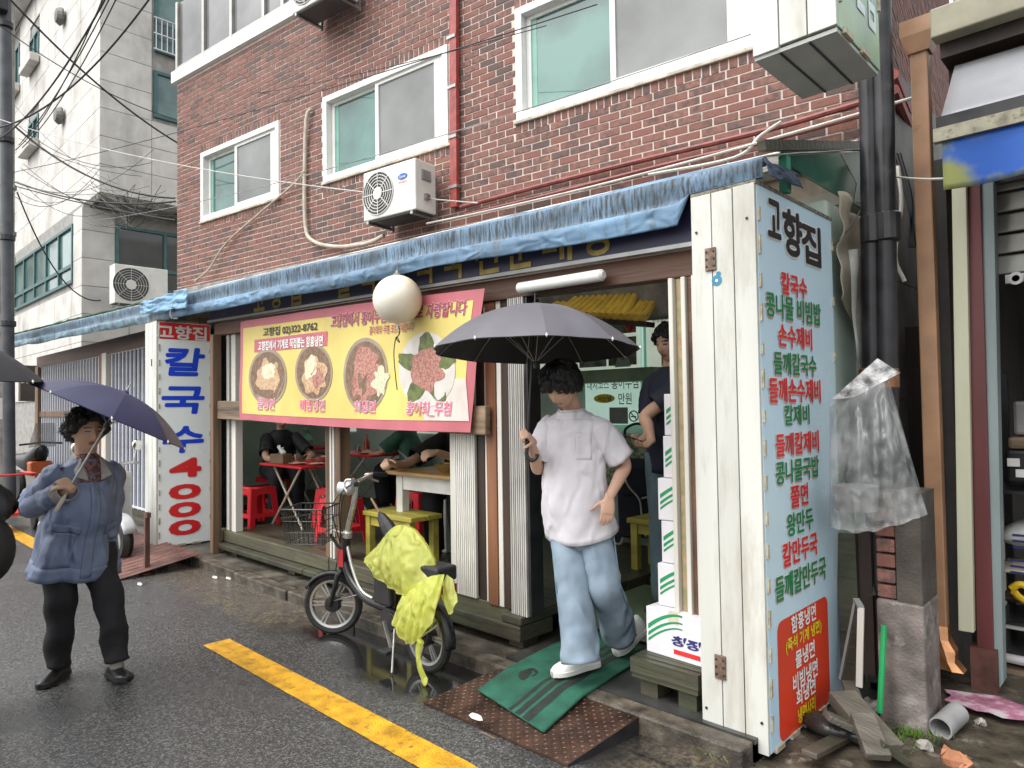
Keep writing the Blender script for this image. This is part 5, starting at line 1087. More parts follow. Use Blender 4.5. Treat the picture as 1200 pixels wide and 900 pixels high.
M_CLEAR = mat('crumpled_clear_plastic', (.50,.52,.52), .12, var=.5, scale=5, spec=1.0, alpha=.33, wrk=(12, .9, .6))
t = thing('plastic_bag', 'large crumpled clear plastic bag hung beside the menu sign', 'bag', at_y(1020, 620, 3.55))
for k, (Y, b_, sd_) in enumerate(((3.48, .15, 2), (3.64, -.10, 5))):
    T_ = [at_y(px, py, 3.55) for px, py in ((972, 474), (1004, 452), (1030, 440), (1042, 446))]; B_ = [at_y(px, py, Y) for px, py in ((972, 616), (1003, 623), (1042, 617), (1087, 603))]
    drape(T_, B_, 70, 50, (.3, -1, 0), b_, .024, 4, sd_).build('bag_film', M_CLEAR, t, smooth='all', fix=False)
f_ = [at_y(px, py, 3.50) for px, py in ((974, 468), (1028, 420), (1055, 437), (1000, 466))]
MB().prism(f_, (0, .012, 0)).build('folded_lip', mat('silvery_film', (.60,.60,.60), .2, var=.6, scale=16, bump=1, bscale=40), t)
MB().lathe(at_y(1003, 598, 3.55), [(.09, 0), (.095, .01), (.10, .12), (.09, .12)], 18).build('tub_inside', mat('grey_tub', (.30,.31,.31), .5), t, smooth=True)
# stub of an old brick pier
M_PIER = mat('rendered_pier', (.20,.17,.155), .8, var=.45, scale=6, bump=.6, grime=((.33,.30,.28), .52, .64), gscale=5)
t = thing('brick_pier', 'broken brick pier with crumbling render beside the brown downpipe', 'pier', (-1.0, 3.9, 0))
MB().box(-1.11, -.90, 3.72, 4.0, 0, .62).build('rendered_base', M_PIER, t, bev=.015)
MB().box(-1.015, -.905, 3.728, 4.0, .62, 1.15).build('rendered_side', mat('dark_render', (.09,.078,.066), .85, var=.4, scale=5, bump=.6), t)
for k in range(7): MB().box(-1.11+random.uniform(-.008, .008), -1.02, 3.73+random.uniform(-.01, .01), 3.95, .627+k*.075, .69+k*.075).build('brick', M_BR[k % 8], t, bev=.006)
# boards, frame, hose and sacks heaped behind the sign
hp = [((968, 838), (1020, 862), .10, .03, 'dark splintered board lying against the foot of the menu sign'), ((995, 800), (1020, 880), .09, .03, 'narrow pale board standing in the rubble beside the sign'), ((986, 815), (1042, 880), .17, .06, 'grey weathered board sloping out of the rubble beside the sign'), ((1010, 838), (1030, 888), .13, .04, 'short dark board in the rubble below the plastic bag')]
for i, (a, b, w, h, lb) in enumerate(hp):
    p, q = at_z(*a, .16), at_z(*b, .07); tag(MB().bar(p, q, w*.8, h).build('loose_board', mat('wet_grey_board', (.14,.125,.10), .55, var=.5, scale=6, streak=-6, bump=.7), bev=.006), lb, 'board')
p = [at_y(985, 795, 3.75), at_y(1003, 702, 3.75), at_y(1009, 712, 3.7), at_y(1007, 805, 3.7)]
t = thing('bent_frame', 'bent grey metal frame leaning behind the menu sign', 'frame', p[0]); MB().bar(p[0], p[1], .03, .012).build('rail', M_GREYF, t); MB().bar(p[1], p[2], .03, .012).build('rail', M_GREYF, t); MB().bar(p[2], p[3], .03, .012).build('rail', M_FRAMEW, t)
tag(MB().tube([at_y(1036, 733, 3.66), at_y(1031, 835, 3.62)], .014, 8).build('green_rod', mat('green_plastic', (.02,.32,.10), .4)), 'bright green plastic rod standing by the brick pier', 'rod')
for i, (px, py, r_, lb) in enumerate(((972, 862, .085, 'black rubbish sack slumped under the sign edge'), (1012, 872, .075, 'dark wet sack before the loose boards'))):
    c = at_z(px, py, .02); mb = MB(); n = 18; rings = []
    for k in range(9):
        a = math.pi*k/8; rings.append([c+Vector((r_*1.5*math.sin(a)*math.cos(2*math.pi*j/n)*(1+.25*nz(j*.8, k*.7, i)), r_*math.sin(a)*math.sin(2*math.pi*j/n), r_*.8*(1-math.cos(a))/1.4*(1+.2*nz(j, k, i+3)))) for j in range(n)])
    mb.loft(rings); tag(mb.build('rubbish_sack', mat('black_sack_film', (.03,.03,.03), .25, var=.4, bump=.8, bscale=18), smooth='all'), lb, 'sack', 'sacks in the rubble')
for i, (px, py, s_, m, lb) in enumerate(((1022, 835, .055, M_PLAS, 'rounded grey stone in the rubble by the green rod'), (1118, 893, .05, mat('orange_brick_bit', (.42,.18,.09), .7), 'broken orange brick piece at the bottom right'), (1150, 850, .03, M_PLAS, 'small stone on the muddy ground'), (1085, 878, .03, M_PLAS, 'pebble before the grey drain pipe'))):
    c = at_z(px, py, .02); mb = MB(); mb.sphere(c+Vector((0, 0, s_*.4)), (s_, s_*.8, s_*.7), 9, 0, 6); o = mb.build('stone', m)
    random.seed(40+i)
    for v_ in o.data.vertices: v_.co += Vector((nz(*(v_.co*22)), nz(*(v_.co*31+Vector((5, 5, 5)))), nz(*(v_.co*27)))) *s_*.9
    tag(o, lb, 'stone', 'stones in the mud')
c = at_z(1068, 862, .02); mb = MB(); random.seed(3)
for k in range(260):
    a = random.uniform(0, 6.28); d = abs(random.gauss(0, .07)); p = c+Vector((d*math.cos(a)*1.6, d*math.sin(a), .005)); h = random.uniform(.01, .035); q = p+Vector((random.gauss(0, .012), random.gauss(0, .012), h)); w = Vector((random.uniform(-.004, .004), .003, 0)); mb.add([p-w, p+w, q], [(0,1,2)])
tag(mb.build('moss', mat('moss_green', (.10,.20,.02), .8, var=.4), fix=False), 'green moss and grass on the mud by the pier', 'moss', kind='stuff')
c = at_z(838, 888, .0); mb = MB()
for k in range(26):
    a = random.uniform(0, 6.28); L_ = random.uniform(.05, .13); p = c+Vector((random.gauss(0, .03), random.gauss(0, .015)-.02, 0)); q = p+Vector((math.cos(a)*L_, math.sin(a)*L_*.5, L_*.5)); r_ = q+Vector((math.cos(a)*L_*.4, 0, -.03)); w = Vector((.003, .002, 0)); mb.add([p-w, p+w, q+w, q-w, r_], [(0,1,2,3),(3,2,4)])
tag(mb.build('grass_tuft', mat('dull_grass', (.16,.19,.06), .7, var=.3), fix=False), 'small tuft of grass at the kerb below the menu sign', 'grass', kind='stuff')
for i, (a, b, w, m, lb) in enumerate((((992, 625), (1000, 800), .10, M_WOODD, 'dark timber leaning upright behind the menu sign'), ((1012, 622), (1018, 790), .08, M_DARKW, 'thin dark timber leaning beside the bent frame'), ((1024, 618), (1030, 800), .09, M_BLKM, 'black board standing left of the brick pier'), ((1003, 630), (1024, 700), .05, M_WOODD, 'short crossed timber under the plastic bag'))):
    tag(MB().bar(at_y(*a, 3.95+.05*i), at_y(*b, 3.85+.03*i), w, .05, up=(0, 1, 0)).build('leaning_timber', m), lb, 'timber', 'timbers leaning behind the sign')
for i, (a, b, h, lb) in enumerate((((985, 862), (1046, 852), .03, 'wet splintered plank lying across the rubble'), ((948, 884), (1000, 858), .025, 'thin plank at the foot of the menu sign'), ((1030, 870), (1062, 892), .03, 'short plank end before the pier'))):
    tag(MB().bar(at_z(*a, .05+.03*i), at_z(*b, .03), .07, h).build('loose_board', M_WOODD, bev=.004), lb, 'board')
# ================================================================= next shop on the right
M_TANP = mat('tan_downpipe', (.36,.205,.115), .45, var=.18, scale=6, grime=((.16,.085,.05), .60, .74), gscale=5)
t = thing('brown_downpipe', 'tan square downpipe with funnel head and crushed copper foot', 'pipe', (-1.0, 4.45, 0))
def dp(py): return at_y(1078+(py-60)*.0335, py, 4.45)
a, b = dp(60), dp(735); MB().bar(a, b, .088, .075, up=(0, 1, 0)).build('pipe', M_TANP, t, bev=.006)
h0 = dp(58); mb = MB(); mb.loft([[h0+Vector((sx*.055, sy*.05, -.03)) for sx, sy in ((-1, -1), (1, -1), (1, 1), (-1, 1))], [h0+Vector((sx*.085, sy*.07, .07)) for sx, sy in ((-1, -1), (1, -1), (1, 1), (-1, 1))], [h0+Vector((sx*.085, sy*.07, .16)) for sx, sy in ((-1, -1), (1, -1), (1, 1), (-1, 1))]]); mb.build('funnel', M_TANP, t)
f0 = dp(735); mb = MB(); mb.loft([[f0+Vector((sx*.05*k+dx, sy*.04-.02*i, dz)) for sx, sy in ((-1, -1), (.2, -1.3), (1, -1), (1, 1), (-1, 1))] for i, (k, dx, dz) in enumerate(((1, 0, .02), (.9, .01, -.05), (1.2, .03, -.10), (.8, .05, -.15), (1.3, .07, -.19)))]); mb.build('crushed_foot', mat('crushed_copper', (.42,.20,.09), .3, .6, var=.3, scale=14), t)
p = at_z(1106, 850, .06); t = thing('drain_pipe', 'short grey plastic drain pipe with dark open mouth on the mud', 'pipe', p); d = Vector((-.15, -1, -.08)).normalized()
MB().lathe(p-d*.16, [(.052, 0), (.052, .2), (.044, .2), (.044, 0)], 18, axis=d, caps=False).build('pipe', mat('grey_pvc', (.30,.30,.30), .4), t, smooth=True); MB().lathe(p-d*.1, [(.001, 0), (.043, 0)], 16, axis=d, caps=False).build('dark_inside', M_BLK, t)
ns = thing('hardware_shop', 'next shop at the right with striped posts, rolling shutter and tarpaulin awning', 'shopfront', (0, 4.5, 0))
YN = 4.5
def npost(p0, p1, m, y=YN, d=.1, nm='post'):
    (x0, y0), (x1, y1), (x2, y2), (x3, y3) = p0+p1; A = [at_y(*q, y) for q in ((x0, y0), (x1, y1), (x3, y3), (x2, y2))]; return MB().prism(A, (0, d, 0)).build(nm, m, ns, bev=.004)
M_CRM = mat('cream_post_paint', (.52,.52,.38), .5, var=.12, scale=4, streak=6, grime=((.32,.30,.2), .62, .8)); M_MAR = mat('maroon_post_paint', (.12,.03,.03), .45, var=.25, scale=5, streak=6); M_TLP = mat('teal_grey_post_paint', (.22,.27,.27), .5, var=.2, scale=5, streak=6, grime=((.12,.07,.05), .62, .72))
npost(((1114, 150), (1131, 150)), ((1123, 739), (1141, 742)), M_CRM, YN-.06); npost(((1131, 150), (1147, 150)), ((1146, 812), (1166, 818)), M_MAR, YN-.02); npost(((1147, 150), (1163, 150)), ((1166, 815), (1176, 800)), M_TLP, YN)
MB().box(-.86, -.74, YN-.05, YN+.05, .0, .25).build('post_foot', mat('rusty_foot', (.10,.04,.03), .6, var=.4, scale=12), ns)
x0 = at_y(1163, 250, YN+.12).x; zs1, zs0 = at_y(1180, 195, YN+.12).z+.3, at_y(1180, 322, YN+.12).z; ns_ = int((zs1-zs0)/.115)
for k in range(ns_): MB().obox((x0+1.3, YN+.13+.0, zs0+.0575+k*.115), (1.3, 0, 0), (0, .012, .0), (0, .012, .052)).build('shutter_slat', mat('grey_shutter', (.34,.34,.31), .5, .2, var=.2, scale=4, streak=-6, rnd=1), ns, bev=.008)
MB().box(x0+.05, x0+2.5, YN+.10, YN+.15, zs0-.05, zs0-.003).build('shutter_bar', M_STEEL, ns); MB().lathe((x0+.10, YN+.1, zs0-.03), [(.035, 0), (.035, -.02), (.018, -.02), (.018, 0)], 12, axis=(0, 1, 0)).build('shutter_lock', M_STEEL, ns)
# awning: sloping grey sheet, batten, blue and yellow skirt
A0, A1 = at_y(1098, 142, 3.95), at_y(1098, 142, 3.95)+Vector((3, 0, 0)); Tp0 = at_y(1119, 78, 4.40)
mb = MB(); mb.grid(lambda u, v: Vector(((A0.x+.015)*(1-v)+Tp0.x*v+3*u, A0.y+(Tp0.y-A0.y)*v, A0.z+(Tp0.z-A0.z)*v-.02*math.sin(u*20)*(1-v)*v)), 40, 8); mb.build('awning_sheet', mat('silver_grey_sheet', (.25,.255,.27), .4, var=.15, scale=3, grime=((.18,.18,.18), .56, .72), gscale=6), ns, smooth='all', solid=.006)
MB().box(A0.x, A0.x+3, 3.925, 3.95, A0.z-.045, A0.z+.01).build('front_bar', M_BLKM, ns); MB().box(A0.x-.012, A0.x+3, 3.915, 3.96, A0.z-.115, A0.z-.048).build('batten', mat('flaking_batten', (.40,.38,.28), .7, var=.4, scale=14, grime=((.14,.12,.09), .5, .65), gscale=14), ns)
M_SKB = mat('blue_yellow_skirt', (.02,.10,.42), .5, col2=(.24,.26,.08), scale=2.6, thr=(.44, .54), bump=.3, bscale=9, tl=.1)
mb = MB(); mb.grid(lambda u, v: Vector((A0.x+.02+3*u, 3.94+.03*math.sin(u*31)*v, A0.z-.116-.24*v)), 60, 8); mb.build('awning_skirt', M_SKB, ns, smooth='all', solid=.005)
g0 = at_y(1093, 45, 4.3); MB().box(g0.x, g0.x+3, 4.25, 4.36, g0.z-.02, g0.z+.14).build('gutter', mat('beige_gutter', (.30,.285,.20), .5, var=.2, grime=((.2,.18,.12), .55, .75)), ns, bev=.008); MB().box(g0.x+.02, g0.x+3, 4.36, 4.8, g0.z-.1, g0.z+.02).build('eave_soffit', M_DARKW, ns)
MB().box(g0.x+.02, g0.x+3, 4.55, 7, g0.z-.8, g0.z-.101).build('lintel', mat('dark_lintel', (.06,.055,.05), .8), ns)
MB().lathe((g0.x+.42, 5.2, g0.z-.1), [(.13, 0), (.13, 2.5)], 18).build('steel_flue', mat('bright_flue', (.62,.62,.62), .25, .9, var=.1), ns, smooth=True)
MB().lathe((g0.x-.05, 5.6, .2), [(.09, 0), (.09, 6)], 14).build('white_pipe', M_FRAMEW, ns, smooth=True)
t = thing('gas_cylinder', 'tall grey gas cylinder standing between the downpipe and the cream post', 'cylinder', (-1.02, 5.0, .0)); c = at_y(1108, 330, 5.0)
MB().lathe((c.x, 5.0, 0), [(.001, .3), (.11, .3), (.115, c.z-.15), (.10, c.z-.06), (.04, c.z), (.001, c.z)], 18).build('body', mat('grey_cylinder', (.17,.18,.20), .4, .3), t, smooth=True); MB().lathe((c.x, 5.0, c.z), [(.03, 0), (.03, .06), (.001, .07)], 10).build('valve', M_STEEL, t); MB().box(c.x-.13, c.x+.13, 4.88, 5.12, 0, .299).build('stand', M_BLKM, t)
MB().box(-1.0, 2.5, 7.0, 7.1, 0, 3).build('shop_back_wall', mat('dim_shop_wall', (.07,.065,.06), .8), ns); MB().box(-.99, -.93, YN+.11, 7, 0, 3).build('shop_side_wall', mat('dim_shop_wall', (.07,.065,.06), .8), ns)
# goods in the shop mouth
def stack_at(name, lb, cat, p0, p1, Y, d, m, grp=None, bev=.02):
    a, b = at_y(*p0, Y), at_y(*p1, Y); o = MB().box(a.x, b.x, Y, Y+d, b.z, a.z).build(name, m, bev=bev); return tag(o, lb, cat, grp)
stack_at('storage_bin', 'dark brown plastic bin under the sacks in the hardware shop', 'bin', (1172, 697), (1290, 722), 4.95, .4, mat('brown_bin', (.06,.03,.025), .5))
M_SACKW = mat('printed_white_sack', (.52,.53,.50), .5, var=.25, scale=4, bump=.4, bscale=12)
for i, (p0, p1, m, lb) in enumerate((((1170, 660), (1300, 694), mat('yellow_white_sack', (.55,.52,.40), .5, col2=(.60,.42,.03), scale=4, thr=(.4, .5)), 'white sack with yellow print on the brown bin'), ((1172, 612), (1300, 662), M_SACKW, 'tilted white printed sack on top of the yellow one'))):
    a, b = at_y(*p0, 4.95), at_y(*p1, 4.95); mb = MB(); n = 16; rings = []
    for k in range(9):
        f = k/8; w = .5+.5*math.sin(math.pi*f)**.4; cz = (a.z+b.z)/2+.04*f*(1+i); hh = (a.z-b.z)/2*w
        rings.append([Vector((a.x+(b.x-a.x)*f, 5.15+.22*math.cos(2*math.pi*j/n), cz+hh*math.sin(2*math.pi*j/n)*(1+.1*nz(j, k, i)))) for j in range(n)])
    t = thing('filled_sack', lb, 'sack', (a.x, 5.15, b.z), group='sacks in the hardware shop'); mb.loft(rings); mb.build('sack', m, t, smooth='all')
    for k in range(3): MB().box(a.x+.06, a.x+.5, 4.925, 4.93, b.z+.04+k*.035, b.z+.052+k*.035).build('printed_line', M_CBLU, t)
stack_at('folded_cloth', 'folded white cloth on the lower shelf of the hardware shop', 'cloth', (1170, 727), (1290, 757), 4.9, .35, M_WHP, bev=.03); stack_at('white_board', 'pale board leaning under the folded cloth', 'board', (1172, 766), (1290, 800), 4.85, .4, mat('pale_board', (.52,.50,.52), .5)); stack_at('wooden_shelf', 'thin wooden shelf below the pale board', 'shelf', (1172, 800), (1290, 808), 4.83, .45, M_WOODR)
stack_at('dark_case', 'black case on the shop shelf', 'box', (1178, 527), (1250, 570), 5.0, .3, M_BLKM); stack_at('wooden_box', 'small wooden box on top of the black case', 'box', (1180, 512), (1250, 528), 5.0, .3, M_WOODR); stack_at('metal_bin', 'grey metal panel standing on the wooden box', 'panel', (1186, 470), (1240, 511), 5.05, .2, M_GREYF)
for k, (p0, p1) in enumerate((((1180, 537), (1195, 547)), ((1190, 550), (1206, 560)))): stack_at('white_label', ['white label on the black case', 'second white label low on the black case'][k], 'label', p0, p1, 4.985, .012, M_WHP, bev=.001)
tag(MB().tube(catmull([at_y(1185, 690, 4.9), at_y(1195, 685, 4.9), at_y(1205, 690, 4.9), at_y(1206, 705, 4.9), at_y(1195, 700, 4.88), at_y(1188, 693, 4.86)], 5), .02, 8).build('yellow_strap', mat('yellow_strap', (.62,.42,.02), .4)), 'looped yellow strap hanging over the brown bin', 'strap')
c = at_z(1165, 835, .015); mb = MB(); n = 24; mb.add([c+Vector((.22*math.cos(2*math.pi*j/n)*(1+.5*nz(math.cos(j)*2, 3)), .13*math.sin(2*math.pi*j/n)*(1+.5*nz(j*.7, 5)), .035)) for j in range(n)], [tuple(range(n))])
tag(mb.build('pink_spill', mat('spilled_pink_powder', (.50,.20,.30), .7, var=.5, scale=9, grime=((.45,.42,.42), .5, .62), gscale=9), fix=False), 'pink powder spilled on the mud before the hardware shop', 'spill')
# steel rack that carries the goods in the shop mouth
rk = thing('goods_rack', 'dark steel rack carrying sacks and boxes inside the hardware shop', 'rack', (at_y(1172, 700, 4.9).x, 5.1, 0)); rx = at_y(1172, 700, 4.95).x
for dx in (0, .62):
    for y in (4.86, 5.34): MB().box(rx+dx-.02, rx+dx+.02, y-.02, y+.02, 0, 1.75).build('upright', M_BLKM, rk)
for py, Y in ((724, 4.95), (759, 4.9), (572, 5.0)): z = at_y(1180, py, Y).z; MB().box(rx-.02, rx+.66, 4.88, 5.32, z-.02, z-.002).build('shelf', M_BLKM, rk)
# ================================================================= people
def dep(px, py, D): d = ray(px, py); return CPOS + d*(D/d.dot(FWD))
_fs = bpy.data.scenes.new('figure_desk')
def remesh(mb, name, vox, smooth_n=2):
    me = mb.mesh(name); bm = bmesh.new(); bm.from_mesh(me); bmesh.ops.recalc_face_normals(bm, faces=bm.faces); bm.to_mesh(me); bm.free()
    o = bpy.data.objects.new(name, me); _fs.collection.objects.link(o)
    md = o.modifiers.new('r', 'REMESH'); md.mode = 'VOXEL'; md.voxel_size = vox
    with bpy.context.temp_override(scene=_fs, view_layer=_fs.view_layers[0]): m2 = bpy.data.meshes.new_from_object(o.evaluated_get(bpy.context.evaluated_depsgraph_get()))
    bpy.data.objects.remove(o); bpy.data.meshes.remove(me)
    bm = bmesh.new(); bm.from_mesh(m2)
    for _ in range(smooth_n): bmesh.ops.smooth_vert(bm, verts=bm.verts, factor=.5, use_axis_x=True, use_axis_y=True, use_axis_z=True)
    bm.to_mesh(m2); bm.free(); m2.polygons.foreach_set('use_smooth', [True]*len(m2.polygons)); m2.name = name
    return m2
def place(me, name, mats, parent):
    o = bpy.data.objects.new(name, me); COL.objects.link(o); o.parent = parent; me.transform(Matrix.Translation(-root_of(parent).location))
    for m in mats: me.materials.append(m)
    return o
def smoothstep(a, b, x): t = min(1, max(0, (x-a)/(b-a))); return t*t*(3-2*t)
def limb(mb, pts, rad, n=14, k=6, squash=1):
    C_ = catmull(pts, k); m = len(pts)-1; rr = []
    for i in range(len(C_)):
        f = i/k; j = min(int(f), m-1); t = f-j; rr.append(rad[j]*(1-t)+rad[j+1]*t)
    mb.tube(C_, rr, n)
def ell(c, A, B, w, d, n=28, pw=2.3):
    out = []
    for j in range(n):
        a = 2*math.pi*j/n; ca, sa = math.cos(a), math.sin(a)
        out.append(c+A*(w*math.copysign(abs(ca)**(2/pw), ca))+B*(d*math.copysign(abs(sa)**(2/pw), sa)))
    return out
def g2(x, z, cx, cz, sx, sz): return math.exp(-((x-cx)/sx)**2-((z-cz)/sz)**2)
def head_pt(d, fem=0):
    """surface of a head in its own frame: x right, y face, z up; metres"""
    x, y, z = d; p = Vector((x*.076, y*.097, z*.118))
    if z < 0: p.x *= 1-.30*(-z)**1.6; p.y *= 1-.16*(-z)**2*(1 if y > 0 else 2.2)
    if y > .1:
        k = smoothstep(.1, .55, y); px, pz = p.x, p.z
        p.y -= k*.006
        p.y += k*(.023*g2(px, pz, 0, -.026, .011, .020)+.010*g2(px, pz, 0, .0, .008, .03)+.009*g2(px, pz, 0, -.034, .019, .010))     # nose
        p.y -= k*(.010*(g2(px, pz, .032, .006, .016, .011)+g2(px, pz, -.032, .006, .016, .011)))
        p.y += k*(.004*(g2(px, pz, .032, .028, .02, .008)+g2(px, pz, -.032, .028, .02, .008)))
        p.y += k*(.005*(g2(px, pz, .032, .004, .011, .006)+g2(px, pz, -.032, .004, .011, .006)))
        p.y += k*(.007*g2(px, pz, 0, -.058, .020, .006)+.006*g2(px, pz, 0, -.069, .017, .006)-.004*g2(px, pz, 0, -.0635, .022, .0028))
        p.y += k*(.009*g2(px, pz, 0, -.098, .02, .018)+.004*(g2(px, pz, .042, -.03, .02, .02)+g2(px, pz, -.042, -.03, .02, .02)))
    return p
def add_head(mb, c, F, U, s=1.0):
    F = vv(F).normalized(); U = (vv(U)-F*vv(U).dot(F)).normalized(); X = F.cross(U); n, k = 48, 40
    def tr(p): return c+(X*p.x+F*p.y+U*p.z)*s
    mb.loft([[tr(head_pt((math.sin(t)*math.cos(a), math.sin(t)*math.sin(a), -math.cos(t)))) for a in [2*math.pi*j/n for j in range(n)]] for t in [max(.03, min(math.pi-.03, math.pi*i/k)) for i in range(k+1)]])
    for sx in (-1, 1):
        e = MB(); e.sphere((sx*.078, -.008, -.004), (.010, .019, .031), 12, 0, 8); mb.add([tr(v) for v in e.v], e.f)
    return X, F, U
def add_hand(mb, W_, d, pn, side, curl=(.25, .35, .25), s=1.0, spread=.10, tcurl=.4):
    """W_ wrist, d wrist to knuckles, pn palm normal, side +1/-1: which side the thumb leaves"""
    d = vv(d).normalized(); pn = (vv(pn)-d*vv(pn).dot(d)).normalized(); t = d.cross(pn)*side
    mb.loft([ell(W_+d*(q*s), t, pn, w*s, h*s, 16, 2.6) for q, w, h in ((-.02, .026, .020), (.0, .027, .019), (.03, .036, .016), (.065, .042, .015), (.088, .040, .012))])
    for i, (off, L, r) in enumerate(((.030, .070, .0088), (.010, .078, .0092), (-.011, .073, .0088), (-.030, .056, .0078))):
        p = W_+(d*.082+t*off)*s; dd = (d+t*off*spread*8).normalized(); P = [p-dd*.02*s, p]; a = 0
        for seg, c_ in zip((.44, .32, .24), curl):
            a += c_; v = dd*math.cos(a)+pn*math.sin(a); p = p+v*(L*seg*s); P.append(p)
        mb.tube(catmull(P, 3), [r*s*(1-.22*i_/(len(P)*3-3)) for i_ in range(len(P)*3-2)], 8)
        e = MB(); e.sphere(P[-1], r*s*.8, 8, 0, 6); mb.add(e.v, e.f)
    b = W_+(d*.022+t*.026)*s; v = (d*.62+t*.75+pn*.28).normalized(); p1 = b+v*.036*s; v2 = (v+pn*tcurl+d*.25).normalized(); p2 = p1+v2*.032*s; v3 = (v2+pn*tcurl).normalized(); p3 = p2+v3*.024*s
    mb.tube(catmull([b-v*.015*s, b, p1, p2, p3], 3), [.013*s, .013*s, .0125*s]+[.0115*s]*4+[.010*s]*4+[.0085*s]*2, 8)
    e = MB(); e.sphere(p3, .0085*s, 8, 0, 6); mb.add(e.v, e.f)
def face_mats(me, c, X, F, U, s=1.0, loc=Vector()):
    """lips, brows and eyes by place on the face: slots 0 skin 1 lips 2 brows 3 eyes"""
    for p in me.polygons:
        q = p.center-c; x, y, z = q.dot(X)/s, q.dot(F)/s, q.dot(U)/s
        if y < .05 or abs(x) > .06: continue
        if abs(x) < .024*(1-abs(z+.0635)*30) and abs(z+.0635) < .0105: p.material_index = 1
        elif .013 < abs(x) < .050 and abs(z-.027-.05*(.035-abs(abs(x)-.03))*.3) < .0045: p.material_index = 2
        elif .019 < abs(x) < .045 and abs(z-.005) < .0042: p.material_index = 3
def hair_shell(c, X, F, U, s, thick, line, curl, fr, name, m, parent, seed=0, drop=0):
    """line(a): lowest polar angle reached by the hair in direction a (0 = right, pi/2 = face)"""
    n, k = 72, 26; mb = MB(); rings = []
    for i in range(k+1):
        f = i/k; row = []
        for j in range(n):
            a = 2*math.pi*j/n; tmax = line(a)+.10*nz(math.cos(a)*5+seed, math.sin(a)*5, 2)+.05*nz(a*9, seed)
            t = .03+(tmax-.03)*f; d = (math.sin(t)*math.cos(a), math.sin(t)*math.sin(a), math.cos(t)); h = head_pt(d)
            nn = Vector((h.x/.0058, h.y/.0094, h.z/.0139)).normalized()
            th = thick*(.75+.5*math.sin(min(1, f*1.1)*math.pi*.8))*(1 if f < .97 else .2)
            th *= 1+curl*nz(h.x*fr+seed, h.y*fr, h.z*fr)+curl*.6*nz(h.x*fr*2.3, h.y*fr*2.3, h.z*fr*2.3+seed)
            th += .35*thick*nz(a*14+seed, f*1.5)*f
            q = h+nn*th; q.z -= drop*f*f; row.append(c+(X*q.x+F*q.y+U*q.z)*s)
        rings.append(row)
    rings.append([c+(X*0+F*0+U*0.01)*s+(p-c)*.82 for p in rings[-1]])
    mb.loft(rings); o = mb.build(name, m, parent, smooth='all')
    rnd = random.Random(seed+5); ms = MB()                     # loose strands lying over the mass and past its edge
    for q in range(650):
        j = rnd.randrange(n); i0 = rnd.randrange(1, int(k*.75)); ln = rnd.randrange(5, 12); pts = []; sw = rnd.uniform(-.35, .35); lift = rnd.uniform(.0008, .004)*(1+2*curl*(thick > .03))
        for e in range(6):
            i_ = i0+ln*e/5; over = max(0, i_-k+1); i_ = min(i_, k-1); a_ = int(i_); fr_ = i_-a_; jj = (j+sw*e) % n; j0 = int(jj)
            p = rings[a_][j0].lerp(rings[min(a_+1, k-1)][(j0+1) % n], fr_*.5); w_ = (p-c).normalized(); pts.append(p+w_*(lift*math.sin((e+1)/6*math.pi)*s+(rnd.uniform(-.004, .006) if thick > .03 else 0))-U*(over*.006*s))
        t_ = Vector((rnd.uniform(-1, 1), rnd.uniform(-1, 1), rnd.uniform(-1, 1))).normalized(); b_ = len(ms.v)
        for e, p in enumerate(pts): w = .0028*s*(1-e/5.5); ms.v += [p-t_*w, p+t_*w]
        for e in range(5): ms.f.append((b_+2*e, b_+2*e+1, b_+2*e+3, b_+2*e+2)); ms.m.append(0)
    tag(ms.build('hair_strands', m, o, fix=False), kind='stuff'); return o
def cloth_tube(pts, radA, radB, A, k=8, n=36, amp=.006, fr=14, seed=0, open_=True, folds=None):
    """open garment tube along pts; radA/radB widths along A and across; folds(f, ang) -> extra metres"""
    C_ = catmull(pts, k); m = len(pts)-1; rings = []; A = vv(A)
    for i, p in enumerate(C_):
        f = i/k; j = min(int(f), m-1); t = f-j; ra = radA[j]*(1-t)+radA[j+1]*t; rb = radB[j]*(1-t)+radB[j+1]*t
        T_ = (C_[min(i+1, len(C_)-1)]-C_[max(i-1, 0)]).normalized(); a_ = (A-T_*A.dot(T_)).normalized(); b_ = T_.cross(a_); row = []; F_ = i/(len(C_)-1)
        for q in range(n):
            g = 2*math.pi*q/n; base = p+a_*(ra*math.cos(g))+b_*(rb*math.sin(g)); o = (a_*math.cos(g)*rb+b_*math.sin(g)*ra).normalized()
            e = amp*(1.1-2.6*abs(nz(base.x*fr*.8+seed, base.y*fr*.8, base.z*fr*.5+seed*.3))+.9*(.5-1.6*abs(nz(base.x*fr*1.5-base.z*fr*.7, base.y*fr*1.5+seed, base.z*fr*1.7))))
            if folds: e += folds(F_, g)
            row.append(base+o*e)
        rings.append(row)
    return rings
def sleeve(J, E, W_=None, f=.8, r0=.072, r1=.08, A=None, seed=0, amp=.005, folds=None, fe=.95):
    J, E = vv(J), vv(E); d = (E-J).normalized(); A = A or fwd
    if W_ is None: return cloth_tube([J-d*.068, J-d*.005, J.lerp(E, f*.5), J.lerp(E, f)], [r0*.12, r0*.94, (r0+r1)/2, r1], [r0*.12, r0*.94, (r0+r1)/2, r1], A, 7, 40, amp, 15, seed, folds=folds)
    W_ = vv(W_); return cloth_tube([J-d*.068, J-d*.005, J.lerp(E, .5), E, E.lerp(W_, .5), E.lerp(W_, fe)], [r0*.12, r0*.94, r0*.96, r0*.9, (r0+r1)/2, r1], [r0*.12, r0*.94, r0*.96, r0*.9, (r0+r1)/2, r1], A, 8, 40, amp, 15, seed, folds=folds)
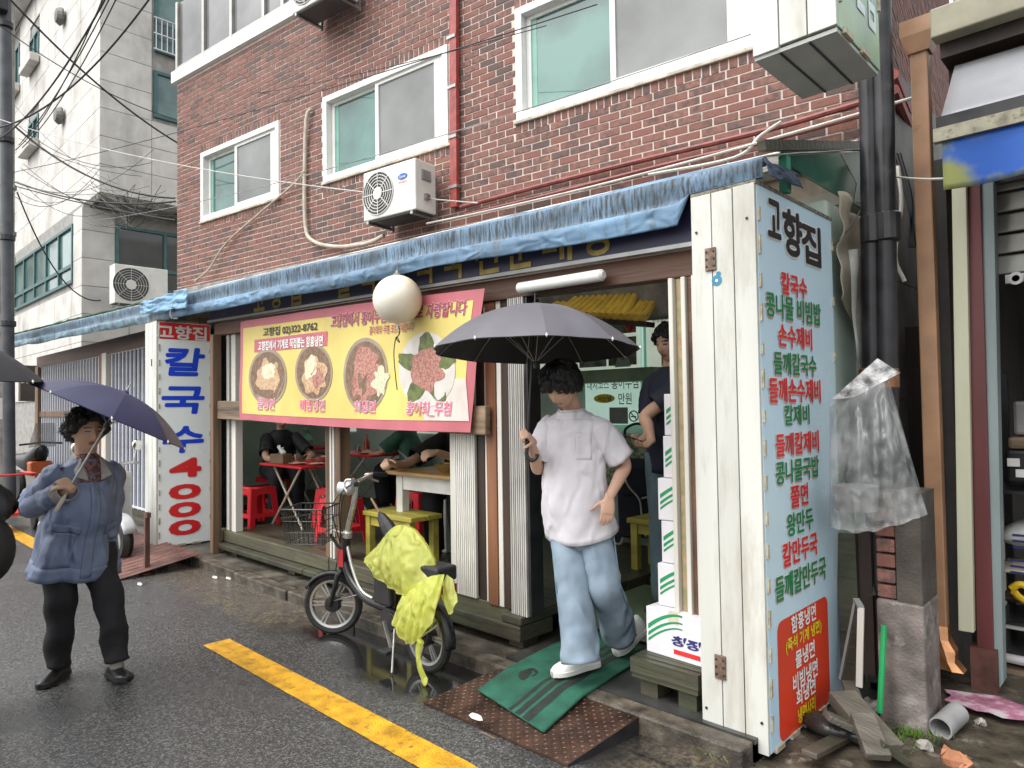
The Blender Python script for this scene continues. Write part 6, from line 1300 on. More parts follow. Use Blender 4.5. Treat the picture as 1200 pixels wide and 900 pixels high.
def patch(rings, i0, i1, g0, g1, nm, m, parent, o=.006, solid=.006, k=8):
    def on(i, g): r_ = rings[i]; n = len(r_); a = (g/360*n) % n; q = int(a); p = r_[q].lerp(r_[(q+1) % n], a-q); c_ = sum(r_, Vector())/n; return p+(p-c_).normalized()*o
    mb = MB(); mb.loft([[on(i, g0+(g1-g0)*j/k) for j in range(k+1)] for i in range(i0, i1+1)], closed=False, caps=False); return mb.build(nm, m, parent, smooth='all', solid=solid)
def garment(ringsets, name, m, parent, solid=.004, sub=0):
    mb = MB()
    for r in ringsets: mb.loft(r, caps=False)
    return mb.build(name, m, parent, smooth='all', solid=solid, sub=sub)
def shoe(name, heel, toe, m_up, m_sole, parent, w=.048, h=.085, tilt=0, L=None):
    heel, toe = vv(heel), vv(toe); d = (toe-heel); Ln = d.length; d.normalize(); a = d.cross(Vector((0, 0, 1))).normalized(); u = a.cross(d)
    mb = MB(); rings = []; rs = []
    for f, ww, hh in ((-.02, .6, .75), (.03, .82, 1.0), (.14, .88, 1.08), (.30, .86, 1.02), (.45, .92, .80), (.62, 1.04, .64), (.80, 1.02, .54), (.93, .80, .44), (1.0, .46, .34), (1.015, .2, .3)):
        c = heel+d*(Ln*f); rings.append([c+a*(w*ww*math.cos(g))+u*(h*hh*max(0, math.sin(g))**.8 if math.sin(g) > 0 else .012*math.sin(g)+.0) for g in [2*math.pi*j/20 for j in range(20)]])
        rs.append([c+a*(w*(ww*1.06+.02)*sx)+u*z for sx, z in ((-1, -.005), (-.6, -.012), (.6, -.012), (1, -.005), (1, .018), (.5, .02), (-.5, .02), (-1, .018))])
    mb.loft(rings); o = mb.build(name, m_up, parent, smooth='all')
    mb = MB(); mb.loft(rs); mb.build('sole', m_sole, o, smooth=True)
    return o
def umbrella(name, label, hub, axis, Rr, depth, nr, m_top, m_in, shaft_to, m_shaft, handle, twist=0, sag_=.035, tip=.07, m_rib=None):
    hub = vv(hub); ax = vv(axis).normalized(); u = Vector((1, 0, 0)) if abs(ax.x) < .8 else Vector((0, 1, 0)); A = ax.cross(u).normalized(); B = ax.cross(A)
    t = thing(name, label, 'umbrella', hub)
    def S_(a, f, o=0):     # canopy surface: hub is the top of the canopy
        k = abs(((a-twist)*nr/(2*math.pi)) % 1-.5)*2        # 1 on a rib, 0 in mid panel
        r = Rr*f*(1-.045*(1-k)**1.0*f*f); h = -depth*(f**2.15)-sag_*.35*(1-k*k)*math.sin(math.pi*min(1, f))*f
        return hub+(A*math.cos(a)+B*math.sin(a))*r+ax*(h+o)
    per = 8
    for i in range(nr):
        a0 = twist+2*math.pi*i/nr; a1 = twist+2*math.pi*(i+1)/nr
        mb = MB(); mb.grid(lambda v, w: S_(a0+(a1-a0)*w, .02+.98*v), 14, per); p_ = mb.build('canopy_panel', m_top, t, smooth='all', fix=False)
        mb = MB(); mb.grid(lambda v, w: S_(a0+(a1-a0)*w, .02+.98*v, -.004), 14, per); mb.build('lining', m_in, p_, smooth='all', fix=False)
        rb = MB().tube([S_(a0, .03+.97*k/10, -.008) for k in range(11)], .0028, 5).build('rib', m_rib or M_STEEL, t)
        MB().tube([S_(a0, .5, -.010), hub-ax*(depth*1.25)], .002, 5).build('stretcher', m_rib or M_STEEL, rb)
        MB().lathe(S_(a0, 1.0), [(.001, -.008), (.006, 0), (.001, .012)], 8).build('rib_tip', M_WHP, rb)
    st_ = vv(shaft_to); MB().tube([hub+ax*tip, hub+ax*.02, hub, st_], [.003, .005, .006, .006], 8).build('shaft', m_shaft, t, smooth=True)
    MB().lathe(hub-ax*(depth*1.28), [(.012, -.02), (.014, 0), (.012, .03)], 10, axis=ax).build('runner', M_BLKM, t)
    MB().lathe(hub+ax*.004, [(.001, .012), (.022, .0), (.024, -.004)], 12, axis=ax).build('top_cap', m_top, t)
    d_ = (st_-hub).normalized()
    if handle == 'hook':
        q = d_.cross(Vector((0, 0, 1))) if abs(d_.z) < .9 else RGT*-1
        MB().tube(catmull([st_-d_*.02, st_+d_*.03, st_+d_*.06, st_+d_*.085-q*.012, st_+d_*.095-q*.035, st_+d_*.08-q*.055, st_+d_*.06-q*.058], 4), .0115, 10).build('handle', M_BLKM, t, smooth=True)
    else: MB().tube([st_-d_*.05, st_-d_*.03, st_+d_*.03, st_+d_*.05], [.008, .012, .012, .008], 10).build('handle', handle, t, smooth=True)
    return t
M_SKIN = mat('skin_light', (.58,.36,.26), .5, var=.08, scale=9, spec=.35); M_SKIN2 = mat('skin_warm', (.55,.34,.235), .5, var=.12, scale=9, spec=.35)
M_LIP = mat('lips', (.46,.15,.13), .45); M_LIP2 = mat('lips_dull', (.32,.11,.09), .45); M_BROW = mat('brows', (.035,.028,.025), .8); M_EYE = mat('eye_dark', (.035,.025,.02), .25)
M_HAIR = mat('black_hair', (.012,.011,.011), .42, var=.4, scale=30, streak=6, bump=.8, bscale=120); M_HAIR2 = mat('dark_brown_hair', (.022,.017,.015), .55, var=.4, scale=40, bump=1, bscale=90)
M_TEE = mat('pale_lilac_tee', (.66,.64,.68), .75, var=.05, scale=5, bump=.2, bscale=500, wrk=(10, .8, .5)); M_JEAN = mat('light_denim', (.25,.32,.385), .8, var=.28, scale=5, bump=.35, bscale=420, col2=(.165,.225,.29), wrk=(8, .8, .5)); M_SNK = mat('white_sneaker', (.74,.74,.72), .5, var=.05); M_SNKS = mat('white_sole', (.66,.66,.62), .55, var=.08)
# ---------------------------------------------------------------- boy stepping out with an umbrella
def person_body(t, parts, vox, skin, lip, hc=None, X=None, F=None, U=None, s=1.0):
    me = remesh(parts, 'body', vox)
    if hc is not None: face_mats(me, hc, X, F, U, s)
    return place(me, 'body', [skin, lip, M_BROW, M_EYE], t)
boy = thing('person', 'young person in pale t-shirt and wide jeans stepping onto the mat under a grey umbrella', 'person', (-2.45, 3.02, .12))
fwd = Vector((.30, -.954, 0)); lft = Vector((.954, .30, 0)); up = Vector((0, 0, 1))
nb = dep(670, 483, 3.90); hc = dep(658, 453, 3.80); pel = dep(681, 618, 3.92)
shR, shL = nb-lft*.150-up*.082, nb+lft*.150-up*.082
elR, haR = dep(631, 549, 3.95), dep(621, 517, 3.74); elL, wrL = dep(732, 544, 3.86), dep(714, 583, 3.73)
hipR, hipL = pel-lft*.09-up*.02, pel+lft*.09-up*.02
knR, anR = dep(672, 700, 3.76), dep(681, 768, 3.66); knL, anL = dep(707, 686, 3.80), dep(726, 738, 4.02)
mb = MB(); hF = (fwd*.86-up*.50-lft*.12).normalized(); Xh, Fh, Uh = add_head(mb, hc, hF, up+fwd*.3, 1.04)
limb(mb, [nb-up*.06, nb+up*.03, hc-Uh*.055-Fh*.03], [.06, .052, .055]); mb.loft([ell(nb.lerp(pel, q)-up*.03, lft, fwd, w, d_) for q, w, d_ in ((.0, .05, .045), (.08, .13, .06), (.3, .14, .075), (.6, .12, .07), (1, .13, .07))])
limb(mb, [shR, shR.lerp(elR, .5), elR, elR.lerp(haR, .4), haR], [.050, .044, .038, .036, .025]); limb(mb, [shL, shL.lerp(elL, .5)+lft*.01, elL, elL.lerp(wrL, .4)+lft*.005, wrL], [.050, .044, .038, .037, .025])
SH0, SH1 = dep(627, 358, 3.72), dep(617, 532, 3.72); sdir = (SH1-SH0).normalized()
ghp = SH0+sdir*((haR-SH0).dot(sdir)); pdir = (ghp-haR).normalized()
add_hand(mb, haR+(ghp-haR)*.0-pdir*.028-fwd*.0, (pdir*.6+up*.55+fwd*.2), (pdir*.35-lft*.2-up*.25+RGT*-.5), 1, (1.25, 1.35, .7), .95, .02, .9)
add_hand(mb, wrL, (-up*.98-lft*.03+fwd*.06-RGT*.10), (-lft*.5-fwd*.85), -1, (.15, .22, .18), .98, .02, .1)
for a, b, c in ((hipR, knR, anR), (hipL, knL, anL)): limb(mb, [a, b, c], [.07, .05, .035])
person_body(boy, mb, .0055, M_SKIN, M_LIP, hc, Xh, Fh, Uh, 1.04)
hair_shell(hc, Xh, Fh, Uh, 1.04, .030, lambda a: 1.78-.44*max(0, math.sin(a))**2+.50*max(0, -math.sin(a))+.10*math.sin(a*17)*max(0, math.sin(a)), .35, 24, 'hair', M_HAIR, boy, 3)
# t-shirt
def tee_f(F_, g): return .012*math.sin(g*3+F_*4)*smoothstep(.45, 1, F_)+.006*math.sin(F_*17+2*math.sin(g))*smoothstep(.3, .9, F_)*(.5+.5*math.sin(g*2+1))
tor = cloth_tube([nb+up*.016+fwd*.012, nb-up*.006+fwd*.006, nb-up*.035, nb-up*.075, nb-up*.16, nb-up*.30, nb-up*.48, pel-up*.045], [.064, .082, .142, .172, .175, .176, .190, .210], [.056, .064, .078, .092, .096, .090, .102, .124], lft, 8, 72, .010, 9, 1, folds=tee_f)
def slv(F_, g): return .005*math.sin(F_*9+g*2)
s1 = sleeve(shR, elR, None, .80, .068, .080, seed=5, folds=slv); s2 = sleeve(shL, elL, None, .84, .068, .082, seed=9, folds=slv)
sh = garment([tor, s1, s2], 't_shirt', M_TEE, boy)
MB().tube([nb+up*.016+fwd*.012+(lft*math.cos(a)*.067+fwd*math.sin(a)*.060)-up*.012*max(0, math.sin(a)) for a in [2*math.pi*j/28 for j in range(29)]], .006, 6).build('collar', M_TEE, sh, smooth=True)
NT = len(tor); patch(tor, int(NT*.50), int(NT*.68), 40, 72, 'pocket', M_TEE, sh, .002, .003)
# jeans
def jn(F_, g): return .007*math.sin(F_*30+2.2*math.sin(g*1.5+.6))*smoothstep(.72, .98, F_)+.006*math.sin(F_*40+3*math.sin(g))*math.exp(-((F_-.55)/.08)**2)+.004*math.sin(g*3+F_*4)
l1 = cloth_tube([hipR+up*.07, hipR-up*.06, hipR.lerp(knR, .55), knR, knR.lerp(anR, .5), anR-up*.035], [.080, .086, .088, .088, .092, .098], [.092, .098, .092, .090, .094, .106], lft, 12, 52, .004, 7, 11, folds=jn)
l2 = cloth_tube([hipL+up*.07, hipL-up*.06, hipL.lerp(knL, .55), knL, knL.lerp(anL, .5)-fwd*.0, anL-up*.025], [.080, .086, .088, .088, .092, .096], [.092, .098, .092, .090, .094, .104], lft, 12, 52, .004, 7, 17, folds=jn)
wst = cloth_tube([pel+up*.10, pel+up*.03, pel-up*.06, pel-up*.12], [.155, .172, .18, .13], [.10, .11, .108, .08], lft, 4, 40, .003, 10, 19)
jeans = garment([l1, l2, wst], 'jeans', M_JEAN, boy)
for hp_, kn_, an_, sx in ((hipR, knR, anR, -1), (hipL, knL, anL, 1)):
    MB().tube([hp_+lft*sx*.101, hp_.lerp(kn_, .6)+lft*sx*.099, kn_+lft*sx*.097, kn_.lerp(an_, .6)+lft*sx*.099, an_+lft*sx*.101-up*.02], .004, 5).build('side_seam', mat('denim_seam', (.14,.22,.31), .8), jeans)
g0 = at_z(664, 803, .085); fr_ = Vector((-.05, -.99, -.12)).normalized()
tl_ = at_z(648, 803, .075); hl = tl_+Vector((.10, .265, 0)); hl.z = mz(hl.y)+.03; tl_.z = mz(tl_.y)+.026
shoe('shoe', hl, tl_, M_SNK, M_SNKS, boy, .052, .105); tb = at_z(722, 771, .12); tb.z = mz(tb.y)+.026
shoe('shoe', tb+Vector((.03, .235, .10)), tb, M_SNK, M_SNKS, boy, .052, .105)
umbrella('umbrella', 'dark grey umbrella held open over the young person in jeans', SH0, (-.03, .05, 1), .555, .25, 10, mat('charcoal_nylon', (.115,.11,.125), .45, var=.1, scale=3), mat('black_lining', (.012,.012,.013), .6), SH1-sdir*.06, M_BLKM, 'hook', .2)
# ---------------------------------------------------------------- woman walking along the lane
wom = thing('person', 'woman in blue raincoat and black trousers walking under a navy umbrella', 'person', (-4.76, 1.22, 0))
fwd = Vector((.985, .13, 0)).normalized(); lft = Vector((-fwd.y, fwd.x, 0)); Dw = 4.14
nb = dep(100, 537, Dw); hc = dep(103, 506, Dw-.02); pel = dep(92, 650, Dw)
shR, shL = nb-lft*.145-up*.092, nb+lft*.145-up*.092
elR, wrR = dep(36, 592, Dw-.02), dep(84, 572, Dw-.23); elL, wrL = dep(127, 600, Dw+.10), pel+lft*.13+up*.03
hipR, hipL = pel-lft*.10-up*.02, pel+lft*.10-up*.02; anR, anL = dep(68, 775, Dw), dep(137, 772, Dw-.02)
knR, knL = hipR.lerp(anR, .5)+fwd*.03, hipL.lerp(anL, .5)+fwd*.05
mb = MB(); hF = (fwd*.97+lft*-.03+up*-.02+RGT*.05).normalized(); Xh, Fh, Uh = add_head(mb, hc, hF, up, 1.0)
limb(mb, [nb-up*.08, nb+up*.02, hc-Uh*.06-Fh*.02], [.065, .056, .06]); mb.loft([ell(nb.lerp(pel, q)-up*.04, lft, fwd, w, d_) for q, w, d_ in ((.0, .05, .05), (.08, .12, .07), (.3, .14, .09), (.7, .13, .09), (1, .12, .09))])
limb(mb, [shR, elR, wrR], [.05, .045, .027]); limb(mb, [shL, elL, wrL], [.05, .042, .027])
wax = (UPV*.92+RGT*.39+FWD*.27).normalized(); WS0 = dep(147, 460, Dw-.07); WS1 = WS0-wax*.70; wd = (WS1-WS0).normalized(); grip = WS0+wd*((wrR-WS0).dot(wd)+.0); pdir = (grip-wrR).normalized()
add_hand(mb, wrR+pdir*.005, (pdir+up*.25), (-lft*.2+fwd*-.9+up*-.1), 1, (1.1, 1.3, .7), .95, .02, .8)
add_hand(mb, wrL, -up+fwd*.15, -lft, -1, (.4, .5, .4), .92)
for a, b, c in ((hipR, knR, anR), (hipL, knL, anL)): limb(mb, [a, b, c], [.085, .055, .035])
person_body(wom, mb, .0055, M_SKIN2, M_LIP2, hc, Xh, Fh, Uh, 1.0)
hair_shell(hc, Xh, Fh, Uh, 1.0, .036, lambda a: 1.72-.72*max(0, math.sin(a))**1.5+.45*max(0, -math.sin(a)), .75, 42, 'hair', M_HAIR2, wom, 8)
M_COAT = mat('blue_raincoat', (.14,.18,.285), .45, var=.16, scale=5, bump=.2, bscale=200, wrk=(10, .9, .5)); M_CUFF = mat('grey_check_cuff', (.38,.36,.35), .7, var=.2, scale=60)
def cf(F_, g): return .020*math.sin(g*5+1)*smoothstep(.45, 1, F_)+.010*math.sin(g*9+F_*5)*smoothstep(.5, 1, F_)+.008*math.sin(F_*20+3*math.sin(g))*smoothstep(.2, .8, F_)
cb = dep(84, 673, Dw)
coat_t = cloth_tube([nb-up*.0, nb-up*.045, nb-up*.09, nb-up*.18, nb-up*.32, pel+up*.12, cb], [.078, .135, .166, .174, .182, .198, .226], [.078, .090, .108, .124, .132, .142, .164], lft, 9, 72, .009, 8, 21, folds=cf)
def wr(F_, g): return .006*math.sin(F_*30+2*math.sin(g+1))*(.3+.7*F_)
cs1 = sleeve(shR, elR, wrR, r0=.076, r1=.050, seed=25, amp=.008, folds=wr, fe=.84); cs2 = sleeve(shL, elL, wrL, r0=.074, r1=.062, seed=29, amp=.008, folds=wr, fe=.8)
coat = garment([coat_t, cs1, cs2], 'raincoat', M_COAT, wom, .005)
garment([cloth_tube([wrR.lerp(elR, .34), wrR.lerp(elR, .22), wrR.lerp(elR, .09)], [.060, .059, .056], [.060, .059, .056], fwd, 4, 28, .002, 20, 3)], 'cuff', M_CUFF, coat)
for sx in (-1, 1):
    q = [nb+up*.035-fwd*.03+lft*sx*.06, nb+up*.0+fwd*.075+lft*sx*.05, nb-up*.125+fwd*.135+lft*sx*.035, nb-up*.10+fwd*.125+lft*sx*.095, nb-up*.015+fwd*.03+lft*sx*.095]
    mb = MB(); mb.add(q, [(0,1,4),(1,2,3,4)]); mb.build('collar', M_CUFF, coat, solid=.008)
NR = len(coat_t)
def coat_patch(i0, i1, g0, g1, nm, o=.006): patch(coat_t, i0, i1, g0, g1, nm, M_COAT, coat, o, .006, 8 if g1-g0 < 90 else 72)
coat_patch(int(NR*.32), NR-2, 84, 98, 'placket'); coat_patch(int(NR*.70), int(NR*.76), 108, 152, 'pocket_flap'); coat_patch(int(NR*.76), int(NR*.93), 112, 148, 'pocket', .005); coat_patch(int(NR*.70), int(NR*.76), 30, 66, 'pocket_flap'); coat_patch(NR-4, NR-1, 0, 359, 'hem_band', .004)
pc = nb-up*.2+fwd*.142; MB().lathe(pc+lft*.03, [(.007, 0), (.006, .004), (.001, .005)], 10, axis=fwd).build('snap', M_STEEL, coat)
garment([cloth_tube([nb-up*.13+fwd*.03, nb-up*.04+fwd*.03, nb+up*.0], [.12, .09, .06], [.105, .07, .055], lft, 4, 30, .002, 12, 2)], 'blouse', mat('print_blouse', (.25,.10,.09), .7, col2=(.05,.04,.04), scale=50, thr=(.45, .55)), wom)
M_TROU = mat('black_trousers', (.010,.010,.013), .8, var=.3, bump=.2, wrk=(5, .6, .6))
def tf(F_, g): return .008*math.sin(F_*18+2*math.sin(g))
garment([cloth_tube([a+up*.05, a.lerp(b, .5), b, b.lerp(c, .5), c-up*.01], [.092, .084, .072, .066, .064], [.10, .086, .074, .068, .066], lft, 8, 34, .005, 10, sd_, folds=tf) for a, b, c, sd_ in ((hipR, knR, anR, 31), (hipL, knL, anL, 37))]+[cloth_tube([pel+up*.06, pel-up*.05, pel-up*.14], [.16, .175, .13], [.11, .12, .08], lft, 4, 30, .003, 10)], 'trousers', M_TROU, wom)
M_LEA = mat('black_leather_shoe', (.018,.017,.018), .32, var=.3, scale=12)
f2 = Vector((.70, -.71, 0)); b_ = Vector((anR.x, anR.y, .014)); shoe('shoe', b_-f2*.075, b_+f2*.165, M_LEA, M_BLK, wom, .046, .075)
b_ = Vector((anL.x, anL.y, .014)); f3 = Vector((.99, .10, 0)); shoe('shoe', b_-f3*.085+up*.0, b_+f3*.155+up*.018, M_LEA, M_BLK, wom, .046, .075)
garment([cloth_tube([anL-up*.055, anL-up*.0], [.036, .038], [.036, .038], lft, 3, 18, 0, 10)], 'sock', M_PLAS, wom)
umbrella('umbrella', 'navy folding umbrella tilted over the woman in the blue raincoat', WS0, wax, .44, .165, 8, mat('navy_nylon', (.024,.025,.072), .45, var=.12, scale=4), mat('navy_lining', (.018,.02,.105), .5, var=.15, tl=.2), WS1, M_STEEL, mat('pale_grip', (.5,.45,.38), .5), .55)
# silver twist of wrapping film on the shaft
# ---------------------------------------------------------------- person cut off at the left edge
M_BKC = mat('black_jacket', (.012,.012,.014), .6, var=.3, bump=.3)
edg = thing('person', 'person in black cut off by the left edge under a dark umbrella', 'person', Vector((dep(-45, 640, 3.55).x, dep(-45, 640, 3.55).y, 0)))
nb = dep(-48, 520, 3.55); pel = dep(-48, 660, 3.55); hc = nb+up*.15; fwd = (-FWD*.3-RGT*.8); fwd.z = 0; fwd.normalize(); lft = Vector((-fwd.y, fwd.x, 0))
shR, shL = nb-lft*.165-up*.085, nb+lft*.165-up*.085; el = dep(4, 598, 3.45); wr_ = dep(-45, 570, 3.35); el2 = shL-up*.28 if (shL-el).length > (shR-el).length else shR-up*.28
sa, sb = (shR, shL) if (shR-el).length < (shL-el).length else (shL, shR)
mb = MB(); Xh, Fh, Uh = add_head(mb, hc, fwd, up, 1); limb(mb, [nb-up*.08, nb, hc-up*.06], [.06, .055, .055]); limb(mb, [sa, el, wr_], [.045, .04, .027]); limb(mb, [sb, sb-up*.28, sb-up*.5+fwd*.1], [.045, .04, .027]); add_hand(mb, wr_, (wr_-el), up*-1, 1, (1, 1.2, .6)); add_hand(mb, sb-up*.5+fwd*.1, -up, lft, 1)
mb.loft([ell(nb-up*q, lft, fwd, w, d_) for q, w, d_ in ((.0, .06, .055), (.06, .14, .08), (.3, .15, .1), (.75, .15, .1))])
for s_ in (-1, 1): limb(mb, [pel+lft*.1*s_, pel+lft*.1*s_-up*.4, Vector((*(pel+lft*.11*s_).xy, .08))], [.08, .055, .035])
person_body(edg, mb, .008, M_SKIN2, M_LIP2, hc, Xh, Fh, Uh); hair_shell(hc, Xh, Fh, Uh, 1, .02, lambda a: 1.75-.4*max(0, math.sin(a)), .4, 26, 'hair', M_HAIR, edg)
garment([cloth_tube([nb, nb-up*.05, nb-up*.14, nb-up*.4, pel-up*.12], [.08, .155, .19, .20, .21], [.08, .10, .12, .14, .15], lft, 6, 40, .008, 9), sleeve(sa, el, wr_, r0=.08, r1=.06, A=FWD, amp=.006), sleeve(sb, sb-up*.28, sb-up*.48+fwd*.09, r0=.08, r1=.06, amp=.006)], 'jacket', M_BKC, edg)
garment([cloth_tube([pel+lft*.1*s_+up*.05, pel+lft*.1*s_-up*.4, Vector((*(pel+lft*.11*s_).xy, .06))], [.12, .1, .085], [.12, .1, .085], lft, 6, 26, .005, 10) for s_ in (-1, 1)], 'trousers', M_TROU, edg)
for s_ in (-1, 1): b_ = Vector((*(pel+lft*.11*s_).xy, .014)); shoe('shoe', b_-fwd*.07, b_+fwd*.17, M_LEA, M_BLK, edg)
c = dep(-92, 384, 3.45); umbrella('umbrella', 'dark grey umbrella poking in at the left edge', c, (.08, .05, 1), .54, .23, 8, mat('dark_grey_nylon', (.022,.022,.026), .55), mat('black_lining', (.012,.012,.013), .6), wr_+up*-.02, M_BLKM, 'hook', .1)
t = thing('shoulder_bag', 'black bag hanging from the person at the left edge', 'bag', dep(-8, 680, 3.38)); c = dep(-16, 645, 3.38)
mb = MB(); mb.sphere(c, (.10, .12, .17), 18, 0, 12); mb.build('bag', M_BKC, t, smooth='all'); MB().tube(catmull([c+up*.15, c+up*.3+lft*.03, sa-up*.1], 5), .014, 6).build('strap', M_BLK, t)
# ---------------------------------------------------------------- man in navy in the doorway
tag(MB().box(-2.9, -1.52, 3.66, 4.4, .126, .255).build('inner_step', M_FLOORG), kind='structure')
man = thing('person', 'man in navy t-shirt looking at his phone in the doorway behind the cartons', 'person', (-2.35, 3.95, .255)); Dm = 4.45
nb = dep(787, 432, Dm); hc = dep(785, 403, Dm-.04); pel = Vector((nb.x, nb.y+.02, nb.z-.60)); fwd = (RGT*-.80-FWD*.55); fwd.z = 0; fwd.normalize(); lft = Vector((-fwd.y, fwd.x, 0))
shR, shL = nb-lft*.165-up*.09, nb+lft*.165-up*.09
near, far = (shR, shL) if shR.dot(FWD) < shL.dot(FWD) else (shL, shR)
elN, wrN = dep(757, 487, Dm-.12), dep(763, 517, Dm-.25); elF = far-up*.27+fwd*.03; wrF = wrN+FWD*.14+up*.02
mb = MB(); hF = (fwd+up*-.18).normalized(); Xh, Fh, Uh = add_head(mb, hc, hF, up, 1.02)
limb(mb, [nb-up*.07, nb+up*.02, hc-Uh*.06-Fh*.025], [.065, .058, .06]); mb.loft([ell(nb-up*q, lft, fwd, w, d_) for q, w, d_ in ((.0, .06, .055), (.06, .14, .08), (.3, .15, .1), (.6, .15, .1))])
limb(mb, [near, near.lerp(elN, .5), elN, elN.lerp(wrN, .4), wrN], [.052, .046, .040, .038, .027]); limb(mb, [far, elF, wrF], [.05, .04, .027])
add_hand(mb, wrN, (fwd*.8-up*.35), up+fwd*.2, 1, (.6, .8, .4), .95, .04, .4); add_hand(mb, wrF, (fwd*.8-up*.3), up+fwd*.2, -1, (.6, .8, .4), .95, .04, .4)
for s_ in (-1, 1): limb(mb, [pel+lft*.1*s_, pel+lft*.1*s_-up*.4, Vector((*(pel+lft*.11*s_).xy, .33))], [.08, .055, .035])
person_body(man, mb, .006, M_SKIN2, M_LIP2, hc, Xh, Fh, Uh, 1.02)
hair_shell(hc, Xh, Fh, Uh, 1.02, .022, lambda a: 1.62-.55*max(0, math.sin(a))**2+.35*max(0, -math.sin(a)), .5, 30, 'hair', M_HAIR, man, 12)
M_NVT = mat('navy_tshirt', (.014,.018,.036), .75, var=.2, bump=.2, wrk=(5, .5, .6)); M_TLT = mat('teal_grey_trousers', (.09,.14,.16), .75, var=.2, bump=.2)
sl_ = near.lerp(elN, .72)
garment([cloth_tube([nb+up*.01, nb-up*.05, nb-up*.14, nb-up*.4, pel-up*.06], [.075, .15, .19, .19, .195], [.07, .09, .115, .12, .13], lft, 6, 44, .008, 9, 40), sleeve(near, elN, None, .75, .074, .085, seed=4), sleeve(far, elF, None, .75, .074, .085, seed=5)], 't_shirt', M_NVT, man)
garment([cloth_tube([pel+lft*.1*s_+up*.06, pel+lft*.1*s_-up*.4, Vector((*(pel+lft*.11*s_).xy, .30))], [.12, .1, .085], [.12, .1, .085], lft, 6, 28, .006, 10) for s_ in (-1, 1)], 'trousers', M_TLT, man)
for s_ in (-1, 1): b_ = Vector((*(pel+lft*.11*s_).xy, .272)); shoe('shoe', b_-fwd*.07, b_+fwd*.17, M_LEA, M_BLK, man)
t = thing('mobile_phone', 'black phone held by the man in navy', 'phone', wrN+fwd*.12); MB().obox(wrN+fwd*.135+up*.018+FWD*.05, fwd*.07+up*.02, FWD*.035, Vector((0, 0, .004))).build('phone', M_BLKM, t, bev=.003)
# ---------------------------------------------------------------- diners
def diner(label, seat, fwd, shirt, trou, reach, skin=M_SKIN2, lean=.12, dy=0, bigs=1.0):
    fwd = vv(fwd).normalized(); lft = Vector((-fwd.y, fwd.x, 0)); seat = vv(seat); t = thing('person', label, 'person', Vector((seat.x, seat.y, .297)))
    pel = seat+up*.09; nb = pel+up*.50+fwd*lean; hc = nb+up*.14+fwd*.05; shR, shL = nb-lft*.165-up*.085, nb+lft*.165-up*.085
    mb = MB(); Xh, Fh, Uh = add_head(mb, hc, (fwd-up*.3), up, 1); limb(mb, [nb-up*.07, nb, hc-up*.05-fwd*.02], [.06, .055, .055]); mb.loft([ell(nb.lerp(pel, q), lft, fwd, w, d_) for q, w, d_ in ((.0, .06, .055), (.12, .14, .08), (.5, .15, .1), (1, .16, .11))])
    for s_, a, (wr_, cu) in ((-1, shR, reach[0]), (1, shL, reach[1])):
        wr_ = vv(wr_); mid = (a+wr_)/2; e = mid-up*.12+lft*s_*.10; limb(mb, [a, e, wr_], [.05, .042, .028]); add_hand(mb, wr_, (fwd*.8-lft*s_*.4-up*.1), -up*.6-lft*s_*.4, s_*-1, (cu, cu*1.1, cu*.6), 1, .04, .6)
        cl = a.lerp(e, .8); reach[0 if s_ < 0 else 1] = (wr_, cu, a, cl)
    for s_ in (-1, 1): limb(mb, [pel+lft*.1*s_-up*.03, pel+lft*.12*s_+fwd*.40-up*.03, Vector((*(pel+lft*.13*s_+fwd*.38).xy, .36))], [.08, .06, .04])
    person_body(t, mb, .007, skin, M_LIP2, hc, Xh, Fh, Uh); hair_shell(hc, Xh, Fh, Uh, 1, .024, lambda a: 1.75-.5*max(0, math.sin(a)), .5, 26, 'hair', M_HAIR, t, 5)
    garment([cloth_tube([nb+up*.01, nb-up*.05, nb-up*.14-fwd*.02, nb.lerp(pel, .6), pel-up*.05], [.075, .155, .19, .195, .2], [.07, .09, .12, .13, .15], lft, 6, 40, .009, 9), *[sleeve(r_[2], r_[3], None, 1.0, .076, .082, A=fwd, seed=q_) for q_, r_ in enumerate(reach)]], 'shirt', shirt, t)
    garment([cloth_tube([pel+lft*.1*s_-fwd*.05, pel+lft*.12*s_+fwd*.32-up*.01, pel+lft*.125*s_+fwd*.42-up*.08, Vector((*(pel+lft*.13*s_+fwd*.38).xy, .36))], [.12, .1, .09, .075], [.12, .1, .09, .075], lft, 6, 26, .006, 10) for s_ in (-1, 1)], 'trousers', trou, t)
    for s_ in (-1, 1): b_ = Vector((*(pel+lft*.13*s_+fwd*.38).xy, .312)); shoe('shoe', b_-fwd*.06, b_+fwd*.18, M_LEA, M_BLK, t)
    return t
M_BKT = mat('black_tshirt', (.010,.010,.011), .8, var=.3, bump=.2)
diner('diner in black t-shirt eating noodles at the white table', (-4.72, 4.28, .80), (.35, -.94, 0), M_BKT, M_TROU, [(dep(452, 541, 5.6)+Vector((0, 0, .0)), .9), (dep(511, 530, 5.35), .7)])
diner('dark-clothed diner sitting behind the red stool at the left of the window', (-8.25, 4.25, .74), (.95, -.25, 0), M_BKC, M_TROU, [((-7.65, 4.0, 1.03), .6), ((-7.68, 4.4, 1.03), .6)])
a = dep(470, 536, 5.5); t = thing('chopsticks', 'thin chopsticks in the hand of the diner at the white table', 'chopsticks', a)
for k in range(2): MB().tube([a+Vector((-.04, 0, .05+.008*k)), a+Vector((.16, -.06, -.005+.012*k))], .0035, 6).build('stick', M_STEELS, t)
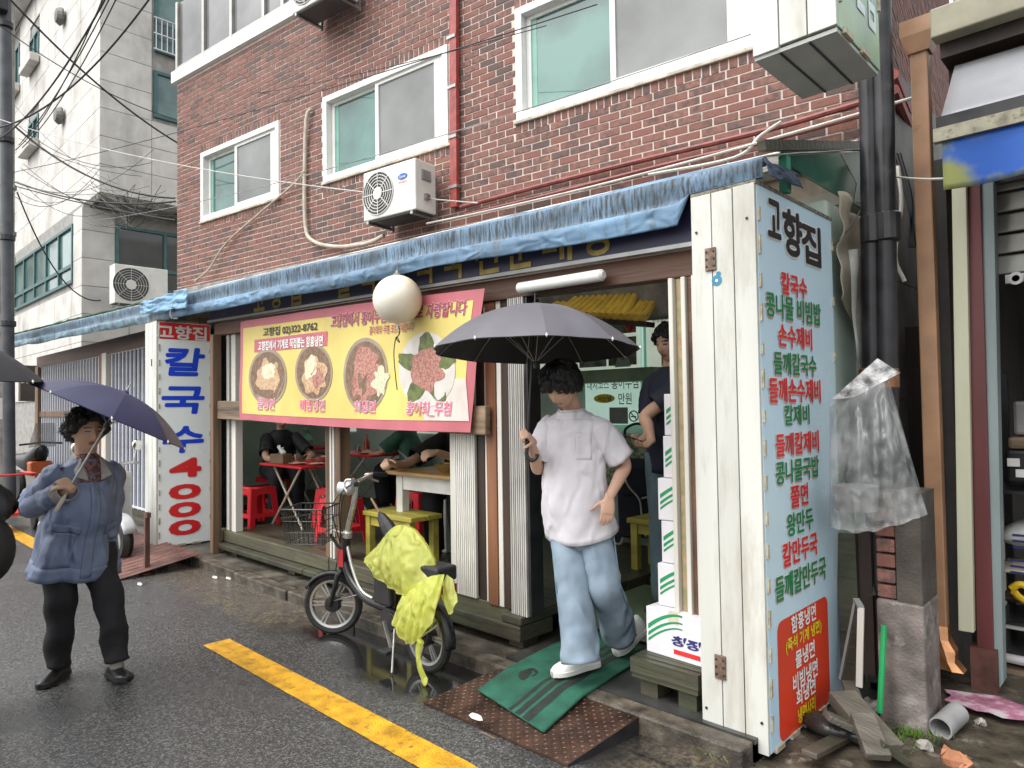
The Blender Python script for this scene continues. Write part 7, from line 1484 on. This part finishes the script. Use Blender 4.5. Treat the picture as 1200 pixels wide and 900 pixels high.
diner('diner in green at the far table beyond the middle post', (-7.0, 5.45, .74), (-.9, -.4, 0), mat('green_shirt', (.05,.14,.10), .8, var=.2), M_TROU, [((-7.35, 5.2, 1.05), .6), ((-7.4, 5.0, 1.05), .6)])
bpy.data.scenes.remove(_fs)
# ================================================================= parked electric bicycle (front wheel steered towards the lane)
bk = thing('electric_bicycle', 'small black electric bicycle with wire basket parked at the kerb', 'bicycle', (-3.86, 2.66, 0))
M_TYRE = mat('tyre_rubber', (.02,.02,.021), .55, var=.3, scale=20); M_RIMS = mat('alloy_rim', (.50,.50,.49), .3, .8, var=.1); M_FRB = mat('gloss_black_frame', (.016,.016,.018), .25, var=.2); M_FRR = mat('red_decal', (.45,.02,.03), .35); M_CHR = mat('brushed_alloy', (.55,.54,.52), .28, .85, var=.12)
RW = .215; fh = Vector((-.505, 0, RW)); rh = Vector((.545, 0, RW))
sdv = Vector((-.80, -.60, 0)).normalized(); sn = Vector((-sdv.y, sdv.x, 0))           # steered wheel direction and its axle
def wheel(c, d, nrm):
    c, d, nrm = map(vv, (c, d, nrm)); up_ = Vector((0, 0, 1))
    w_ = MB().lathe(c, [(RW-.045, -.020), (RW-.02, -.026), (RW-.004, -.016), (RW, 0), (RW-.004, .016), (RW-.02, .026), (RW-.045, .020)], 40, axis=nrm, caps=False).build('wheel', M_TYRE, bk, smooth=True, world=False)
    MB().lathe(c, [(RW-.046, -.021), (RW-.062, -.017), (RW-.062, .017), (RW-.046, .021), (RW-.046, -.021)], 40, axis=nrm, caps=False).build('rim', M_RIMS, w_, smooth=True, world=False)
    mb = MB()
    for k in range(6):
        for o_ in (-.11, .11):
            a = 2*math.pi*k/6; b = a+o_*.9; p = c+(d*math.cos(a+o_)+up_*math.sin(a+o_))*.05; q = c+(d*math.cos(b)+up_*math.sin(b))*(RW-.06); mb.bar(p, q, .012, .014, up=nrm)
    mb.build('spokes', M_RIMS, w_, world=False)
    MB().lathe(c, [(.001, -.045), (.05, -.04), (.058, -.02), (.058, .02), (.05, .04), (.001, .045)], 22, axis=nrm).build('hub', M_BLKM, w_, smooth=True, world=False)
def fender(c, d, nrm, a0, a1, name='fender'):
    mb = MB(); rp = []
    for k in range(19):
        a = R(a0+(a1-a0)*k/18); o_ = d*math.cos(a)+Vector((0, 0, 1))*math.sin(a); r_ = RW+.018
        rp.append([c+o_*(r_-.022)+nrm*.038, c+o_*(r_-.004)+nrm*.030, c+o_*r_, c+o_*(r_-.004)-nrm*.030, c+o_*(r_-.022)-nrm*.038])
    mb.loft(rp, closed=False, caps=False); mb.build(name, M_FRB, bk, smooth='all', solid=.004, world=False)
wheel(fh, sdv, sn); wheel(rh, (1, 0, 0), (0, 1, 0)); fender(fh, -sdv, sn, 30, 150); fender(rh, Vector((1, 0, 0)), Vector((0, 1, 0)), -8, 150)
crown = Vector((-.385, .0, .47)); hd0, hd1 = Vector((-.375, 0, .50)), Vector((-.325, 0, .70)); bar_c = Vector((-.20, .0, 1.10))
for s_ in (-1, 1):
    MB().tube([fh+sn*(.062*s_), crown-Vector((.02, 0, .03))+sn*(.062*s_), crown+sn*(.03*s_)], [.015, .019, .02], 10).build('fork_leg', M_FRB, bk, smooth=True, world=False)
    MB().tube([fh+sn*(.062*s_)+Vector((0, 0, .03)), fh+sn*(.062*s_)-sdv*.20+Vector((0, 0, .08))], .004, 6).build('fender_stay', M_CHR, bk, world=False)
MB().tube([crown-Vector((.006, 0, .03)), hd0, hd1], [.026, .029, .029], 12).build('head_tube', M_FRB, bk, smooth=True, world=False)
MB().tube(catmull([hd1, (-.305, 0, .78), (-.235, 0, .95), (-.215, 0, 1.05), bar_c], 5), .020, 12).build('stem', M_CHR, bk, smooth=True, world=False)
MB().lathe(hd1+Vector((.004, 0, .02)), [(.03, -.02), (.034, -.015), (.034, .02), (.028, .03)], 14, axis=(.2, 0, 1)).build('folding_clamp', M_CHR, bk, world=False); MB().tube([hd1+Vector((0, 0, .02)), hd1+Vector((-.10, -.05, .05))], .008, 8).build('clamp_lever', M_CHR, bk, world=False)
bn_ = sn
hb = MB().tube(catmull([bar_c+bn_*-.29-sdv*.10+Vector((0, 0, .015)), bar_c+bn_*-.20-sdv*.05+Vector((0, 0, .03)), bar_c+bn_*-.08, bar_c+bn_*.08, bar_c+bn_*.20-sdv*.05+Vector((0, 0, .03)), bar_c+bn_*.29-sdv*.10+Vector((0, 0, .015))], 5), .0125, 10).build('handlebar', M_CHR, bk, smooth=True, world=False)
for s_ in (-1, 1):
    e0, e1 = bar_c+bn_*(.19*s_)-sdv*.045+Vector((0, 0, .03)), bar_c+bn_*(.31*s_)-sdv*.11+Vector((0, 0, .013)); MB().tube([e0, e1], [.016, .018], 10).build('grip', M_BLK, hb, smooth=True, world=False)
    MB().tube(catmull([e0+sdv*.01, e0+sdv*.05-Vector((0, 0, .005)), e0.lerp(e1, .5)+sdv*.07-Vector((0, 0, .03)), e1+sdv*.06-Vector((0, 0, .05))], 4), .008, 8).build('brake_lever', M_CHR, hb, smooth=True, world=False)
lamp_c = bar_c+sdv*.055+Vector((0, 0, -.05)); mb = MB(); mb.sphere((0, 0, 0), (.05, .045, .05), 16, 0, 10)
l_ = MB(); l_.v = [lamp_c+Vector(v) for v in mb.v]; l_.f = mb.f; l_.m = mb.m; l_.build('control_housing', mat('silver_grey_plastic', (.34,.35,.36), .35, .3), bk, smooth='all', world=False)
MB().tube([lamp_c+sdv*.02, lamp_c+sdv*.07], [.04, .046], 16).build('headlight', mat('clear_lamp', (.55,.58,.6), .15), bk, smooth=True, world=False)
for k, (a, b) in enumerate(((.03, .09), (-.03, .06), (.06, .12))): MB().tube(catmull([bar_c+bn_*a, bar_c+bn_*a*1.5+sdv*(.10+.02*k)-Vector((0, 0, .10+.03*k)), hd1+sdv*.05-Vector((0, 0, .05)), crown+sdv*.05], 6), .004, 6).build('cable', M_BLK, bk, world=False)
# frame
MB().tube(catmull([hd0+Vector((.02, 0, .02)), (-.28, 0, .42), (-.12, 0, .33), (.05, 0, .31), (.22, 0, .31)], 5), [.030]*21, 12).build('down_tube', M_FRB, bk, smooth=True, world=False)
MB().tube(catmull([hd1-Vector((0, 0, .05)), (-.26, 0, .50), (-.16, 0, .37), (-.02, 0, .335)], 5), .013, 10).build('front_brace', M_CHR, bk, smooth=True, world=False)
MB().box(-.40, -.33, -.032, -.026, .50, .62).build('red_decal', M_FRR, bk, world=False)
MB().tube([(.22, 0, .31), (.26, 0, .74)], .021, 12).build('seat_tube', M_FRB, bk, smooth=True, world=False)
for s_ in (-1, 1):
    MB().tube([(.24, .045*s_, .30), tuple(rh+Vector((0, .06*s_, 0)))], .012, 8).build('chain_stay', M_FRB, bk, world=False); MB().tube([(.255, .04*s_, .60), tuple(rh+Vector((0, .06*s_, 0)))], .010, 8).build('seat_stay', M_FRB, bk, world=False)
MB().box(.06, .24, -.055, .055, .335, .60).build('battery_box', M_BLKM, bk, bev=.015, world=False)
MB().lathe((.2, -.03, .25), [(.075, -.012), (.08, 0), (.075, .012)], 24, axis=(0, 1, 0)).build('chain_guard', M_BLKM, bk, world=False)
cr = MB().bar((.2, -.07, .25), (.30, -.085, .10), .018, .014).build('crank', M_CHR, bk, world=False); MB().box(.255, .345, -.16, -.085, .085, .11).build('pedal', M_BLK, cr, bev=.006, world=False)
cr = MB().bar((.2, .07, .25), (.10, .085, .40), .018, .014).build('crank', M_CHR, bk, world=False); MB().box(.055, .145, .085, .16, .39, .415).build('pedal', M_BLK, cr, bev=.006, world=False)
mb = MB(); mb.loft([ell(Vector(c), Vector((0, 1, 0)), Vector((0, 0, 1)), w, h, 18) for c, w, h in (((.14, 0, .715), .02, .012), ((.19, 0, .72), .045, .03), ((.27, 0, .725), .075, .04), ((.35, 0, .73), .085, .045), ((.40, 0, .74), .07, .04), ((.42, 0, .74), .03, .02))]); mb.build('saddle', M_BLK, bk, smooth='all', world=False)
MB().bar((.30, 0, .56), (.74, 0, .56), .11, .018).build('rear_rack', M_BLKM, bk, world=False); MB().box(.52, .74, -.08, .08, .57, .66).build('rear_box', M_BLKM, bk, bev=.015, world=False); MB().box(.745, .755, -.06, .06, .50, .555).build('rear_reflector', mat('red_reflector', (.25,.02,.02), .2), bk, world=False)
MB().tube([rh+Vector((0, -.062, 0)), (.72, -.062, .33)], .006, 6).build('rack_stay', M_CHR, bk, world=False)
MB().tube([(.30, -.06, .22), (.42, -.17, .01)], .007, 8).build('kickstand', M_STEEL, bk, world=False)
# basket of wire, carried on the steered head
bs = MB(); o0 = crown+sdv*.09+Vector((0, 0, .20)); L_, W2, H_ = .26, .16, .24
def bp(a, b, h): k = .82+.18*h; return o0+sdv*(L_*a)+sn*(W2*b*k)+Vector((0, 0, H_*h-.06*a*0))+sdv*(.03*h*(a-.2))
for h in (0, .33, .66, 1):
    r_ = [bp(0, -1, h), bp(1, -1, h), bp(1, 1, h), bp(0, 1, h), bp(0, -1, h)]; bs.tube([r_[i].lerp(r_[i+1], k/3) for i in range(4) for k in range(3)]+[r_[0]], .0055 if h == 1 else .003, 5)
for k in range(9): b = -1+2*k/8; bs.tube([bp(0, b, 1), bp(0, b, 0), bp(1, b, 0), bp(1, b, 1)], .0026, 5)
for k in range(1, 8): a = k/8; bs.tube([bp(a, -1, 1), bp(a, -1, 0), bp(a, 1, 0), bp(a, 1, 1)], .0026, 5)
bs.build('wire_basket', M_BLKM, bk, world=False); MB().bar(bp(0, 0, .2), hd0+Vector((0, 0, .08)), .03, .01).build('basket_bracket', M_BLKM, bk, world=False)
# yellow plastic bag pulled over the saddle and its trailing end
M_YBAG = mat('yellow_plastic_film', (.86,.86,.24), .32, var=.22, scale=7, spec=.45, tl=.55, col2=(.70,.76,.20), alpha=.80, wrk=(15, .8, .6))
yb = thing('yellow_plastic_cover', 'yellow plastic bag pulled over the bicycle saddle with its end trailing down', 'plastic bag', at_y(487, 800, 2.55))
Q = lambda Y, *pp: [at_y(px, py, Y) for px, py in pp]
TS = Q(2.66, (427, 654), (444, 638), (458, 621), (470, 615), (488, 622), (506, 648), (517, 675))
drape(TS, Q(2.56, (428, 658), (438, 672), (452, 684), (464, 692), (476, 700), (490, 706), (508, 690)), 80, 36, (.35, -.95, 0), .085, .016, 6, 1).build('saddle_cover', M_YBAG, yb, smooth='all', fix=False)
drape(TS, Q(2.80, (428, 658), (440, 672), (456, 682), (470, 686), (484, 690), (498, 694), (516, 682)), 60, 24, (-.35, .95, 0), .05, .02, 5, 4).build('saddle_cover', M_YBAG, yb, smooth='all', fix=False)
TF = Q(2.57, (476, 686), (492, 682), (505, 675), (521, 673))
drape(TF, Q(2.50, (459, 728), (472, 749), (486, 753), (506, 730)), 60, 40, (.35, -.95, 0), .06, .018, 5, 7).build('hanging_fold', M_YBAG, yb, smooth='all', fix=False)
drape(TF, Q(2.56, (461, 730), (474, 748), (488, 752), (508, 728)), 40, 24, (-.35, .95, 0), .02, .02, 4, 9).build('hanging_fold', M_YBAG, yb, smooth='all', fix=False)
pts = [at_y(493, 750, 2.50), at_y(490, 765, 2.50), at_y(492, 782, 2.50), at_y(497, 795, 2.52), at_z(499, 803, .012)]; MB().tube(catmull(pts, 5), [.03, .028, .026, .026, .025, .022, .02, .02, .022, .022, .024, .024, .026, .026, .026, .028, .03, .03, .026, .02, .01], 10, flat=.4).build('trailing_end', M_YBAG, yb, smooth='all')
drape(Q(2.66, (512, 676), (521, 672), (531, 678)), Q(2.60, (519, 700), (528, 720), (536, 704)), 30, 20, (.35, -.95, 0), .03, .014, 3, 3).build('rear_fold', M_YBAG, yb, smooth='all', fix=False)
# folded black umbrella stuck behind the saddle
a, b = at_y(447, 605, 2.72), at_y(470, 645, 2.72); t = thing('black_umbrella', 'folded black umbrella tucked behind the bicycle saddle', 'umbrella', b); MB().tube([a+(b-a)*-.12, a, a.lerp(b, .3), a.lerp(b, .7), b], [.008, .03, .05, .055, .03], 9).build('folded_canopy', M_BLK, t); MB().tube([a+(b-a)*-.55, a+(b-a)*-.1], .008, 8).build('shaft', mat('wooden_handle', (.22,.13,.08), .5), t)
# ================================================================= motor scooter and red cart behind the woman
sc = thing('motor_scooter', 'pale grey motor scooter with chrome headlight parked behind the woman', 'scooter', (-8.75, 2.30, 0), R(8))
M_SCB = mat('scooter_pale_panel', (.48,.50,.50), .3, var=.08); M_TAN = mat('tan_seat', (.42,.27,.12), .5)
for x in (.62, -.62):
    w_ = MB().lathe((x, 0, .23), [(.13, -.05), (.20, -.055), (.23, 0), (.20, .055), (.13, .05)], 30, axis=(0, 1, 0), caps=False).build('wheel', M_TYRE, sc, smooth=True, world=False); MB().lathe((x, 0, .23), [(.001, -.045), (.13, -.045), (.13, .045), (.001, .045)], 24, axis=(0, 1, 0)).build('rim', M_CHR, w_, world=False)
mb = MB(); mb.loft([ell(Vector(c), Vector((0, 1, 0)), Vector((0, 0, 1)), w, h, 18) for c, w, h in (((-.85, 0, .66), .05, .04), ((-.75, 0, .62), .15, .14), ((-.45, 0, .56), .19, .20), ((-.15, 0, .48), .17, .18), ((.05, 0, .34), .15, .06), ((.3, 0, .33), .15, .05))]); mb.build('body', M_SCB, sc, smooth='all', world=False)
mb = MB(); mb.grid(lambda u, v: Vector((.38+.10*v+.05*math.cos((u-.5)*3), (u-.5)*(.46-.1*v), .32+.62*v)), 14, 10); mb.build('leg_shield', M_SCB, sc, smooth='all', solid=.03, world=False)
mb = MB(); mb.loft([ell(Vector(c), Vector((0, 1, 0)), Vector((0, 0, 1)), w, h, 16) for c, w, h in (((-.80, 0, .80), .06, .03), ((-.65, 0, .81), .14, .06), ((-.25, 0, .78), .14, .06), ((-.08, 0, .74), .08, .04))]); mb.build('seat', M_TAN, sc, smooth='all', world=False)
MB().tube([(.62, 0, .25), (.46, 0, .9), (.42, 0, 1.0)], [.03, .028, .025], 10).build('fork', M_CHR, sc, world=False); mb = MB(); mb.loft([ell(Vector((.62+.26*math.cos(R(a)), 0, .24+.26*math.sin(R(a)))), Vector((0, 1, 0)), Vector((math.cos(R(a)), 0, math.sin(R(a)))), .07, .02, 12) for a in range(20, 161, 14)]); mb.build('front_fender', M_SCB, sc, smooth='all', world=False)
hb = MB().tube(catmull([(.30, -.34, 1.02), (.40, -.2, 1.03), (.43, 0, 1.02), (.40, .2, 1.03), (.30, .34, 1.02)], 5), .016, 8).build('handlebar', M_CHR, sc, world=False); MB().lathe((.46, 0, .96), [(.001, -.02), (.07, 0), (.085, .06), (.075, .075), (.001, .085)], 20, axis=(1, 0, .1)).build('headlight', mat('chrome_lamp', (.70,.70,.70), .12, 1, var=.05), sc, smooth=True, world=False)
for s_ in (-1, 1):
    m_ = MB().tube([(.36, .26*s_, 1.03), (.36, .30*s_, 1.2)], .006, 6).build('mirror_arm', M_CHR, hb, world=False); MB().lathe((.35, .31*s_, 1.22), [(.001, 0), (.06, .004), (.055, .02), (.001, .03)], 16, axis=(1, 0, 0)).build('mirror', mat('chrome_lamp', (.70,.70,.70), .12, 1), sc, smooth=True, world=False)
MB().lathe((-.55, -.2, .30), [(.06, -.25), (.065, -.2), (.065, .15), (.03, .22)], 14, axis=(1, 0, 0)).build('silencer', M_CHR, sc, smooth=True, world=False)
c = Vector((-11.6, 2.0, 0)); t = thing('red_handcart', 'red tubular handcart standing at the far left behind the woman', 'handcart', c); M_REDM = mat('red_cart_paint', (.55,.04,.03), .4, var=.2)
for a, b in (((-.5, -.25, .75), (.45, -.25, .78)), ((-.5, .25, .75), (.45, .25, .78)), ((.45, -.25, .78), (.1, -.25, .15)), ((.45, .25, .78), (.1, .25, .15)), ((-.5, -.25, .75), (.1, -.25, .2)), ((.45, -.25, .78), (.45, .25, .78))): MB().tube([a, b], .014, 8).build('tube', M_REDM, t, world=False)
for s_ in (-1, 1): MB().lathe((.1, .3*s_, .16), [(.11, -.02), (.16, -.018), (.16, .018), (.11, .02)], 24, axis=(0, 1, 0)).build('wheel', M_TYRE, t, world=False, smooth=True)
MB().box(-.3, .35, -.22, .22, .22, .26).build('tray', M_REDM, t, world=False)
# parked dark motorbike further down the lane
c = at_x(36, 540, -14.8); t = thing('parked_motorbike', 'dark motorbike with orange trim beyond the steel pole', 'motorbike', (c.x, c.y, 0), R(8))
for x in (.6, -.6): MB().lathe((x, 0, .28), [(.19, -.05), (.26, -.05), (.28, 0), (.26, .05), (.19, .05)], 24, axis=(0, 1, 0)).build('wheel', M_TYRE, t, world=False, smooth=True)
mb = MB(); mb.loft([ell(Vector(c_), Vector((0, 1, 0)), Vector((0, 0, 1)), w, h, 14) for c_, w, h in (((-.8, 0, .8), .05, .05), ((-.4, 0, .75), .15, .12), ((.1, 0, .72), .16, .2), ((.45, 0, .9), .12, .15), ((.55, 0, .95), .04, .05))]); mb.build('body', M_FRB, t, world=False, smooth='all'); MB().box(.3, .5, -.17, .17, .5, .75).build('orange_shield', mat('orange_plastic', (.55,.12,.03), .35), t, world=False, bev=.03)
mb = MB(); mb.grid(lambda u, v: Vector((.5+.12*v, (u-.5)*.42*(1-.3*v), 1.0+.42*v)), 8, 8); mb.build('windscreen', mat('smoky_screen', (.25,.25,.24), .1, alpha=.6), t, world=False, smooth='all'); MB().tube([(.45, -.33, 1.05), (.5, 0, 1.08), (.45, .33, 1.05)], .016, 8).build('handlebar', M_BLKM, t, world=False)
# ================================================================= conduits and overhead cables
M_CAB = mat('black_cable', (.02,.02,.022), .5); M_CABW = mat('pale_cable', (.55,.53,.48), .5); M_COND = mat('beige_conduit', (.56,.49,.40), .6, var=.2, scale=12); M_REDPI = mat('red_painted_pipe', (.36,.07,.06), .5, var=.3, scale=14, grime=((.5,.35,.3), .62, .7), gscale=24)
c = catmull([at_w(365, 127, .04), at_w(359, 140, .05), at_w(357, 200, .04), at_w(358, 265, .05), at_w(368, 283, .06), at_w(395, 289, .07), at_w(430, 285, .1), at_w(450, 276, .14)], 6)
tag(MB().tube(c, .022, 8).build('refrigerant_hose', M_COND, smooth=True), 'beige insulated hose running down the brick wall and along to the air conditioner', 'hose')
c = catmull([at_w(357, 200, .06), at_w(345, 215, .05), at_w(310, 245, .05), at_w(265, 285, .05), at_w(245, 315, .08), at_w(228, 330, .12)], 6); tag(MB().tube(c, .013, 6).build('thin_conduit', M_COND), 'thin beige conduit slanting from the hose down to the left', 'hose')
t = thing('red_riser_pipe', 'red painted riser pipe beside the middle window', 'pipe', wp(-5.1, 3.6, .06)); a, b = at_w(533, -20, .05), at_w(533, 243, .05)
MB().bar(Vector((a.x, a.y, 6.4)), b, .085, .05, up=NW).build('pipe', M_REDPI, t)
for k in range(5): MB().obox(b+Vector((0, 0, .2+k*.5)), UW*.055, NW*.035, Vector((0, 0, .015))).build('clip', M_STEEL, t)
for i, (pts, r_, lb) in enumerate((([(540, 243, .05), (640, 216, .06), (760, 186, .07), (900, 152, .09), (1010, 120, .12)], .022, 'upper dark red gas pipe running along the wall above the awning'), ([(545, 252, .10), (640, 229, .10), (780, 193, .10), (900, 165, .11), (1010, 135, .12)], .018, 'lower dull red gas pipe running just above the roof edge'))):
    tag(MB().tube(catmull([at_w(*p) for p in pts], 6), r_, 8).build('gas_pipe', mat('dull_red_pipe', (.24,.06,.05), .5, var=.3, scale=14), smooth=True), lb, 'pipe', 'gas pipes along the wall')
c0 = at_w(1040, 110, .1); 
for i, dz in enumerate((0, -.10)):
    P = [C0+UW*.08+Vector((0, 0, 3.72+dz))+SD*(.0+k*.6) for k in range(8)]; P = [P[0]-SD*.1]+[p-Vector((0, 0, .0*k)) for k, p in enumerate(P)]
    tag(MB().tube(P, .035, 8).build('gas_pipe', M_REDPI, smooth=True), ['upper red pipe turning the corner onto the gable', 'lower red pipe turning the corner onto the gable'][i], 'pipe', 'gas pipes along the wall')
tag(MB().tube(catmull([at_w(760, 205, .5), at_w(860, 185, .45), at_w(890, 160, .3), at_w(915, 143, .2)], 6), .012, 6).build('tied_cable', M_CABW), 'frayed pale cable tied up below the projecting sign', 'cable')
tag(MB().tube(sag(at_w(500, 262, .3), at_y(1085, 110, 4.6), .05), .010, 6).build('pale_cable', M_CABW), 'pale cable running along the roof edge to the brown downpipe', 'cable')
def cab(p, q, s, r_, lb, m=None): return tag(MB().tube(sag(p, q, s, 20), r_*.6, 6).build('overhead_cable', m or M_CAB), lb, 'cable', 'overhead cables')
POLE = Vector((PB2.x, PB2.y-.1, 0)); mid = dep(130, 258, 11.5)
BLc = at_w(207, 168, .3)
cab(dep(8, -5, 9), dep(209, 168, 10.9), .15, .022, 'thick black cable falling from the top left corner to the brick house')
cab(dep(-5, 150, 11), dep(180, -8, 9), .35, .022, 'thick black cable rising from the poles to the top edge')
cab(dep(-5, 165, 11), dep(126, -6, 8), .25, .02, 'black cable rising steeply beside the bundle')
cab(dep(0, 132, 12), dep(205, 232, 11.5), .35, .030, 'heavy black bundle sagging from the pole to the brick house')
cab(dep(14, 212, 12.5), dep(206, 236, 11.5), .18, .024, 'black cable strung level from the pole below the bundle')
cab(dep(18, 218, 12.5), dep(205, 258, 11.5), .05, .018, 'thin black cable just under the level one')
cab(dep(20, 225, 12.5), dep(118, 352, 14), .55, .022, 'loose black cable drooping down over the stone corner')
cab(dep(0, 30, 10), dep(206, 140, 11), .15, .012, 'thin wire crossing the stone wall from upper left')
cab(dep(0, 140, 11), dep(560, 238, 6.5), .18, .011, 'pale thin wire crossing all the way past the left window', M_CABW)
cab(dep(0, 205, 12), dep(700, 5, 5.0), .1, .008, 'thin wire rising across the brick wall to the right window')
cab(dep(100, 260, 12), dep(880, 40, 4.6), .18, .007, 'thin grey wire running across the middle window', M_GREYF)
cab(dep(200, 120, 11), dep(640, 30, 5.5), .12, .007, 'thin dark wire along the top of the brick wall')
for k, (dx, dy, lb) in enumerate(((0, 0, 'first'), (4, 3, 'second'), (-4, 6, 'third'))):
    cab(dep(22+dx, 170+dy, 11.8), dep(130+dx*2, -5, 8.2), .15+.05*k, .013, 'thin cable of the steep bundle leaving the pole cap, %s from the left' % {0: 'middle one', 4: 'right one', -4: 'left one'}[dx])
random.seed(11); mbk = MB()
for k in range(26):
    a = dep(random.uniform(95, 150), random.uniform(195, 262), 13.2); b = dep(random.uniform(150, 206), random.uniform(215, 262), 12.0); mbk.tube(sag(a, b, random.uniform(.05, .5), 10), random.uniform(.003, .006), 4)
for k in range(10):
    a = dep(random.uniform(10, 30), random.uniform(120, 230), 12.4); b = dep(random.uniform(110, 206), random.uniform(120, 262), 12.2); mbk.tube(sag(a, b, random.uniform(.1, .5), 10), random.uniform(.003, .006), 4)
tag(mbk.build('cable_tangle', M_CAB, fix=False), 'tangle of thin loose wires at the corner of the stone building', 'cables', kind='stuff')
tag(MB().tube(catmull([at_y(1052, 195, 4.5), at_y(1056, 240, 4.45), at_y(1049, 300, 4.4), at_y(1060, 330, 4.4)], 6), .012, 6).build('loose_wire', M_CABW), 'loose pale wire loop hanging by the black pipes', 'wire')
for k in range(3): tag(MB().tube(catmull([at_y(1046+4*k, 180, 4.7), at_y(1064+2*k, 235, 4.7), at_y(1072-3*k, 290, 4.7)], 6), .010, 6).build('loose_wire', M_CAB), ['left dark wire hanging on the grey cladding', 'middle dark wire hanging on the grey cladding', 'right dark wire hanging on the grey cladding'][k], 'wire', 'wires on the cladding')
tag(MB().tube(sag(at_y(1030, 203, 4.3), at_y(1120, 208, 4.3), .02), .007, 5).build('tie_wire', M_CABW), 'white wire tied across the brown downpipe', 'wire')
bpy.data.scenes.remove(_ts)
